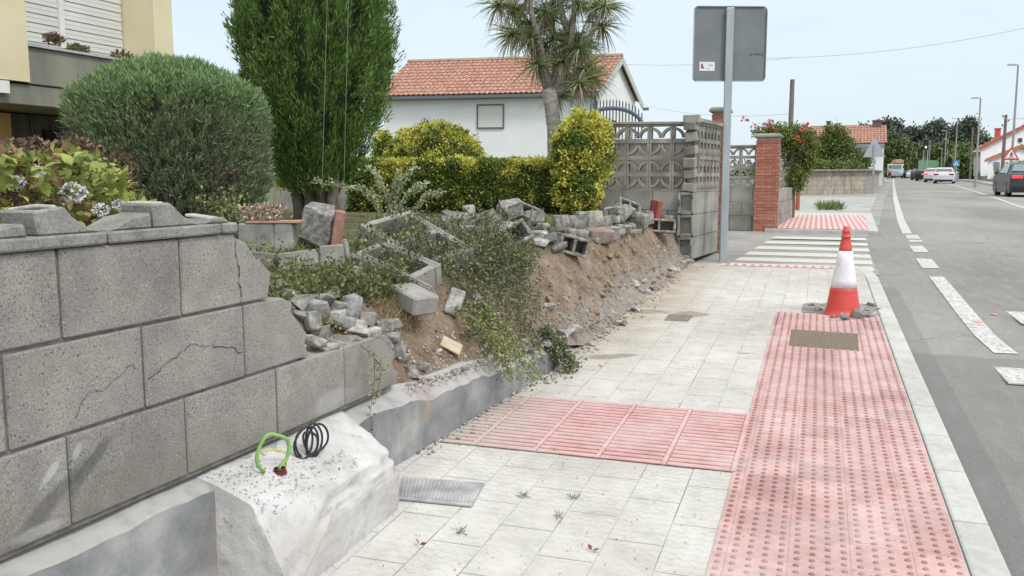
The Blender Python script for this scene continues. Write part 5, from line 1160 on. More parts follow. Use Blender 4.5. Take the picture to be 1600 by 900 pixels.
pts = [GG(random.uniform(478, 510), random.uniform(505, 530))+Vector((0, 0, .03)) for _ in range(30)]; tufts('dry_grass', pts, 12, .03, .07, .003, DRY, .8)
pts = [GG(random.uniform(860, 1050), random.uniform(378, 400)) for _ in range(120)]; tufts('dry_grass', pts, 8, .02, .07, .003, DRY, 1)
pts = []
for _ in range(330): q_ = GG(random.uniform(420, 640), random.uniform(425, 475)); q_.z += random.random()*.06; pts.append(q_)
PPp = np.repeat(np.array(pts), 10, 0)+rng.normal(size=(len(pts)*10, 3))*.04; V1, F1 = leafmesh(PPp, rnd_dirs(len(PPp))+np.array([0,0,.5]), .026, .014, curl=.15); struct(npobj('weeds', V1, F1, WEED), 'stuff')
pts = []
for _ in range(260): q_ = GG(random.uniform(340, 440), random.uniform(345, 440)); pts.append(q_)
PPp = np.repeat(np.array(pts), 12, 0)+rng.normal(size=(len(pts)*12, 3))*.05; V1, F1 = leafmesh(PPp, rnd_dirs(len(PPp))+np.array([0,0,.5]), .028, .016, curl=.15); struct(npobj('weeds', V1, F1, [mat('weed_light', (.12,.14,.04), (.30,.32,.12), island=1)]), 'stuff')
for k, (px, py) in enumerate(((896, 778), (873, 808), (719, 832), (868, 705), (818, 776))):
    g = G(px, py, .003); n = 34; PPp = np.tile(np.array(g), (n, 1))+rng.normal(size=(n, 3))*np.array([.008, .008, 0]); V1, F1 = leafmesh(PPp, rng.normal(size=(n, 3))+np.array([0,0,.9]), rng.uniform(.012, .04, n), .003)
    tag(npobj('weed_tuft', V1, F1, (GRS, DRY)[k % 2]), 'tiny weed tuft growing in a pavement joint', 'weed', 'weed tufts in the joints')
for k, (px, py) in enumerate(((655, 851), (925, 860))):
    g = G(px, py, .008); V1, F1 = leafmesh(np.array([g, g]), np.array([[1, .3, .3], [-.6, .5, .5]]), .03, .016); tag(npobj('dead_leaf', V1, F1, mat('dead_leaf', (.24,.10,.05))), ('curled brown dead leaf on the tiles right of the pedestal', 'dead leaf on the tiles in the middle of the pavement')[k], 'leaf')
pts = [G(random.uniform(1278, 1315), random.uniform(322, 329), -.07) for _ in range(60)]; tufts('grass', pts, 10, .08, .3, .02, GRS, .5)

# -- cordyline
c = D(870, 242, 15); t = thing('cordyline_tree', 'many-branched cordyline tree with spiky leaf rosettes in front of the white house', 'tree', (c.x, c.y, .7))
d15 = 15/FPX
def cp(px, py, dd_=0): return D(px, py, 15+dd_)
mb = MB(); CB = mat('cordyline_bark', (.22,.205,.185), (.42,.40,.37), 6, bump=.6, bscale=30, stretch=(1,1,4))
mb.tube([cp(868, 290), cp(867, 240), cp(866, 200), cp(862, 165), cp(858, 140)], [.15, .125, .12, .125, .13], 12)
brn = [((858,145),(845,115),(832,80),(818,50),(800,15),(790,-20)), ((860,145),(850,100),(842,60),(830,20),(828,-15)), ((862,145),(868,110),(866,70),(862,30),(870,-10)), ((864,145),(885,110),(893,60),(898,10),(900,-30)), ((866,150),(895,125),(908,95),(915,70),(930,40),(945,10)), ((872,130),(890,118),(900,128),(915,118)), ((845,115),(838,100),(836,70),(852,35),(868,5)), ((893,60),(880,30),(874,0),(868,-25))]
tips = []
for k, b in enumerate(brn):
    dz_ = random.Random(k).uniform(-.5, .5); pp = [cp(x_, y_, dz_*i/len(b)) for i, (x_, y_) in enumerate(b)]; mb.tube(pp, [lerp(.07, .03, i/len(pp)) for i in range(len(pp))], 8); tips.append((pp[-1], k))
    if k < 5 and len(pp) > 3: tips += [(pp[-3]+Vector((random.uniform(-.25,.25), random.uniform(-.3,.3), 0)), k+20), (pp[-2]+Vector((random.uniform(-.25,.25), random.uniform(-.3,.3), 0)), k+30)]
obj('trunk', mb, CB, t, smooth=True)
for x_, y_ in ((915, 108), (925, 125), (905, 130), (800, 55), (828, 35), (865, 60), (890, 55), (930, 10), (870, 150), (855, 75), (905, 75), (815, 15), (780, 8), (840, 100), (880, 95)): tips.append((cp(x_, y_, random.uniform(-.6, .6)), 50))
VV = []; FF = []; MI = []; o = 0
for tp, kk in tips:
    for _ in range(100):
        dv = Vector((random.gauss(0,1), random.gauss(0,1), random.gauss(.25,.8))).normalized(); L_ = random.uniform(.35, .62); dead = dv.z < -.25; w_ = .013
        s_ = dv.cross(Vector((random.random(), random.random(), random.random()+.1))).normalized(); p = Vector(tp); seg_ = []
        for i in range(4):
            seg_.append((p-s_*w_*(1-i/3.3), p+s_*w_*(1-i/3.3))); dv = (dv+Vector((0, 0, -.28 if not dead else -.6))).normalized(); p = p+dv*L_/3
        for i, (a, b) in enumerate(seg_):
            VV += [tuple(a), tuple(b)]
            if i: FF.append((o+2*i-2, o+2*i-1, o+2*i+1, o+2*i)); MI.append(1 if dead else 0)
        o += 8
npobj('leaf_rosettes', VV, FF, [mat('cordyline_leaf', (.13,.17,.07), (.36,.40,.20), island=1, trans=.2), mat('cordyline_dead', (.24,.21,.14), (.44,.40,.28), island=1)], t, MI)

# =================================================================== BUILDINGS
def wall_dir(a, b): return math.atan2(b[1]-a[1], b[0]-a[0])
WW = mat('white_render', (.78,.79,.80), (.83,.84,.85), 1.2, bump=.1, bscale=30)
q = NT('roof_tile', rough=.85); vv = q.noise(9, 3); c = q.ramp(vv, [(.3, (.28,.13,.10)), (.5, (.42,.22,.165)), (.7, (.54,.36,.29))]); c = q.mix(q.ramp(q.noise(1.5, 5), [(.5, 0.), (.7, .5)]), c, (.25,.19,.15)); q.color(c); q.b.inputs['Roughness'].default_value = .9; RT_ = q.m
def tileroof(mb, e0, e1, r0, r1, cols, rowsn, amp=.05, drop=.03):
    e0, e1, r0, r1 = map(Vector, (e0, e1, r0, r1)); nrm = (e1-e0).cross(r0-e0).normalized(); nrm = -nrm if nrm.z < 0 else nrm; m = cols*4; vs = []; fs = []; off = len(mb.v)
    for j in range(rowsn*2+2):
        jj = j//2; tt = (jj+(j % 2)*1.0)/rowsn if j < rowsn*2 else 1
        tt = min(1, tt); st_ = (drop if j % 2 == 0 else 0)
        for i in range(m+1):
            s_ = i/m; p = e0.lerp(e1, s_).lerp(r0.lerp(r1, s_), tt); vs.append(p+nrm*(amp*abs(math.sin(PI*cols*s_))**.8+st_))
    nn_ = rowsn*2+2
    for j in range(nn_-1):
        for i in range(m): fs.append((j*(m+1)+i, j*(m+1)+i+1, (j+1)*(m+1)+i+1, (j+1)*(m+1)+i))
    mb.add(vs, fs)
# white house
t = thing('white_house', 'white house with a red tiled gable roof and one shuttered window behind the cordyline', 'house', D(770, 262, 40))
c1 = D(932, 200, 39.5); bs = .4
def dirv_(deg): return Vector((math.cos(deg), math.sin(deg), 0))
pA = Vector((c1.x, c1.y, 0)); pL = Vector((*D(600, 200, 41.6)[:2], 0)); fdir = (pL-pA).normalized(); bdir = Vector((-fdir.y, fdir.x, 0)); bdir = bdir if bdir.y > 0 else -bdir
bk = Vector((.12, 1, 0)).normalized()*5.4; pB = pA+bk; pC = pL+bk; ze = D(932, 142, 39.5).z; zr = ze+1.75
mb = MB(); mid = (pA+pB)/2; midL = (pL+pC)/2
def V3(p, z_): return (p.x, p.y, z_)
mb.add([V3(pA, bs), V3(pL, bs), V3(pL, ze), V3(pA, ze)], [(0,1,2,3)]); mb.add([V3(pA, bs), V3(pB, bs), V3(pB, ze), V3(mid, zr-.1), V3(pA, ze)], [(0,1,2,3,4)]); mb.add([V3(pL, bs), V3(pC, bs), V3(pC, ze), V3(midL, zr-.1), V3(pL, ze)], [(4,3,2,1,0)]); mb.add([V3(pB, bs), V3(pC, bs), V3(pC, ze), V3(pB, ze)], [(3,2,1,0)])
obj('wall', mb, WW, t)
ov = fdir*-.25; fo = -bk.normalized()*.45; mb = MB(); tileroof(mb, pA+ov+fo+Vector((0,0,ze-.12)), pL-ov*1.2+fo+Vector((0,0,ze-.12)), mid+ov+Vector((0,0,zr)), midL-ov*1.2+Vector((0,0,zr)), 44, 11, .06, .035)
tileroof(mb, pB+ov-fo+Vector((0,0,ze-.12)), pC-ov*1.2-fo+Vector((0,0,ze-.12)), mid+ov+Vector((0,0,zr)), midL-ov*1.2+Vector((0,0,zr)), 44, 8, .06, .035); rf = obj('roof', mb, RT_, t)
mb = MB(); mb.tube([mid+ov+Vector((0,0,zr+.05)), midL-ov*1.2+Vector((0,0,zr+.05))], .11, 8); obj('ridge_tiles', mb, mat('ridge_tile', (.33,.22,.17), (.48,.36,.29), 4), rf)
mb = MB()   # pale barge board and eaves
def board(a, b, h, w, mb):
    a, b = Vector(a), Vector(b); m = (b-a); L_ = m.length; x_ = m.normalized(); y_ = Vector((0,0,1)).cross(x_).normalized(); z_ = x_.cross(y_); R = Matrix((x_, y_, z_)).transposed(); k = len(mb.v); mb.box((0,0,0), (L_, w, h)); c_ = (a+b)/2
    for i in range(k, len(mb.v)): mb.v[i] = tuple(R @ Vector(mb.v[i])+c_)
board(pA+ov+fo+Vector((0,0,ze-.3)), mid+ov+Vector((0,0,zr-.16)), .22, .05, mb); board(mid+ov+Vector((0,0,zr-.16)), pB+ov-fo+Vector((0,0,ze-.3)), .28, .05, mb); obj('barge_board', mb, mat('pale_wood', (.52,.54,.53)), rf)
mb = MB(); board(pA+ov+fo*1.05+Vector((0,0,ze-.20)), pL-ov*1.2+fo*1.05+Vector((0,0,ze-.20)), .13, .12, mb); board(pA+fo*.5+Vector((0,0,ze-.26)), pL+fo*.5+Vector((0,0,ze-.26)), .04, .5, mb); mb.tube([pA+fo*.9+Vector((0,0,ze-.25)), pA+fo*.2+Vector((0,0,ze-.55)), pA+fo*.12+Vector((0,0,ze-.9)), pA+fo*.12+Vector((0,0,bs))], .05, 8); board(pB+ov-fo+Vector((0,0,ze-.42)), pB+ov-fo+fdir*-.3+Vector((0,0,ze-.42)), .14, .14, mb)
obj('gutter', mb, mat('gutter_grey', (.15,.16,.18), rough=.5), t)
fn = Vector((fdir.y, -fdir.x, 0)); fn = fn if fn.y < 0 else -fn
def on_front(px, py, out=0):   # point on the front plane
    d_ = ray(px, py); t_ = (np.array(pA)-CC) @ np.array(fn)/(d_ @ np.array(fn)); return Vector(CC+d_*t_)+fn*out
a, b = on_front(746, 165), on_front(787, 199); zw0, zw1 = b.z, a.z; wc = (a+b)/2; ang_ = wall_dir(b, a); ww = (Vector((a.x, a.y))-Vector((b.x, b.y))).length
mb = MB(); 
for dx_, dz_, sx_, sz_ in ((-ww/2, 0, .045, zw1-zw0+.10), (ww/2, 0, .045, zw1-zw0+.10), (0, (zw1-zw0)/2+.02, ww-.045, .06), (0, -(zw1-zw0)/2-.02, ww-.045, .06)): mb.box((dx_, 0, dz_), (sx_, .08, sz_))
wf = obj('window', place(mb, Matrix.Rotation(ang_, 3, 'Z'), wc+fn*.03), mat('window_recess_shade', (.16,.15,.15)), t)  # dark bars paint the shade of the window recess
mb = MB()
for k in range(14): mb.box((0, .01 if k % 2 else .006, -(zw1-zw0)/2+(k+.5)*(zw1-zw0)/14), (ww-.07, .02, (zw1-zw0)/14-.004))
obj('shutter', place(mb, Matrix.Rotation(ang_, 3, 'Z'), wc+fn*.012), mat('shutter_cream', (.70,.68,.65)), wf)
# iron gate
gp = D(962, 215, 22); t = thing('iron_gate', 'dark wrought iron gate with a rounded spiked top seen over the screen wall', 'gate', (gp.x, gp.y, .6)); mb = MB(); GA = AZ
for i in range(17):
    x_ = -.62+i*.078+.0; top = D(962, 195, 22).z+.02+.55*math.sqrt(max(0, 1-((x_-(-.15))/.85)**2))*1.0
    mb.box((x_, 0, (top-.6)/2), (.028, .024, top-.6)); mb.box((x_, 0, top-.6+.03), (.03, .03, .06), taper=.1)
mb.box((-.05, 0, 1.2), (.13, .05, 1.9)); obj('bars', mb, DARKM, t, local=True); mb = MB(); pts = []
zb_ = D(962, 195, 22).z-.6-.08
for k in range(17): a = PI*k/16; pts.append((-.12+.78*math.cos(a), -.01, zb_+.48*math.sin(a)))
mb.tube(pts, .05, 6); obj('arched_rail', mb, mat('gate_rail', (.13,.15,.20), rough=.5), t, local=True); t.rotation_euler.z = GA*.5

# yellow apartment building, left
YL = mat('yellow_render', (.70,.62,.41), (.78,.70,.49), 1.5, bump=.15, bscale=40); OC = mat('olive_concrete', (.20,.20,.165), (.29,.285,.24), 2.5, bump=.4, bscale=30, stretch=(1,1,.4)); BX = -1.0
tb = thing('apartment_building', 'pale yellow apartment building with a recessed window, closed white shutters and grey concrete balcony trough', 'building', D(60, 230, 11))
ux = Vector((.02, 1, 0)).normalized()                     # facade runs back along the street
P0 = D(57, 275, 11.2); P0.z = 0
nx_ = Vector((ux.y, -ux.x, 0))                            # outward normal (towards the street)
def FP(s_, out, z_): return P0+ux*s_+nx_*out+Vector((0,0,z_))
def zat(px, py, out=0): # coordinates on facade plane shifted outwards
    d_ = ray(px, py); o_ = P0+nx_*out; t_ = (np.array(o_)-CC) @ np.array(nx_)/(d_ @ np.array(nx_)); p = Vector(CC+d_*t_); return (p-P0).dot(ux), p.z
def fbox(mb, s0, s1, o0, o1, z0, z1, mi=0):
    P = [FP(s0,o0,z0), FP(s1,o0,z0), FP(s1,o1,z0), FP(s0,o1,z0), FP(s0,o0,z1), FP(s1,o0,z1), FP(s1,o1,z1), FP(s0,o1,z1)]
    mb.add(P, [(0,3,2,1),(4,5,6,7),(0,1,5,4),(1,2,6,5),(2,3,7,6),(3,0,4,7)], mi)
sB, zB = zat(61, 130); zT = 9
# front projecting volume ends at s=0; its lower edge at zB
mb = MB(); fbox(mb, -7, 0, -4, 0, zB, zT); 
s2, _ = zat(214, 80, -.35); s3, _ = zat(273, 80, -.0)
fbox(mb, s2, s3+.0, -4, -.02, zB-.35, zT); fbox(mb, 0.001, s2-.001, -4, -.62, zB+.05, zT); fbox(mb, .0, .03, -.6, -.3, zB+.4, zT)
obj('wall', mb, YL, tb)
mb = MB(); s1e, ztr = zat(190, 93, 0); _, zt0 = zat(62, 72, 0)
fbox(mb, .0, s2+.25, -.75, -.03, zB-.02, zt0-.02); fbox(mb, -6, s2+.3, -4, -.05, zB-.28, zB-.03); obj('balcony_trough', mb, OC, tb, bevel=.01)
mb = MB(); fbox(mb, .005, s2+.26, -.62, -.56, zt0-.015, zt0+.12); fbox(mb, .0, s2+.27, -.28, .01, zt0-.018, zt0+.012); obj('trough_rim', mb, mat('trough_rim', (.40,.41,.42), (.50,.51,.52), 5), tb)
mb = MB(); s_a, s_b = .06, s2-.02
for k in range(34): fbox(mb, s_a, lerp(s_a, s_b, .46), -.615, -.585-.01*(k % 2), zt0-.1+.062*k, zt0-.1+.062*k+.055); fbox(mb, lerp(s_a, s_b, .50), s_b, -.615, -.585-.01*(k % 2), zt0-.1+.062*k, zt0-.1+.062*k+.055)
sh = obj('window_shutter', mb, mat('shutter_white', (.68,.68,.66), (.74,.74,.72), 2), tb); mb = MB(); fbox(mb, lerp(s_a, s_b, .46), lerp(s_a, s_b, .50), -.61, -.56, zt0-.1, zt0+2); obj('shutter_rail', mb, WHITE, sh)
mb = MB(); fbox(mb, -6, s2+2, -4, -1.2, .5, zB-.3); obj('recess_wall', mb, mat('dark_panel', (.085,.08,.072), (.13,.12,.11), 2, stretch=(4,4,.3)), tb)
mb = MB()
for k in range(14): fbox(mb, -1.6+k*.33, -1.575+k*.33, -1.2, -1.18, .5, zB-.3)
fbox(mb, -2, 3, -1.2, -1.165, 1.52, 1.56); obj('panel_battens', mb, mat('panel_batten', (.12,.11,.10)), tb)
mb = MB(); sa_, za_ = zat(70, 203, -1.15); sb_, zb2 = zat(104, 235, -1.15); fbox(mb, sa_, sb_, -1.2, -1.14, zb2, za_); obj('dark_opening', mb, mat('opening_dark', (.02,.02,.022)), tb)
so_, zo_ = zat(14, 150, -1.0); mb = MB(); fbox(mb, so_-3, so_, -1.5, -1.0, .5, zB-.32); obj('ochre_wall', mb, mat('ochre_render', (.55,.34,.14), (.62,.40,.18), 2), tb)
mb = MB(); so_, zo_ = zat(15, 146, .02); _, zo2 = zat(10, 126, .02); fbox(mb, so_-1.2, so_, -.4, .03, zo_, zo2); obj('white_beam', mb, WHITE, tb)
for k, (px, py, s_, lbl) in enumerate(((122, 76, .06, 'small green and brown plant with a terracotta lump in the middle of the concrete trough'), (84, 62, .05, 'dried plant remains at the left end of the concrete trough'), (190, 82, .075, 'dry brown plant at the right end of the concrete trough'))):
    ss, zz_ = zat(px, py, -.15); c = FP(ss, -.15, zt0+.05 if k != 1 else zt0+.14); P, Nn = ellip(260, c, (s_*1.3, s_*3.0, s_*1.1), 1, .3, .2, k); V1, F1 = leafmesh(P, rnd_dirs(len(P))+np.array([0,0,.4]), .07, .03)
    tag(npobj('trough_plant', V1, F1, [mat('dry_plant', (.12,.08,.06), (.28,.20,.14), island=1), HG], None, (rng.random(len(F1)) < (.35 if k == 0 else .05)).astype(int)), lbl, 'plant')

# =================================================================== STREET, MIDDLE AND FAR
def simplecrown(name, P0_, P1_, n, L, mats, parent, split=.3, seed=0, e=1, amp=.25, shell=.5, zmin=-1, k=4):
    P, Nn = ellip(n, P0_, P1_, e, shell, amp, seed, zmin); PP = np.repeat(P, k, 0)+rng.normal(size=(len(P)*k, 3))*L*.8; DR = np.repeat(Nn, k, 0)*.5+rnd_dirs(len(PP))
    V1, F1 = leafmesh(PP, DR, L*1.1, L*.55); return V1, F1, (rng.random(len(F1)) < split).astype(int)
LB = mat('bush_leaf', (.05,.085,.02), (.20,.25,.075), island=1, trans=.2); LB2 = mat('bush_leaf_light', (.16,.20,.05), (.32,.35,.12), island=1, trans=.2); FL = mat('trumpet_flower', (.45,.06,.03), (.62,.16,.08), island=1); FLP = mat('pink_flower', (.42,.03,.10), (.60,.10,.16), island=1)
def pd(px, py, d): return D(px, py, d)
def bush(name, label, blobs, L, d, mats=None, cat='bush', n=900, flowers=None, group=None, base=None, trunk=True, split=.3, shell=.45):
    x0, y0 = blobs[0][:2]; c0 = pd(x0, y0, d); t = thing(name, label, cat, base or (c0.x, c0.y, H(c0.y)), 0, group); parts = []
    for k, (px, py, rx, ry, nn_) in enumerate(blobs):
        c = pd(px, py, d+random.uniform(-.02, .02)*d); r = (rx/FPX*d, rx/FPX*d*.8, ry/FPX*d); parts.append(simplecrown('', c, r, nn_, L, mats, None, split, seed=k+7, shell=shell))
    V1, F1, M1 = join([(a, b, 0) for a, b, m in parts]); M1 = np.concatenate([m for _, _, m in parts])
    npobj('crown' if cat == 'tree' else 'foliage', V1, F1, list(mats or (LB, LB2)), t, M1)
    if trunk: obj('trunk', trunk_mb((c0.x, c0.y, H(c0.y)-.1), (c0.x, c0.y, c0.z), .012*d/4+.02, .01*d/4+.01), BARK, t)
    return t
t = bush('climbing_bush', 'bushy climber with orange trumpet flowers hanging over the wall right of the red brick pillar', [(1240, 222, 30, 26, 900), (1222, 214, 22, 16, 400), (1252, 250, 20, 34, 700), (1243, 280, 12, 22, 300), (1205, 208, 26, 12, 350), (1262, 225, 14, 22, 300)], .06, 20)
mb_P = []
for px, py in ((1255, 203), (1248, 218), (1260, 196)): mb_P += [np.array(pd(px+random.uniform(-3,3), py+random.uniform(-3,3), 19.3)) for _ in range(12)]
for k in range(0, len(mb_P), 12): V1, F1 = leafmesh(np.mean(mb_P[k:k+12], axis=0)+rng.normal(size=(14, 3))*.03, rnd_dirs(14), .08, .05); npobj('flower_cluster', V1, F1, FL, t)
mb_P = [np.array(pd(1160+random.uniform(0, 50), 205-random.random()*20, 19.2)) for _ in range(26)]
for p_ in mb_P[:8]: V1, F1 = leafmesh(p_+rng.normal(size=(5, 3))*.02, rnd_dirs(5), .08, .05); npobj('pink_flower', V1, F1, FLP, t)
p = pd(1165, 214, 30); mb = MB(); P_ = [pd(1150, 214, 40), pd(1180, 212, 40)]; 
# stone wall
q = NT('stone_wall', rough=.95); x, y, z = q.xyz(); br = q.brick(q.comb(q.math('ADD', x, y), z), .45, .22, .012, .5, (.34,.31,.25), (.44,.40,.33), (.25,.23,.19), .3)
c = q.mix(1, br[0], q.ramp(q.noise(3, 6, rough=.7), [(.3, .72), (.6, 1.1)]), 'MULTIPLY'); stn = q.ramp(q.noise(5, 4, q.comb(q.math('MULTIPLY', x, 1), y, q.math('MULTIPLY', z, .12))), [(.55, 0.), (.7, .5)]); c = q.mix(stn, c, (.14,.14,.11)); q.color(c); q.bump(q.noise(14, 6), .03, .6); SW = q.m
ga, gb = G(1250, 305, -.08), G(1353, 300, -.08); gc = G(1383, 281, -.08)
t = thing('stone_wall', 'low beige stone garden wall facing the driveway on the left side of the road', 'wall', ga)
mb = MB(); pts = [(Vector((ga.x-.6, ga.y-.3, 0))), Vector((gb.x, ga.y+3.0, 0)), Vector((gc.x-1.4, gc.y*.8, 0))]; pts[1] = Vector((2.0, 42.5, 0))
pts[1] = Vector((*G(1352, 303, -.08)[:2], 0)); pts[2] = Vector((*G(1381, 283.5, -.08)[:2], 0))
zt_ = [pd(1253, 267, ((np.array(ga)-CC) @ FW)).z]
ztop = zt_[0]
for a, b in zip(pts, pts[1:]):
    dv = (b-a).normalized(); nv_ = Vector((-dv.y, dv.x, 0))*.3; z0a, z0b = H(a.y)-.3, H(b.y)-.3
    za, zb = (ztop, ztop+.03) if a is pts[0] else (ztop+.03, ztop+.25)
    mb.add([V3(a, z0a), V3(b, z0b), V3(b+nv_, z0b), V3(a+nv_, z0a), V3(a, za), V3(b, zb), V3(b+nv_, zb), V3(a+nv_, za)], [(0,3,2,1),(4,5,6,7),(0,1,5,4),(1,2,6,5),(2,3,7,6),(3,0,4,7)])
obj('masonry', mb, SW, t)
mb = MB()
for a, b in zip(pts, pts[1:]):
    za, zb = (ztop, ztop+.03) if a is pts[0] else (ztop+.03, ztop+.25); board(V3(a, za+.03), V3(b, zb+.03), .07, .45, mb)
obj('coping', mb, CONC, t)
# triangular sign seen from behind
gT = G(1363, 302, -.08); dT = (np.array(gT)-CC) @ FW; t = thing('warning_sign', 'triangular road sign seen from its grey back at the end of the beige stone wall', 'road sign', gT)
sT = dT/FPX; hP = 68*sT; mb = MB(); mb.box((0, 0, hP*.5+.1), (.09, .05, hP+.25)); obj('post', mb, STEEL, t, local=True)
mb = MB(); r_ = 16.5*sT; mb.prism([(-r_, hP*.0+56*sT), (r_, 56*sT), (r_*.08, 85*sT), (-r_*.08, 85*sT)], .03, .05); obj('sign_panel', mb, mat('sign_pale_grey', (.40,.44,.47)), t, local=True); t.rotation_euler.z = AZ*.4
# trees / house behind the stone wall
bush('small_tree', 'light green tree behind the beige stone wall left of the red-roofed house', [(1303, 228, 26, 26, 800), (1290, 245, 18, 20, 400), (1318, 240, 18, 22, 400), (1305, 208, 14, 12, 200)], .14, 46, cat='tree')
bush('garden_shrub', 'dark shrub behind the stone wall under the red-roofed house', [(1345, 252, 14, 13, 400)], .14, 50, mats=(LB, LB), trunk=False)
bush('garden_shrub', 'row of grassy shrubs along the top of the beige stone wall', [(1275, 260, 16, 7, 300), (1305, 261, 20, 7, 300), (1335, 262, 14, 6, 200)], .12, 43, trunk=False)
def house(name, label, d, corners, eave_y, ridge, wallm=WW):
    pass
# red-roofed house (long side to the camera)
dH = 75; t = thing('red_roof_house', 'white house with a red tiled roof and dark red window beyond the beige stone wall', 'house', pd(1330, 262, dH))
A_, B_ = pd(1262, 240, dH), pd(1381, 240, dH-2); ze = pd(1330, 224, dH).z; zr = pd(1330, 199, dH+3).z; bk = Vector((.03, 1, 0)).normalized()*6; zb_ = .3
A0, B0 = Vector((A_.x, A_.y, 0)), Vector((B_.x, B_.y, 0)); mb = MB()
mb.add([V3(A0, zb_), V3(B0, zb_), V3(B0, ze), V3(A0, ze)], [(0,1,2,3)]); M_ = B0+bk/2; mb.add([V3(B0, zb_), V3(B0+bk, zb_), V3(B0+bk, ze), V3(M_, zr-.1), V3(B0, ze)], [(0,1,2,3,4)]); mb.add([V3(A0+bk, zb_), V3(A0, zb_), V3(A0, ze), V3(A0+bk/2, zr-.1), V3(A0+bk, ze)], [(0,1,2,3,4)]); mb.add([V3(A0+bk, zb_), V3(B0+bk, zb_), V3(B0+bk, ze), V3(A0+bk, ze)], [(3,2,1,0)]); obj('wall', mb, WW, t)
of = -bk.normalized()*.5; mb = MB(); tileroof(mb, A0+of+Vector((0,0,ze-.1)), B0+of+Vector((.2,0,ze-.1)), A0+bk/2+Vector((0,0,zr)), M_+Vector((.2,0,zr)), 24, 8, .08, .04); tileroof(mb, A0-of+bk+Vector((0,0,ze-.1)), B0-of+bk+Vector((.2,0,ze-.1)), A0+bk/2+Vector((0,0,zr)), M_+Vector((.2,0,zr)), 24, 4, .08, .04); rf = obj('roof', mb, RT_, t)
mb = MB(); board(V3(A0+of*.6, ze-.25), V3(B0+of*.6, ze-.25), .25, .6, mb); obj('eaves', mb, mat('eaves_grey', (.28,.28,.29)), rf)
fdv = (B0-A0).normalized(); fnn = Vector((fdv.y, -fdv.x, 0)); wc = A0.lerp(B0, (1340-1262)/119.)+fnn*.03; z1_, z0_ = pd(1340, 233, dH).z, pd(1340, 246, dH).z; mb = MB(); Rw = Matrix.Rotation(math.atan2(fdv.y, fdv.x), 3, 'Z')
for sx_, sz_, ax, az_ in ((-.26, 0, .06, z1_-z0_), (.26, 0, .06, z1_-z0_), (0, 0, .06, z1_-z0_), (0, (z1_-z0_)/2-.03, .46, .06), (0, -(z1_-z0_)/2+.03, .46, .06)): mb.box((sx_, 0, sz_), (ax, .06, az_))
wf = obj('window', place(mb, Rw, (wc.x, wc.y, (z0_+z1_)/2)), mat('dark_red_frame', (.20,.04,.04)), t); mb = MB(); mb.box((0,0,0), (.46, .02, z1_-z0_-.1)); obj('pane', place(mb, Rw, (wc.x, wc.y, (z0_+z1_)/2)), GLASS, wf)
for px in (1292, 1372, 1366): 
    c = A0.lerp(B0, (px-1262)/119.)+bk*.45; mb = MB(); mb.box((c.x, c.y, zr+.05), (.35, .35, .7)); mb.box((c.x, c.y, zr+.42), (.45, .45, .08)); obj('chimney', mb, mat('dark_chimney', (.15,.12,.10)), rf)
# far eucalyptus wood and green trees
EU = mat('eucalyptus_leaf', (.085,.105,.08), (.19,.22,.17), island=1); EU2 = mat('eucalyptus_dark', (.06,.078,.06), (.135,.155,.12), island=1); GT = mat('green_tree_leaf', (.06,.09,.03), (.17,.21,.08), island=1)  # eucalyptus tones greyed and lightened, distance haze put into the leaf colour
def fartree(name, label, px, ytop, ybase, wpx, d, clumps, mats, group, L=.9, seed=0, tw=1.2):
    r = random.Random(seed); base = pd(px, ybase, d); t = thing(name, label, 'tree', (base.x, base.y, H(base.y)), 0, group); parts = []; top = pd(px, ytop, d); h = top.z-H(base.y); mbt = MB()
    mbt.tube([(base.x, base.y, H(base.y)-.5), (base.x+r.uniform(-.4,.4), base.y, H(base.y)+h*.45), (base.x+r.uniform(-.8,.8), base.y, H(base.y)+h*.85)], [.35*tw/1.2, .25*tw/1.2, .08], 7)
    for k in range(clumps):
        f = r.uniform(.0, 1); w = wpx/FPX*d/2; zc_ = top.z-h*.10-f*h*.55; cx_ = base.x+r.uniform(-1, 1)*w*(.75 if f < .3 else .65); cy_ = base.y+r.uniform(-1, 1)*w*.6; rr_ = w*r.uniform(.34, .55)
        a, b, m = simplecrown('', (cx_, cy_, zc_), (rr_*1.15, rr_, rr_*.8), 130, L, None, None, .4, seed=k+seed, k=3); parts.append((a, b, m)); mbt.tube([(base.x, base.y, zc_-rr_*1.2 if zc_-rr_*1.2 > H(base.y)+.5 else H(base.y)+.5), (cx_, cy_, zc_)], [.12, .05], 5)
    V1, F1, _ = join([(a, b, 0) for a, b, m in parts]); npobj('crown', V1, F1, list(mats), t, np.concatenate([m for _, _, m in parts])); obj('trunk', mbt, BARK, t); return t
ge = 'far eucalyptus trees beyond the traffic'
for k, (px, yt, w, d, c) in enumerate(((1352, 196, 26, 230, 7), (1372, 190, 24, 235, 7), (1392, 188, 34, 230, 11), (1412, 196, 28, 238, 9), (1425, 198, 26, 228, 9), (1440, 200, 24, 245, 8), (1459, 182, 34, 225, 11), (1474, 198, 26, 240, 8), (1494, 186, 38, 226, 11), (1512, 204, 22, 235, 7), (1522, 206, 24, 232, 7), (1448, 215, 30, 222, 9), (1405, 212, 30, 224, 9), (1378, 208, 30, 224, 9), (1535, 216, 24, 240, 6))):
    fartree('eucalyptus_tree', 'tall grey-green eucalyptus in the far wood beyond the queue of cars', px, yt, 276, w, d, c, (EU, EU2), ge, seed=k*3+1)
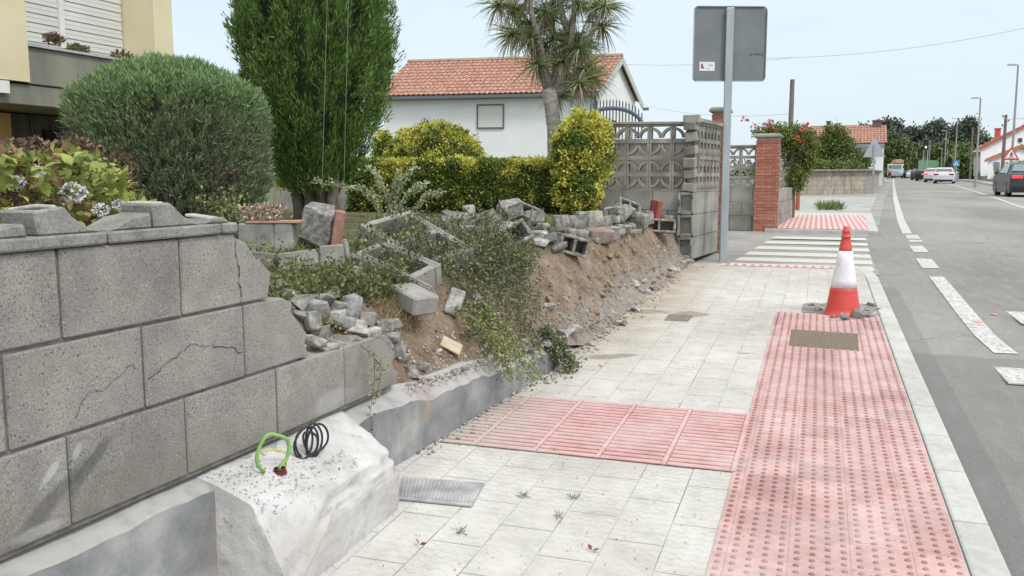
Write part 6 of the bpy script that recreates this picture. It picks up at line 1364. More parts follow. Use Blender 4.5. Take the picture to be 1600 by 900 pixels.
for k, (px, yt, w, d, lbl) in enumerate(((1398, 226, 34, 170, 'rounded bright green tree behind the white truck'), (1420, 236, 26, 180, 'green tree just right of the rounded bright one behind the truck'), (1484, 226, 40, 190, 'green tree behind the slender lamp posts above the cars'), (1462, 232, 30, 195, 'broad green tree behind the traffic lights'), (1512, 236, 28, 150, 'light green tree beyond the grey wall on the right side'), (1502, 250, 24, 120, 'low green tree by the blue crossing sign'))):
    fartree('green_tree', lbl, px, yt, 274, w, d, 10, (GT, LB), None, L=.7, seed=60+k)
# dense lower wood as mass
parts = []
for k in range(34):
    px = 1345+k*5.6; c = pd(px, random.uniform(235, 262), 236); parts.append(simplecrown('', c, (3.2, 2.5, 3.4), 150, .9, None, None, .5, seed=k, k=3))
V1, F1, _ = join([(a, b, 0) for a, b, m in parts]); struct(npobj('far_wood', V1, F1, [EU2, GT], None, np.concatenate([m for _, _, m in parts])), 'stuff')
parts = []
for px in range(-200, 1300, 26):
    c = pd(px, random.uniform(262, 272), 150); parts.append(simplecrown('', (c.x, c.y, c.z-.6), (3.5, 2.5, 1.8), 80, .8, None, None, .5, seed=px, k=3))
for px in range(1560, 1900, 26):
    c = pd(px, random.uniform(250, 268), 170); parts.append(simplecrown('', (c.x, c.y, c.z-.6), (3.5, 2.5, 3.8), 110, .8, None, None, .5, seed=px, k=3))
V1, F1, _ = join([(a, b, 0) for a, b, m in parts]); struct(npobj('far_shrubbery', V1, F1, [LB, GT], None, np.concatenate([m for _, _, m in parts])), 'stuff')
# poles, lamps
def lamp(label, px, ybase, ytop, d, lean=0, arm=-1, group=None, r=.09):
    b = pd(px, ybase, d); zt_ = pd(px, ytop, d).z; z0_ = H(b.y)-.1; t = thing('street_lamp', label, 'street lamp', (b.x, b.y, z0_), 0, group); mb = MB(); h = zt_-z0_
    mb.tube([(0,0,0), (0,0,h)], [r, r*.55], 8); obj('pole', mb, mat('lamp_pole', (.33,.33,.31), (.40,.40,.38), 2, metallic=.2), t, local=True)
    mb = MB(); mb.tube([(0,0,h), (arm*.15, 0, h+.03)], .035, 6); mb.box((arm*.36, 0, h+.03), (.50, .20, .09), taper=.8); obj('lamp_head', mb, mat('lamp_head', (.36,.37,.38)), t, local=True); return t
lamp('tallest street lamp near the right edge rising behind the white house', 1580, 262, 104, 55)
lamp('second tallest street lamp standing at the grey wall behind the right kerb', 1524, 284, 155, 62)
gl = 'slender lamp posts above the queue of cars'
for k, (px, yb, yt, d) in enumerate(((1491, 272, 186, 105), (1475, 272, 205, 120), (1478.5, 270, 218, 135))):
    lamp(('third lamp post, just left of the blue crossing sign', 'thin lamp post behind the white car at the end of the queue', 'thinnest lamp post beside the one above the white car')[k], px, yb, yt, d)
for k, (px, yb, yt, d) in enumerate(((1451, 268, 221, 150), (1470, 268, 232, 160), (1442, 268, 228, 165))):
    lamp('distant pale lamp post seen between the traffic lights and trees', px, yb, yt, d, group='distant lamp posts')
def wpole(label, px, yb, yt, d, r, ins=True):
    b = pd(px, yb, d); zt_ = pd(px, yt, d).z; z0_ = H(b.y)-.1; t = thing('utility_pole', label, 'utility pole', (b.x, b.y, z0_)); h = zt_-z0_; mb = MB(); mb.tube([(0,0,0), (0,0,h)], [r*1.15, r*.85], 10); obj('pole', mb, WOODP, t, local=True)
    if ins:
        for k in range(3): mb = MB(); mb.box((.12*(1 if k % 2 else -1), 0, h-.15-.35*k), (.24, .05, .05)); mb.lathe([(.04, 0), (.05, .05), (.02, .12)], (.22*(1 if k % 2 else -1), 0, h-.13-.35*k), 8); obj('insulator', mb, DARKM, t, local=True)
    return t
U1 = wpole('short wooden utility pole behind the flowering climber', 1233, 262, 126, 30, .085, False); U2 = wpole('dark wooden utility pole in front of the white houses at right', 1566, 268, 180, 70, .13); wpole('weathered utility pole beyond the trees right of the lamp posts', 1516, 268, 200, 110, .12)
def wire(a, b, sag, r, label):
    t_ = MB(); pts = [Vector(a).lerp(Vector(b), i/24)-Vector((0,0,sag*4*(i/24)*(1-i/24))) for i in range(25)]; t_.tube(pts, r, 5); tag(obj('overhead_wire', t_, DARKM), label, 'wire')
WIR = mat('wire_grey', (.45,.48,.5))
def wire2(a, b, sag, r, label):
    t_ = MB(); pts = [Vector(a).lerp(Vector(b), i/24)-Vector((0,0,sag*4*(i/24)*(1-i/24))) for i in range(25)]; t_.tube(pts, r, 5); tag(obj('overhead_wire', t_, WIR), label, 'wire')
wire2(pd(960, 100, 40), pd(1240, 90, 38), .15, .010, 'thin overhead wire leaving the white house roof to the right'); wire2(pd(1180, 91, 38), pd(1640, 35, 36), .35, .010, 'thin overhead wire rising across the sky to the upper right')
wire2(pd(985, 158, 42), pd(1233, 178, 30), .3, .008, 'thin wire running from the white house gable towards the short wooden pole'); wire2(pd(1566, 186, 70), pd(1660, 178, 60), .1, .02, 'wire from the dark utility pole to the right edge')
for x0, x1, lbl in ((508, 505, 'left of the two thin guy wires rising in front of the tall conifer'), (542, 546, 'right of the two thin guy wires rising in front of the tall conifer')):
    a, b = D(x0-5, 300, 7.2), D(x1+8 if x0 < 520 else x1, -60, 7.2); mb = MB(); mb.tube([a, b], .0022, 5); tag(obj('guy_wire', mb, mat('wire_green', (.16,.22,.14))), lbl, 'wire')
# right side wall, hedge, houses
GWm = mat('grey_wall', (.20,.20,.185), (.30,.30,.28), 1.5, bump=.3, bscale=20)
rp = [G(1506, 281.5, -.08), G(1553, 290, -.08)]; a, b = Vector((rp[0].x+.3, rp[0].y, 0)), Vector((rp[1].x+.3, rp[1].y, 0)); e = b+(b-a).normalized()*38; t = thing('grey_boundary_wall', 'low grey boundary wall along the right pavement in front of the white houses', 'wall', a)
a2 = a+Vector((1.5, 0, 0)); b2 = b+Vector((1.5, 0, 0)); e2 = e+Vector((1.5, 0, 0)); mb = MB()
for p, q_, zt1, zt2 in ((a2, b2, H(a2.y)+1.2, H(b2.y)+1.15), (b2, e2, H(b2.y)+1.15, H(e2.y)+1.15)):
    dv = (q_-p).normalized(); nv_ = Vector((-dv.y, dv.x, 0))*-.25
    mb.add([V3(p, H(p.y)-.3), V3(q_, H(q_.y)-.3), V3(q_+nv_, H(q_.y)-.3), V3(p+nv_, H(p.y)-.3), V3(p, zt1), V3(q_, zt2), V3(q_+nv_, zt2), V3(p+nv_, zt1)], [(0,3,2,1),(4,5,6,7),(0,1,5,4),(1,2,6,5),(2,3,7,6),(3,0,4,7)])
obj('masonry', mb, GWm, t)
mb = MB(); vs = []; fs = []
for i, y_ in enumerate([10, 20, 28, 36, 43, 55, 73, 90, 105, 130, 160, 220]):
    r_ = road_r(y_); vs += [(r_, y_, H(y_)-.09), (r_, y_, H(y_)+.04), (r_+.15, y_, H(y_)+.045), (r_+1.9, y_, H(y_)+.05)]
    if i:
        for k in range(3): q_ = (i-1)*4+k; fs.append((q_, q_+4, q_+5, q_+1))
mb.add(vs, fs); struct(obj('pavement', mb, mat('far_pavement', (.34,.34,.33), (.46,.46,.45), 1)))
hp = []
for k in range(15):
    y_ = 112-k*6.2; c = Vector((road_r(y_)+2.6, y_, H(y_)+1.15)); hp.append(simplecrown('', c, (.9, 3.3, .45+.12*(k % 3)), 150, .22, None, None, .4, seed=k, k=4))
V1, F1, _ = join([(a_, b_, 0) for a_, b_, m in hp]); t = thing('hedge', 'uneven green hedge growing along the top of the grey boundary wall on the right', 'hedge', (road_r(70)+2.6, 70, H(70))); npobj('foliage', V1, F1, [LB, LB2], t, np.concatenate([m for _, _, m in hp]))
# right white house: tall gable part and lower wing, both with orange roofs
dW = 95; RO = mat('orange_roof', (.52,.20,.10), (.66,.32,.18), 2.5)
def gable(t, pts_px, d, back, roofm, wallm, nm='wall'):
    P = [pd(x_, y_, d) for x_, y_ in pts_px]; bkv = Vector((.35, 1, 0)).normalized()*back; mb = MB(); n = len(P); mb.add(P+[p+bkv for p in P], [tuple(range(n)), tuple(range(n, 2*n))[::-1]]+[(i, i+n, (i+1) % n+n, (i+1) % n) for i in range(n)]); return obj(nm, mb, wallm, t), P, bkv
t = thing('white_house', 'large white house with an orange roof slope and red brick chimney at the right edge', 'house', pd(1570, 262, dW))
gable(t, ((1532, 275), (1532, 231), (1620, 188), (1700, 228), (1700, 275)), dW, 14, RO, WW)
mb = MB(); dv = Vector((.35, 1, 0)).normalized(); e0, r0, e2_ = pd(1526, 232, dW-.4), pd(1620, 185, dW-.4), pd(1706, 229, dW-.4); tileroof(mb, e0, e0+dv*15, r0, r0+dv*15, 20, 8, .08, .04); tileroof(mb, e2_, e2_+dv*15, r0, r0+dv*15, 20, 6, .08, .04); rf = obj('roof', mb, RO, t)
mb = MB(); board(e0-Vector((0,0,.15)), r0-Vector((0,0,.15)), .25, .12, mb); obj('verge', mb, mat('brick_verge', (.42,.12,.08)), rf)
c = pd(1557, 235, dW+1.5); zt_ = pd(1557, 202, dW+1.5).z; mb = MB(); mb.box((c.x, c.y, (c.z+zt_)/2), (.55*1.0, .6, zt_-c.z), taper=.9); mb.box((c.x, c.y, zt_+.05), (.62, .68, .12)); obj('chimney', mb, mat('chimney_brick', (.42,.10,.08), (.52,.15,.11), 4), rf)
a_ = pd(1594, 219, dW-.1); mb = MB(); mb.box(a_, (.44, .06, .50)); wf = obj('window', mb, mat('win_frame_grey', (.45,.5,.52)), t); mb = MB(); mb.box(a_+Vector((0,-.04,0)), (.32, .03, .38)); obj('pane', mb, GLASS, wf)
t = thing('low_white_house', 'low white wing with an orange sloping roof in front of the large white house', 'house', pd(1565, 268, dW-8)); d2 = dW-8
gable(t, ((1543, 280), (1543, 247), (1596, 228), (1660, 243), (1660, 280)), d2, 6, RO, WW)
mb = MB(); e0, r0, e2_ = pd(1539, 249, d2-.3), pd(1596, 226, d2-.3), pd(1664, 243, d2-.3); tileroof(mb, e0, e0+dv*6.5, r0, r0+dv*6.5, 10, 6, .06, .03); tileroof(mb, e2_, e2_+dv*6.5, r0, r0+dv*6.5, 10, 4, .06, .03); rf = obj('roof', mb, RO, t)
mb = MB(); board(e0-Vector((0,0,.15)), r0-Vector((0,0,.15)), .22, .14, mb); board(r0-Vector((0,0,.15)), e2_-Vector((0,0,.15)), .22, .14, mb); obj('verge', mb, mat('brick_verge2', (.50,.20,.13)), rf)
for px in (1557, 1590): mb = MB(); p = pd(px, 262, d2-.08); mb.box(p, (.5, .08, 1.1)); obj('window', mb, mat('porch_grey', (.25,.28,.28)), t)
t = thing('grey_house', 'small grey house with a brown roof partly hidden behind the second tallest lamp', 'house', pd(1528, 262, 110)); gable(t, ((1521, 275), (1521, 236), (1540, 232), (1540, 275)), 110, 8, RO, mat('grey_render', (.30,.31,.29))); mb = MB(); e0, r0 = pd(1519, 238, 109.6), pd(1533, 226, 112); e1_, r1_ = pd(1543, 236, 109.6), pd(1541, 228, 112); mb.add([e0, e1_, r1_, r0], [(0,1,2,3)]); mb.add([p+Vector((0,0,-.15)) for p in (e0, e1_, r1_, r0)], [(3,2,1,0)]); obj('roof', mb, mat('brown_roof', (.30,.22,.17), (.4,.3,.24), 3), t)
t = thing('pale_shed', 'long low pale-roofed building behind the blue crossing sign', 'building', pd(1510, 262, 130)); gable(t, ((1492, 275), (1492, 253), (1540, 253), (1540, 275)), 130, 8, RO, mat('shed_wall', (.35,.36,.36))); mb = MB(); a_, b_ = pd(1489, 252, 129), pd(1543, 252, 129); mb.add([a_, b_, b_+Vector((1, 5, .9)), a_+Vector((1, 5, .9)), a_-Vector((0,0,.2)), b_-Vector((0,0,.2)), b_+Vector((1, 5, .7)), a_+Vector((1, 5, .7))], [(0,1,2,3),(7,6,5,4),(0,4,5,1),(1,5,6,2),(2,6,7,3),(3,7,4,0)]); obj('roof', mb, mat('shed_roof', (.62,.62,.60)), t)
# signs facing the camera
gS = G(1576, 296, -.08); dS = 52; c = pd(1580, 240, dS); t = thing('pedestrian_warning_sign', 'red-bordered triangular pedestrian warning sign above the dark saloon car', 'road sign', (c.x, c.y, H(c.y)))
yr = Matrix.Rotation(AZ*.3, 3, 'Z'); s_ = 12*dS/FPX; z0_, z1_ = pd(1580, 250, dS).z, pd(1580, 230, dS).z; zb_ = z0_; ht = z1_-z0_
def tri(mb, w, z0, z1, y0, y1): mb.prism([(-w, z0), (w, z0), (.03, z1), (-.03, z1)], y0, y1)
mb = MB(); mb.box((0, .05, (z0_-H(c.y))/2+.1), (.08, .05, z0_-H(c.y)+.3)); obj('post', place(mb, yr, (c.x, c.y, H(c.y))), STEEL, t)
mb = MB(); tri(mb, s_*1.02, 0, ht, 0, .02); obj('red_border', place(mb, yr, (c.x, c.y, z0_)), RED, t)
mb = MB(); tri(mb, s_*.72, ht*.13, ht*.80, -.006, -.001); fc = obj('white_face', place(mb, yr, (c.x, c.y, z0_)), WHITE, t)
mb = MB(); y0_, y1_ = -.012, -.008; zf = ht*.16; u_ = ht*.5
mb.prism([(.02+.05*math.cos(a)*.5, zf+u_*.90+.05*math.sin(a)*.5) for a in np.linspace(0, 2*PI, 9)[:-1]], y0_, y1_); mb.prism([(-.03, zf+u_*.42), (.04, zf+u_*.42), (.045, zf+u_*.80), (-.015, zf+u_*.80)], y0_, y1_); mb.prism([(-.10, zf), (-.06, zf), (.02, zf+u_*.44), (-.03, zf+u_*.44)], y0_, y1_); mb.prism([(.07, zf), (.11, zf), (.04, zf+u_*.44), (0, zf+u_*.44)], y0_, y1_); mb.prism([(-.09, zf+u_*.5), (-.07, zf+u_*.46), (.0, zf+u_*.72), (-.01, zf+u_*.78)], y0_, y1_); mb.prism([(.10, zf+u_*.48), (.12, zf+u_*.52), (.04, zf+u_*.78), (.03, zf+u_*.70)], y0_, y1_)
obj('pedestrian_symbol', place(mb, yr, (c.x, c.y, z0_)), BLACK, fc)
dS = 88; c = pd(1494, 255, dS); t = thing('crossing_sign', 'square blue pedestrian crossing sign at the right pavement by the boundary wall', 'road sign', (c.x, c.y, H(c.y))); mb = MB(); zc_ = c.z; mb.box((c.x+.05, c.y+.05, (zc_+H(c.y))/2), (.08, .05, zc_-H(c.y))); obj('post', mb, STEEL, t)
mb = MB(); mb.box(c, (.62, .02, .62)); pn = obj('sign_panel', mb, mat('sign_blue', (.08,.22,.45)), t); mb = MB(); mb.prism([(c.x-.22, c.z-.2), (c.x+.22, c.z-.2), (c.x, c.z+.22)], c.y-.016, c.y-.012); tri_ = obj('white_triangle', mb, WHITE, pn)
mb = MB(); mb.prism([(c.x-.05, c.z-.17), (c.x-.02, c.z-.17), (c.x+.01, c.z-.03), (c.x+.05, c.z-.17), (c.x+.08, c.z-.17), (c.x+.03, c.z+.06), (c.x-.03, c.z+.06)], c.y-.022, c.y-.018); obj('pedestrian_symbol', mb, BLACK, pn)
mb = MB(); mb.box((c.x+.1, c.y+.3, H(c.y)+.45), (.5, .3, .9), taper=.9); mb.box((c.x+.1, c.y+.3, H(c.y)+.93), (.56, .36, .06)); tag(obj('street_cabinet', mb, mat('cabinet_grey', (.32,.34,.36))), 'small grey street cabinet below the blue crossing sign', 'cabinet')
def tlight(label, px, yb, yt, d, green):
    b = pd(px, yb, d); zt_ = pd(px, yt, d).z; z0_ = H(b.y)-.1; h = zt_-z0_; t = thing('traffic_light', label, 'traffic light', (b.x, b.y, z0_)); mb = MB(); mb.tube([(0,0,0), (0,0,h)], .06, 8); obj('pole', mb, mat('pale_pole', (.40,.41,.40)), t, local=True)
    mb = MB(); mb.box((-.28, -.05, h-.35), (.42, .25, 1.05)); mb.box((-.28, -.05, h-.35), (.62, .03, 1.25)); hd = obj('signal_head', mb, BLACK, t, local=True)
    for k, cc in enumerate(((.12,.01,.01), (.12,.07,.01), (.02,.10,.05))):
        mb = MB(); mb.v = []; mb.prism([(-.28+.12*math.cos(a), h-.02-.33*k+.12*math.sin(a)) for a in np.linspace(0, 2*PI, 13)[:-1]], -.195, -.19)
        m = mat('lens%d' % k, cc)
        if k == 2 and green:
            m = bpy.data.materials.new('green_lamp'); m.use_nodes = True; m.node_tree.nodes['Principled BSDF'].inputs['Emission Color'].default_value = (.35, 1, .75, 1); m.node_tree.nodes['Principled BSDF'].inputs['Emission Strength'].default_value = 3
        obj('lens', mb, m, hd, local=True).location = (0, 0, 0)
tlight('higher traffic light showing green over the queue', 1448, 268, 222, 118, True); tlight('lower traffic light left of the green one', 1440, 268, 236, 122, False); tlight('traffic light at the right kerb near the blue crossing sign', 1485, 268, 256, 100, True)

# ---- vehicles
q = NT('car_glass', rough=.08, spec=.6); q.color((.16,.22,.215)); CG = q.m  # base colour lightened to carry the sky's reflection
def carmesh(name, label, loc, rz, paint, L=4.4, Wd=1.78, Hh=1.45, kind='saloon', lights=False, group=None, tail=True, dirt=None):
    t = thing(name, label, 'car', loc, rz, group)   # local +Y is forward
    if kind == 'saloon': prof = [(-.5,.30),(-.5,.55),(-.485,.62),(-.47,.66),(-.36,.70),(-.22,.965),(-.10,1.0),(.06,.985),(.21,.70),(.36,.655),(.465,.57),(.495,.45),(.5,.28)]
    elif kind == 'suv': prof = [(-.5,.28),(-.505,.50),(-.49,.66),(-.475,.72),(-.43,.95),(-.36,.985),(-.10,1.0),(.08,.975),(.22,.70),(.36,.64),(.47,.57),(.495,.42),(.5,.25)]
    belt = .66*Hh; z0 = .16
    def hw(z_): return Wd/2*(1-.02*(z_ < .3)) if z_ <= belt else Wd/2*(1-.26*((z_-belt)/(Hh-belt))**1.1)
    top = [(y_*L, z_*Hh) for y_, z_ in prof]; mb = MB(); full = [(-.485*L, .18)]+top+[(.485*L, .18)]; m = len(full); cols = (-1, -.93, -.6, 0, .6, .93, 1); vs = []
    for c_ in cols:
        for (y_, z_) in full:
            ins = 1-.045*(abs(c_) == 1); vs.append((c_*hw(z_), y_*(1 if abs(c_) < 1 else .985)*(1-.03*c_*c_), .18+(z_-.18)*ins))
    fs = []
    for ci in range(len(cols)-1):
        for i in range(m): j = (i+1) % m; fs.append((ci*m+i, ci*m+j, (ci+1)*m+j, (ci+1)*m+i))
    fs += [tuple(range(m)), tuple(range((len(cols)-1)*m, len(cols)*m))[::-1]]; mb.add(vs, fs); body = obj('body', mb, paint, t, smooth=False, bevel=.02, local=True, seg=2)
    # greenhouse glass
    gz0, gz1 = belt+.03, Hh*.955; ym = lambda i: top[i]
    iR, iT = (4, 5) if kind == 'saloon' else (3, 4)
    def quad(name_, P, parent=t): mbq = MB(); mbq.add(P, [(0,1,2,3)]); return obj(name_, mbq, CG, parent, local=True)
    a, b = Vector((0, *top[iR])), Vector((0, *top[iT])); n_ = Vector((0, -(b.z-a.z), (b.y-a.y))).normalized()
    n_ = n_ if n_.y < 0 else -n_
    p0, p1 = a.lerp(b, .12)+n_*.012, a.lerp(b, .88)+n_*.012; quad('rear_window', [(-hw(p0.z)*.88, p0.y, p0.z), (hw(p0.z)*.88, p0.y, p0.z), (hw(p1.z)*.86, p1.y, p1.z), (-hw(p1.z)*.86, p1.y, p1.z)])
    iF = 7; a, b = Vector((0, *top[iF+1])), Vector((0, *top[iF])); n_ = Vector((0, (b.z-a.z), -(b.y-a.y))).normalized(); n_ = n_ if n_.y > 0 else -n_
    p0, p1 = a.lerp(b, .08)+n_*.012, a.lerp(b, .92)+n_*.012; quad('windscreen', [(hw(p0.z)*.9, p0.y, p0.z), (-hw(p0.z)*.9, p0.y, p0.z), (-hw(p1.z)*.88, p1.y, p1.z), (hw(p1.z)*.88, p1.y, p1.z)])
    yr0, yr1 = top[iR][0], top[iT][0]; yf0, yf1 = top[iF+1][0], top[iF][0]
    for s in (-1, 1):
        for (u0, u1) in ((.04, .46), (.50, .97)):
            lo = lambda u: lerp(yr0+.22, yf0-.18, u); hi = lambda u: lerp(yr1+.05, yf1-.02, u); 
            P = [(s*(hw(gz0)+.006), lo(u0), gz0), (s*(hw(gz0)+.006), lo(u1), gz0), (s*(hw(gz1)+.012), hi(u1), gz1), (s*(hw(gz1)+.012), hi(u0), gz1)]; quad('side_window', P)
        mbm = MB(); mbm.box((s*(Wd/2+.09), yf0-.15, belt+.06), (.18, .1, .13), taper=.8); obj('mirror', mbm, paint, t, bevel=.02, local=True)
        mbm = MB(); mbm.box((s*Wd*.36, -.5*L+.02, .62*Hh*.92), (Wd*.22, .06, .13)); obj('tail_light', mbm, TAILON if lights else TAIL, t, bevel=.015, local=True)
        mbm = MB(); mbm.box((s*Wd*.37, .485*L, .52*Hh*.92), (Wd*.18, .08, .12)); obj('headlight', mbm, HEADL, t, bevel=.015, local=True)
        for yw in (-.29*L, .31*L):
            w = MB(); prof_w = [(.20, -.11), (.30, -.105), (.325, -.07), (.325, .07), (.30, .105), (.20, .11)]
            vs = []; 
            for r_, x_ in prof_w:
                for k in range(20): a = 2*PI*k/20; vs.append((s*(Wd/2-.105)+x_, yw+r_*math.cos(a), .325+r_*math.sin(a)))
            fs = [(i*20+k, i*20+(k+1) % 20, (i+1)*20+(k+1) % 20, (i+1)*20+k) for i in range(5) for k in range(20)]+[tuple(range(20)), tuple(range(100, 120))[::-1]]; w.add(vs, fs); wo = obj('wheel', w, BLACK, t, local=True)
            r = MB(); xo = s*(Wd/2+.008)
            for k in range(5): a = 2*PI*k/5+.3; r.box((xo, yw+.10*math.cos(a), .325+.10*math.sin(a)), (.012, .19, .05), (a, 0, 0))
            r.prism([(yw+.045*math.cos(a), .325+.045*math.sin(a)) for a in np.linspace(0, 2*PI, 11)[:-1]], xo-.01, xo+.012, axis='x'); obj('rim', r, RIMM, wo, local=True)
    mbm = MB(); mbm.box((0, -.495*L-.012, .27), (Wd*.86, .06, .16)); obj('lower_bumper', mbm, BLACK, t, bevel=.01, local=True)
    mbm = MB(); mbm.box((0, -.505*L, .47*Hh+.04), (.50, .02, .11)); obj('number_plate', mbm, WHITE, t, local=True)
    return t
TAIL = mat('tail_red', (.32,.02,.02), rough=.3); TAILON = bpy.data.materials.new('tail_light_on'); TAILON.use_nodes = True; _b = TAILON.node_tree.nodes['Principled BSDF']; _b.inputs['Base Color'].default_value = (.6,.03,.04,1); _b.inputs['Emission Color'].default_value = (1,.06,.08,1); _b.inputs['Emission Strength'].default_value = .7
HEADL = mat('headlight_glass', (.62,.64,.66), rough=.2); RIMM = mat('alloy_rim', (.40,.41,.42), rough=.4, metallic=.7)
def paint(name, c, r=.3): return mat(name, c, rough=r, spec=.5)
dC = 37.5; gC = G(1606, 305, -.085); hd = -math.atan2(1.9, 9.5)
carmesh('saloon_car', 'dark grey saloon car with a glowing red tail light, cut by the right edge', (pd(1600, 290, 39.3).x, pd(1600, 290, 39.3).y, H(pd(1600, 290, 39.3).y)-.085), -.02, paint('dark_grey_paint', (.045,.048,.055)), L=4.6, Wd=1.82, Hh=1.46, lights=True)
def at(px, d, **k): p = pd(px, 285, d); return (p.x, p.y, H(p.y)-.085)
carmesh('hatchback_car', 'white compact car, last of the queue in the right lane', at(1475.5, 86), -.16, paint('white_car_paint', (.72,.72,.76)), L=4.2, Wd=1.80, Hh=1.5, kind='suv')
carmesh('hatchback_car', 'white car with red lights directly ahead of the last white one', at(1458.5, 97), -.16, paint('cream_car_paint', (.66,.60,.58)), L=4.2, Wd=1.78, Hh=1.5, kind='suv', lights=True)
carmesh('hatchback_car', 'black car in the middle of the queue', at(1444, 109), -.16, paint('black_car_paint', (.02,.02,.022)), L=4.2, Wd=1.8, Hh=1.6, kind='suv')
carmesh('hatchback_car', 'dark grey car ahead of the black one in the queue', at(1435, 122), -.16, paint('grey_car_paint', (.06,.062,.07)), L=4.2, Wd=1.8, Hh=1.5, kind='suv')
carmesh('hatchback_car', 'small silver car approaching just behind the white truck', at(1424.5, 158), PI-.16, paint('silver_car_paint', (.50,.54,.56)), L=4.0, Wd=1.75, Hh=1.45, kind='suv')
# green truck body in queue
p = Vector(at(1449, 140)); t = thing('green_truck', 'green-bodied truck standing in the queue ahead of the dark cars', 'truck', p, -.16); mb = MB(); mb.box((0, 0, 2.05), (2.5, 6, 1.5)); mb.box((0, -3.02, 2.05), (.06, .06, 1.5))
for k in range(9): mb.box((-1.27 if k % 2 else 1.27, -2.8+k*.7, 2.05), (.08, .1, 1.5))
obj('cargo_body', mb, mat('truck_green', (.17,.31,.17), (.23,.38,.22), 2), t, bevel=.02, local=True); mb = MB(); mb.box((0, 0, 1.0), (1.0, 6.2, .3)); mb.box((0, 4.0, 1.7), (2.3, 1.8, 2.2)); obj('chassis', mb, DARKM, t, local=True)
for s in (-1, 1):
    for yw in (-2.2, 3.8):
        mb = MB(); mb.prism([(yw+.5*math.cos(a), .5+.5*math.sin(a)) for a in np.linspace(0, 2*PI, 17)[:-1]], s*1.15-.15, s*1.15+.15, axis='x'); obj('wheel', mb, BLACK, t, local=True)
# white truck facing the camera
p = Vector(at(1401, 152)); t = thing('white_truck', 'white flatbed truck with an orange crane coming towards the camera', 'truck', p, PI-.16)
mb = MB(); mb.prism([(-1.15, .55), (-1.15, 2.35), (1.05, 2.35), (1.15, 1.7), (1.2, 1.5), (1.2, .55)], -1.15, 1.15, axis='x'); mb.v = [(x_, y_+3.2, z_) for x_, y_, z_ in mb.v]; obj('cab', mb, mat('truck_white', (.62,.68,.70)), t, bevel=.06, local=True, seg=2)
mb = MB(); mb.add([(1.0, 4.40, 1.6), (-1.0, 4.40, 1.6), (-.95, 4.30, 2.22), (.95, 4.30, 2.22)], [(0,1,2,3)]); mb.v = [(x_, y_+.04, z_) for x_, y_, z_ in mb.v]; obj('windscreen', mb, CG, t, local=True)
mb = MB(); mb.box((0, 4.42, .62), (2.3, .2, .35)); mb.box((0, 4.42, 1.05), (1.2, .06, .3)); obj('bumper', mb, mat('truck_bumper', (.36,.42,.44)), t, bevel=.02, local=True)
for s in (-1, 1):
    mb = MB(); mb.box((s*.85, 4.45, .95), (.35, .08, .22)); obj('headlight', mb, HEADL, t, local=True); mb = MB(); mb.box((s*1.3, 4.2, 1.9), (.2, .1, .45)); obj('mirror', mb, BLACK, t, local=True)
    for yw in (-2.2, 3.2): mb = MB(); mb.prism([(yw+.48*math.cos(a), .48+.48*math.sin(a)) for a in np.linspace(0, 2*PI, 17)[:-1]], s*1.05-.15, s*1.05+.15, axis='x'); obj('wheel', mb, BLACK, t, local=True)
mb = MB(); mb.box((0, -1, 1.1), (2.4, 6, .5)); obj('flatbed', mb, DARKM, t, local=True)
mb = MB(); mb.tube([(.9, 1.4, 1.3), (.9, 1.4, 2.4), (.4, 1.4, 3.0), (-.6, 1.4, 3.05), (-.95, 1.3, 2.7)], .16, 8); mb.box((-.2, 1.4, 2.75), (1.4, .4, .4)); mb.box((-.9, 1.3, 2.8), (.3, .4, .6)); obj('crane', mb, mat('crane_orange', (.40,.18,.11), (.50,.36,.24), 2), t, bevel=.03, local=True)
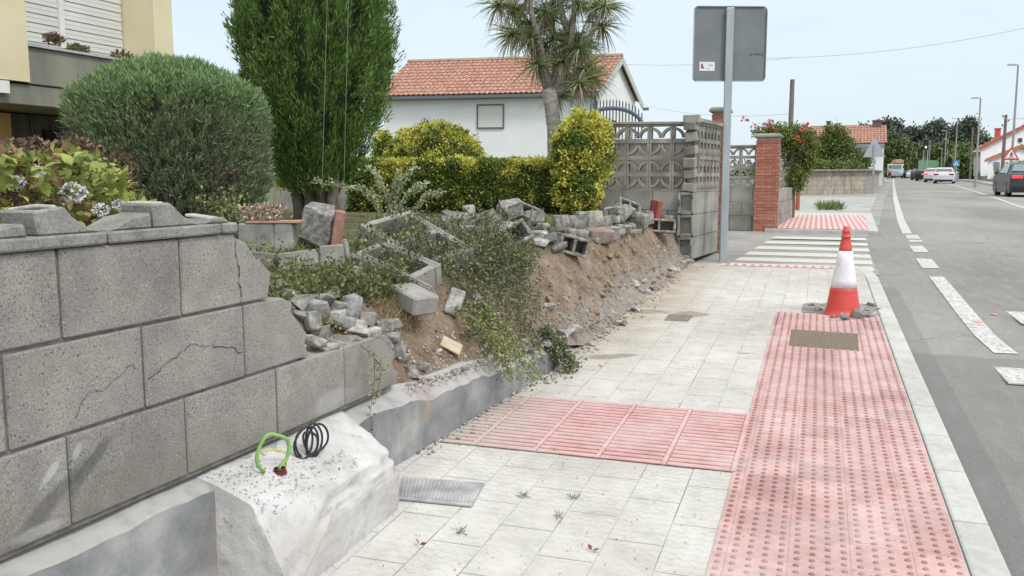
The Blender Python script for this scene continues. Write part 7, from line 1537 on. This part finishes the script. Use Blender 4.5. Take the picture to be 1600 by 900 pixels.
# pedestrian far away on the left kerb
g = G(1389.5, 281.5, -.08); t = thing('person', 'distant walker in pink top and dark red shorts on the left roadside', 'person', g, AZ)
def skinbody(name, verts, edges, radii, m, parent):
    me = bpy.data.meshes.new(name); me.from_pydata(verts, edges, []); o = bpy.data.objects.new(name, me); COL.objects.link(o); o.parent = parent; me.materials.append(m)
    md = o.modifiers.new('skin', 'SKIN')
    if not me.skin_vertices: pass
    for i, r in enumerate(radii): me.skin_vertices[0].data[i].radius = (r, r)
    me.skin_vertices[0].data[0].use_root = True; o.modifiers.new('sub', 'SUBSURF').levels = 1; return o
bv = [(0,0,.95),(0,0,1.2),(0,0,1.42),(0,0,1.52),(0,0,1.64),(.18,0,1.40),(.24,.05,1.13),(.22,-.10,.90),(-.18,0,1.40),(-.24,-.05,1.13),(-.22,.10,.90),(.09,0,.88),(.10,-.10,.50),(.10,.02,.08),(.10,-.10,.04),(-.09,0,.88),(-.10,.12,.50),(-.10,.26,.14),(-.10,.16,.04)]
be = [(0,1),(1,2),(2,3),(3,4),(2,5),(5,6),(6,7),(2,8),(8,9),(9,10),(0,11),(11,12),(12,13),(13,14),(0,15),(15,16),(16,17),(17,18)]
br_ = [.14,.13,.14,.055,.105,.06,.045,.035,.06,.045,.035,.09,.06,.045,.04,.09,.06,.045,.04]
try:
    skinbody('body', bv, be, br_, mat('skin', (.45,.28,.2)), t)
except Exception as ex:
    print('skin failed', ex); mb = MB()
    for a, b in be: mb.tube([bv[a], bv[b]], [br_[a], br_[b]], 8)
    obj('body', mb, mat('skin', (.45,.28,.2)), t, smooth=True, local=True)
mb = MB(); mb.tube([(0,0,.92), (0,0,1.1), (0,0,1.3), (0,0,1.45)], [.165,.155,.175,.09], 12); mb.tube([(.12,0,1.40),(.21,.01,1.33),(.245,.04,1.18)], .075, 8); mb.tube([(-.12,0,1.40),(-.21,-.01,1.33),(-.245,-.04,1.18)], .075, 8); obj('top', mb, mat('pink_cloth', (.55,.30,.30)), t, smooth=True, local=True)
mb = MB(); mb.tube([(0,0,1.0),(0,0,.86)], [.17,.18], 12); mb.tube([(.09,0,.90),(.10,-.07,.56)], [.11,.095], 10); mb.tube([(-.09,0,.90),(-.10,.09,.56)], [.11,.095], 10); obj('shorts', mb, mat('dark_red_cloth', (.14,.02,.03)), t, smooth=True, local=True)
mb = MB(); mb.ball((0, .02, 1.68), (.10, .115, .115)); obj('hair', mb, BLACK, t, smooth=True, local=True)
print('objects', len(bpy.data.objects))
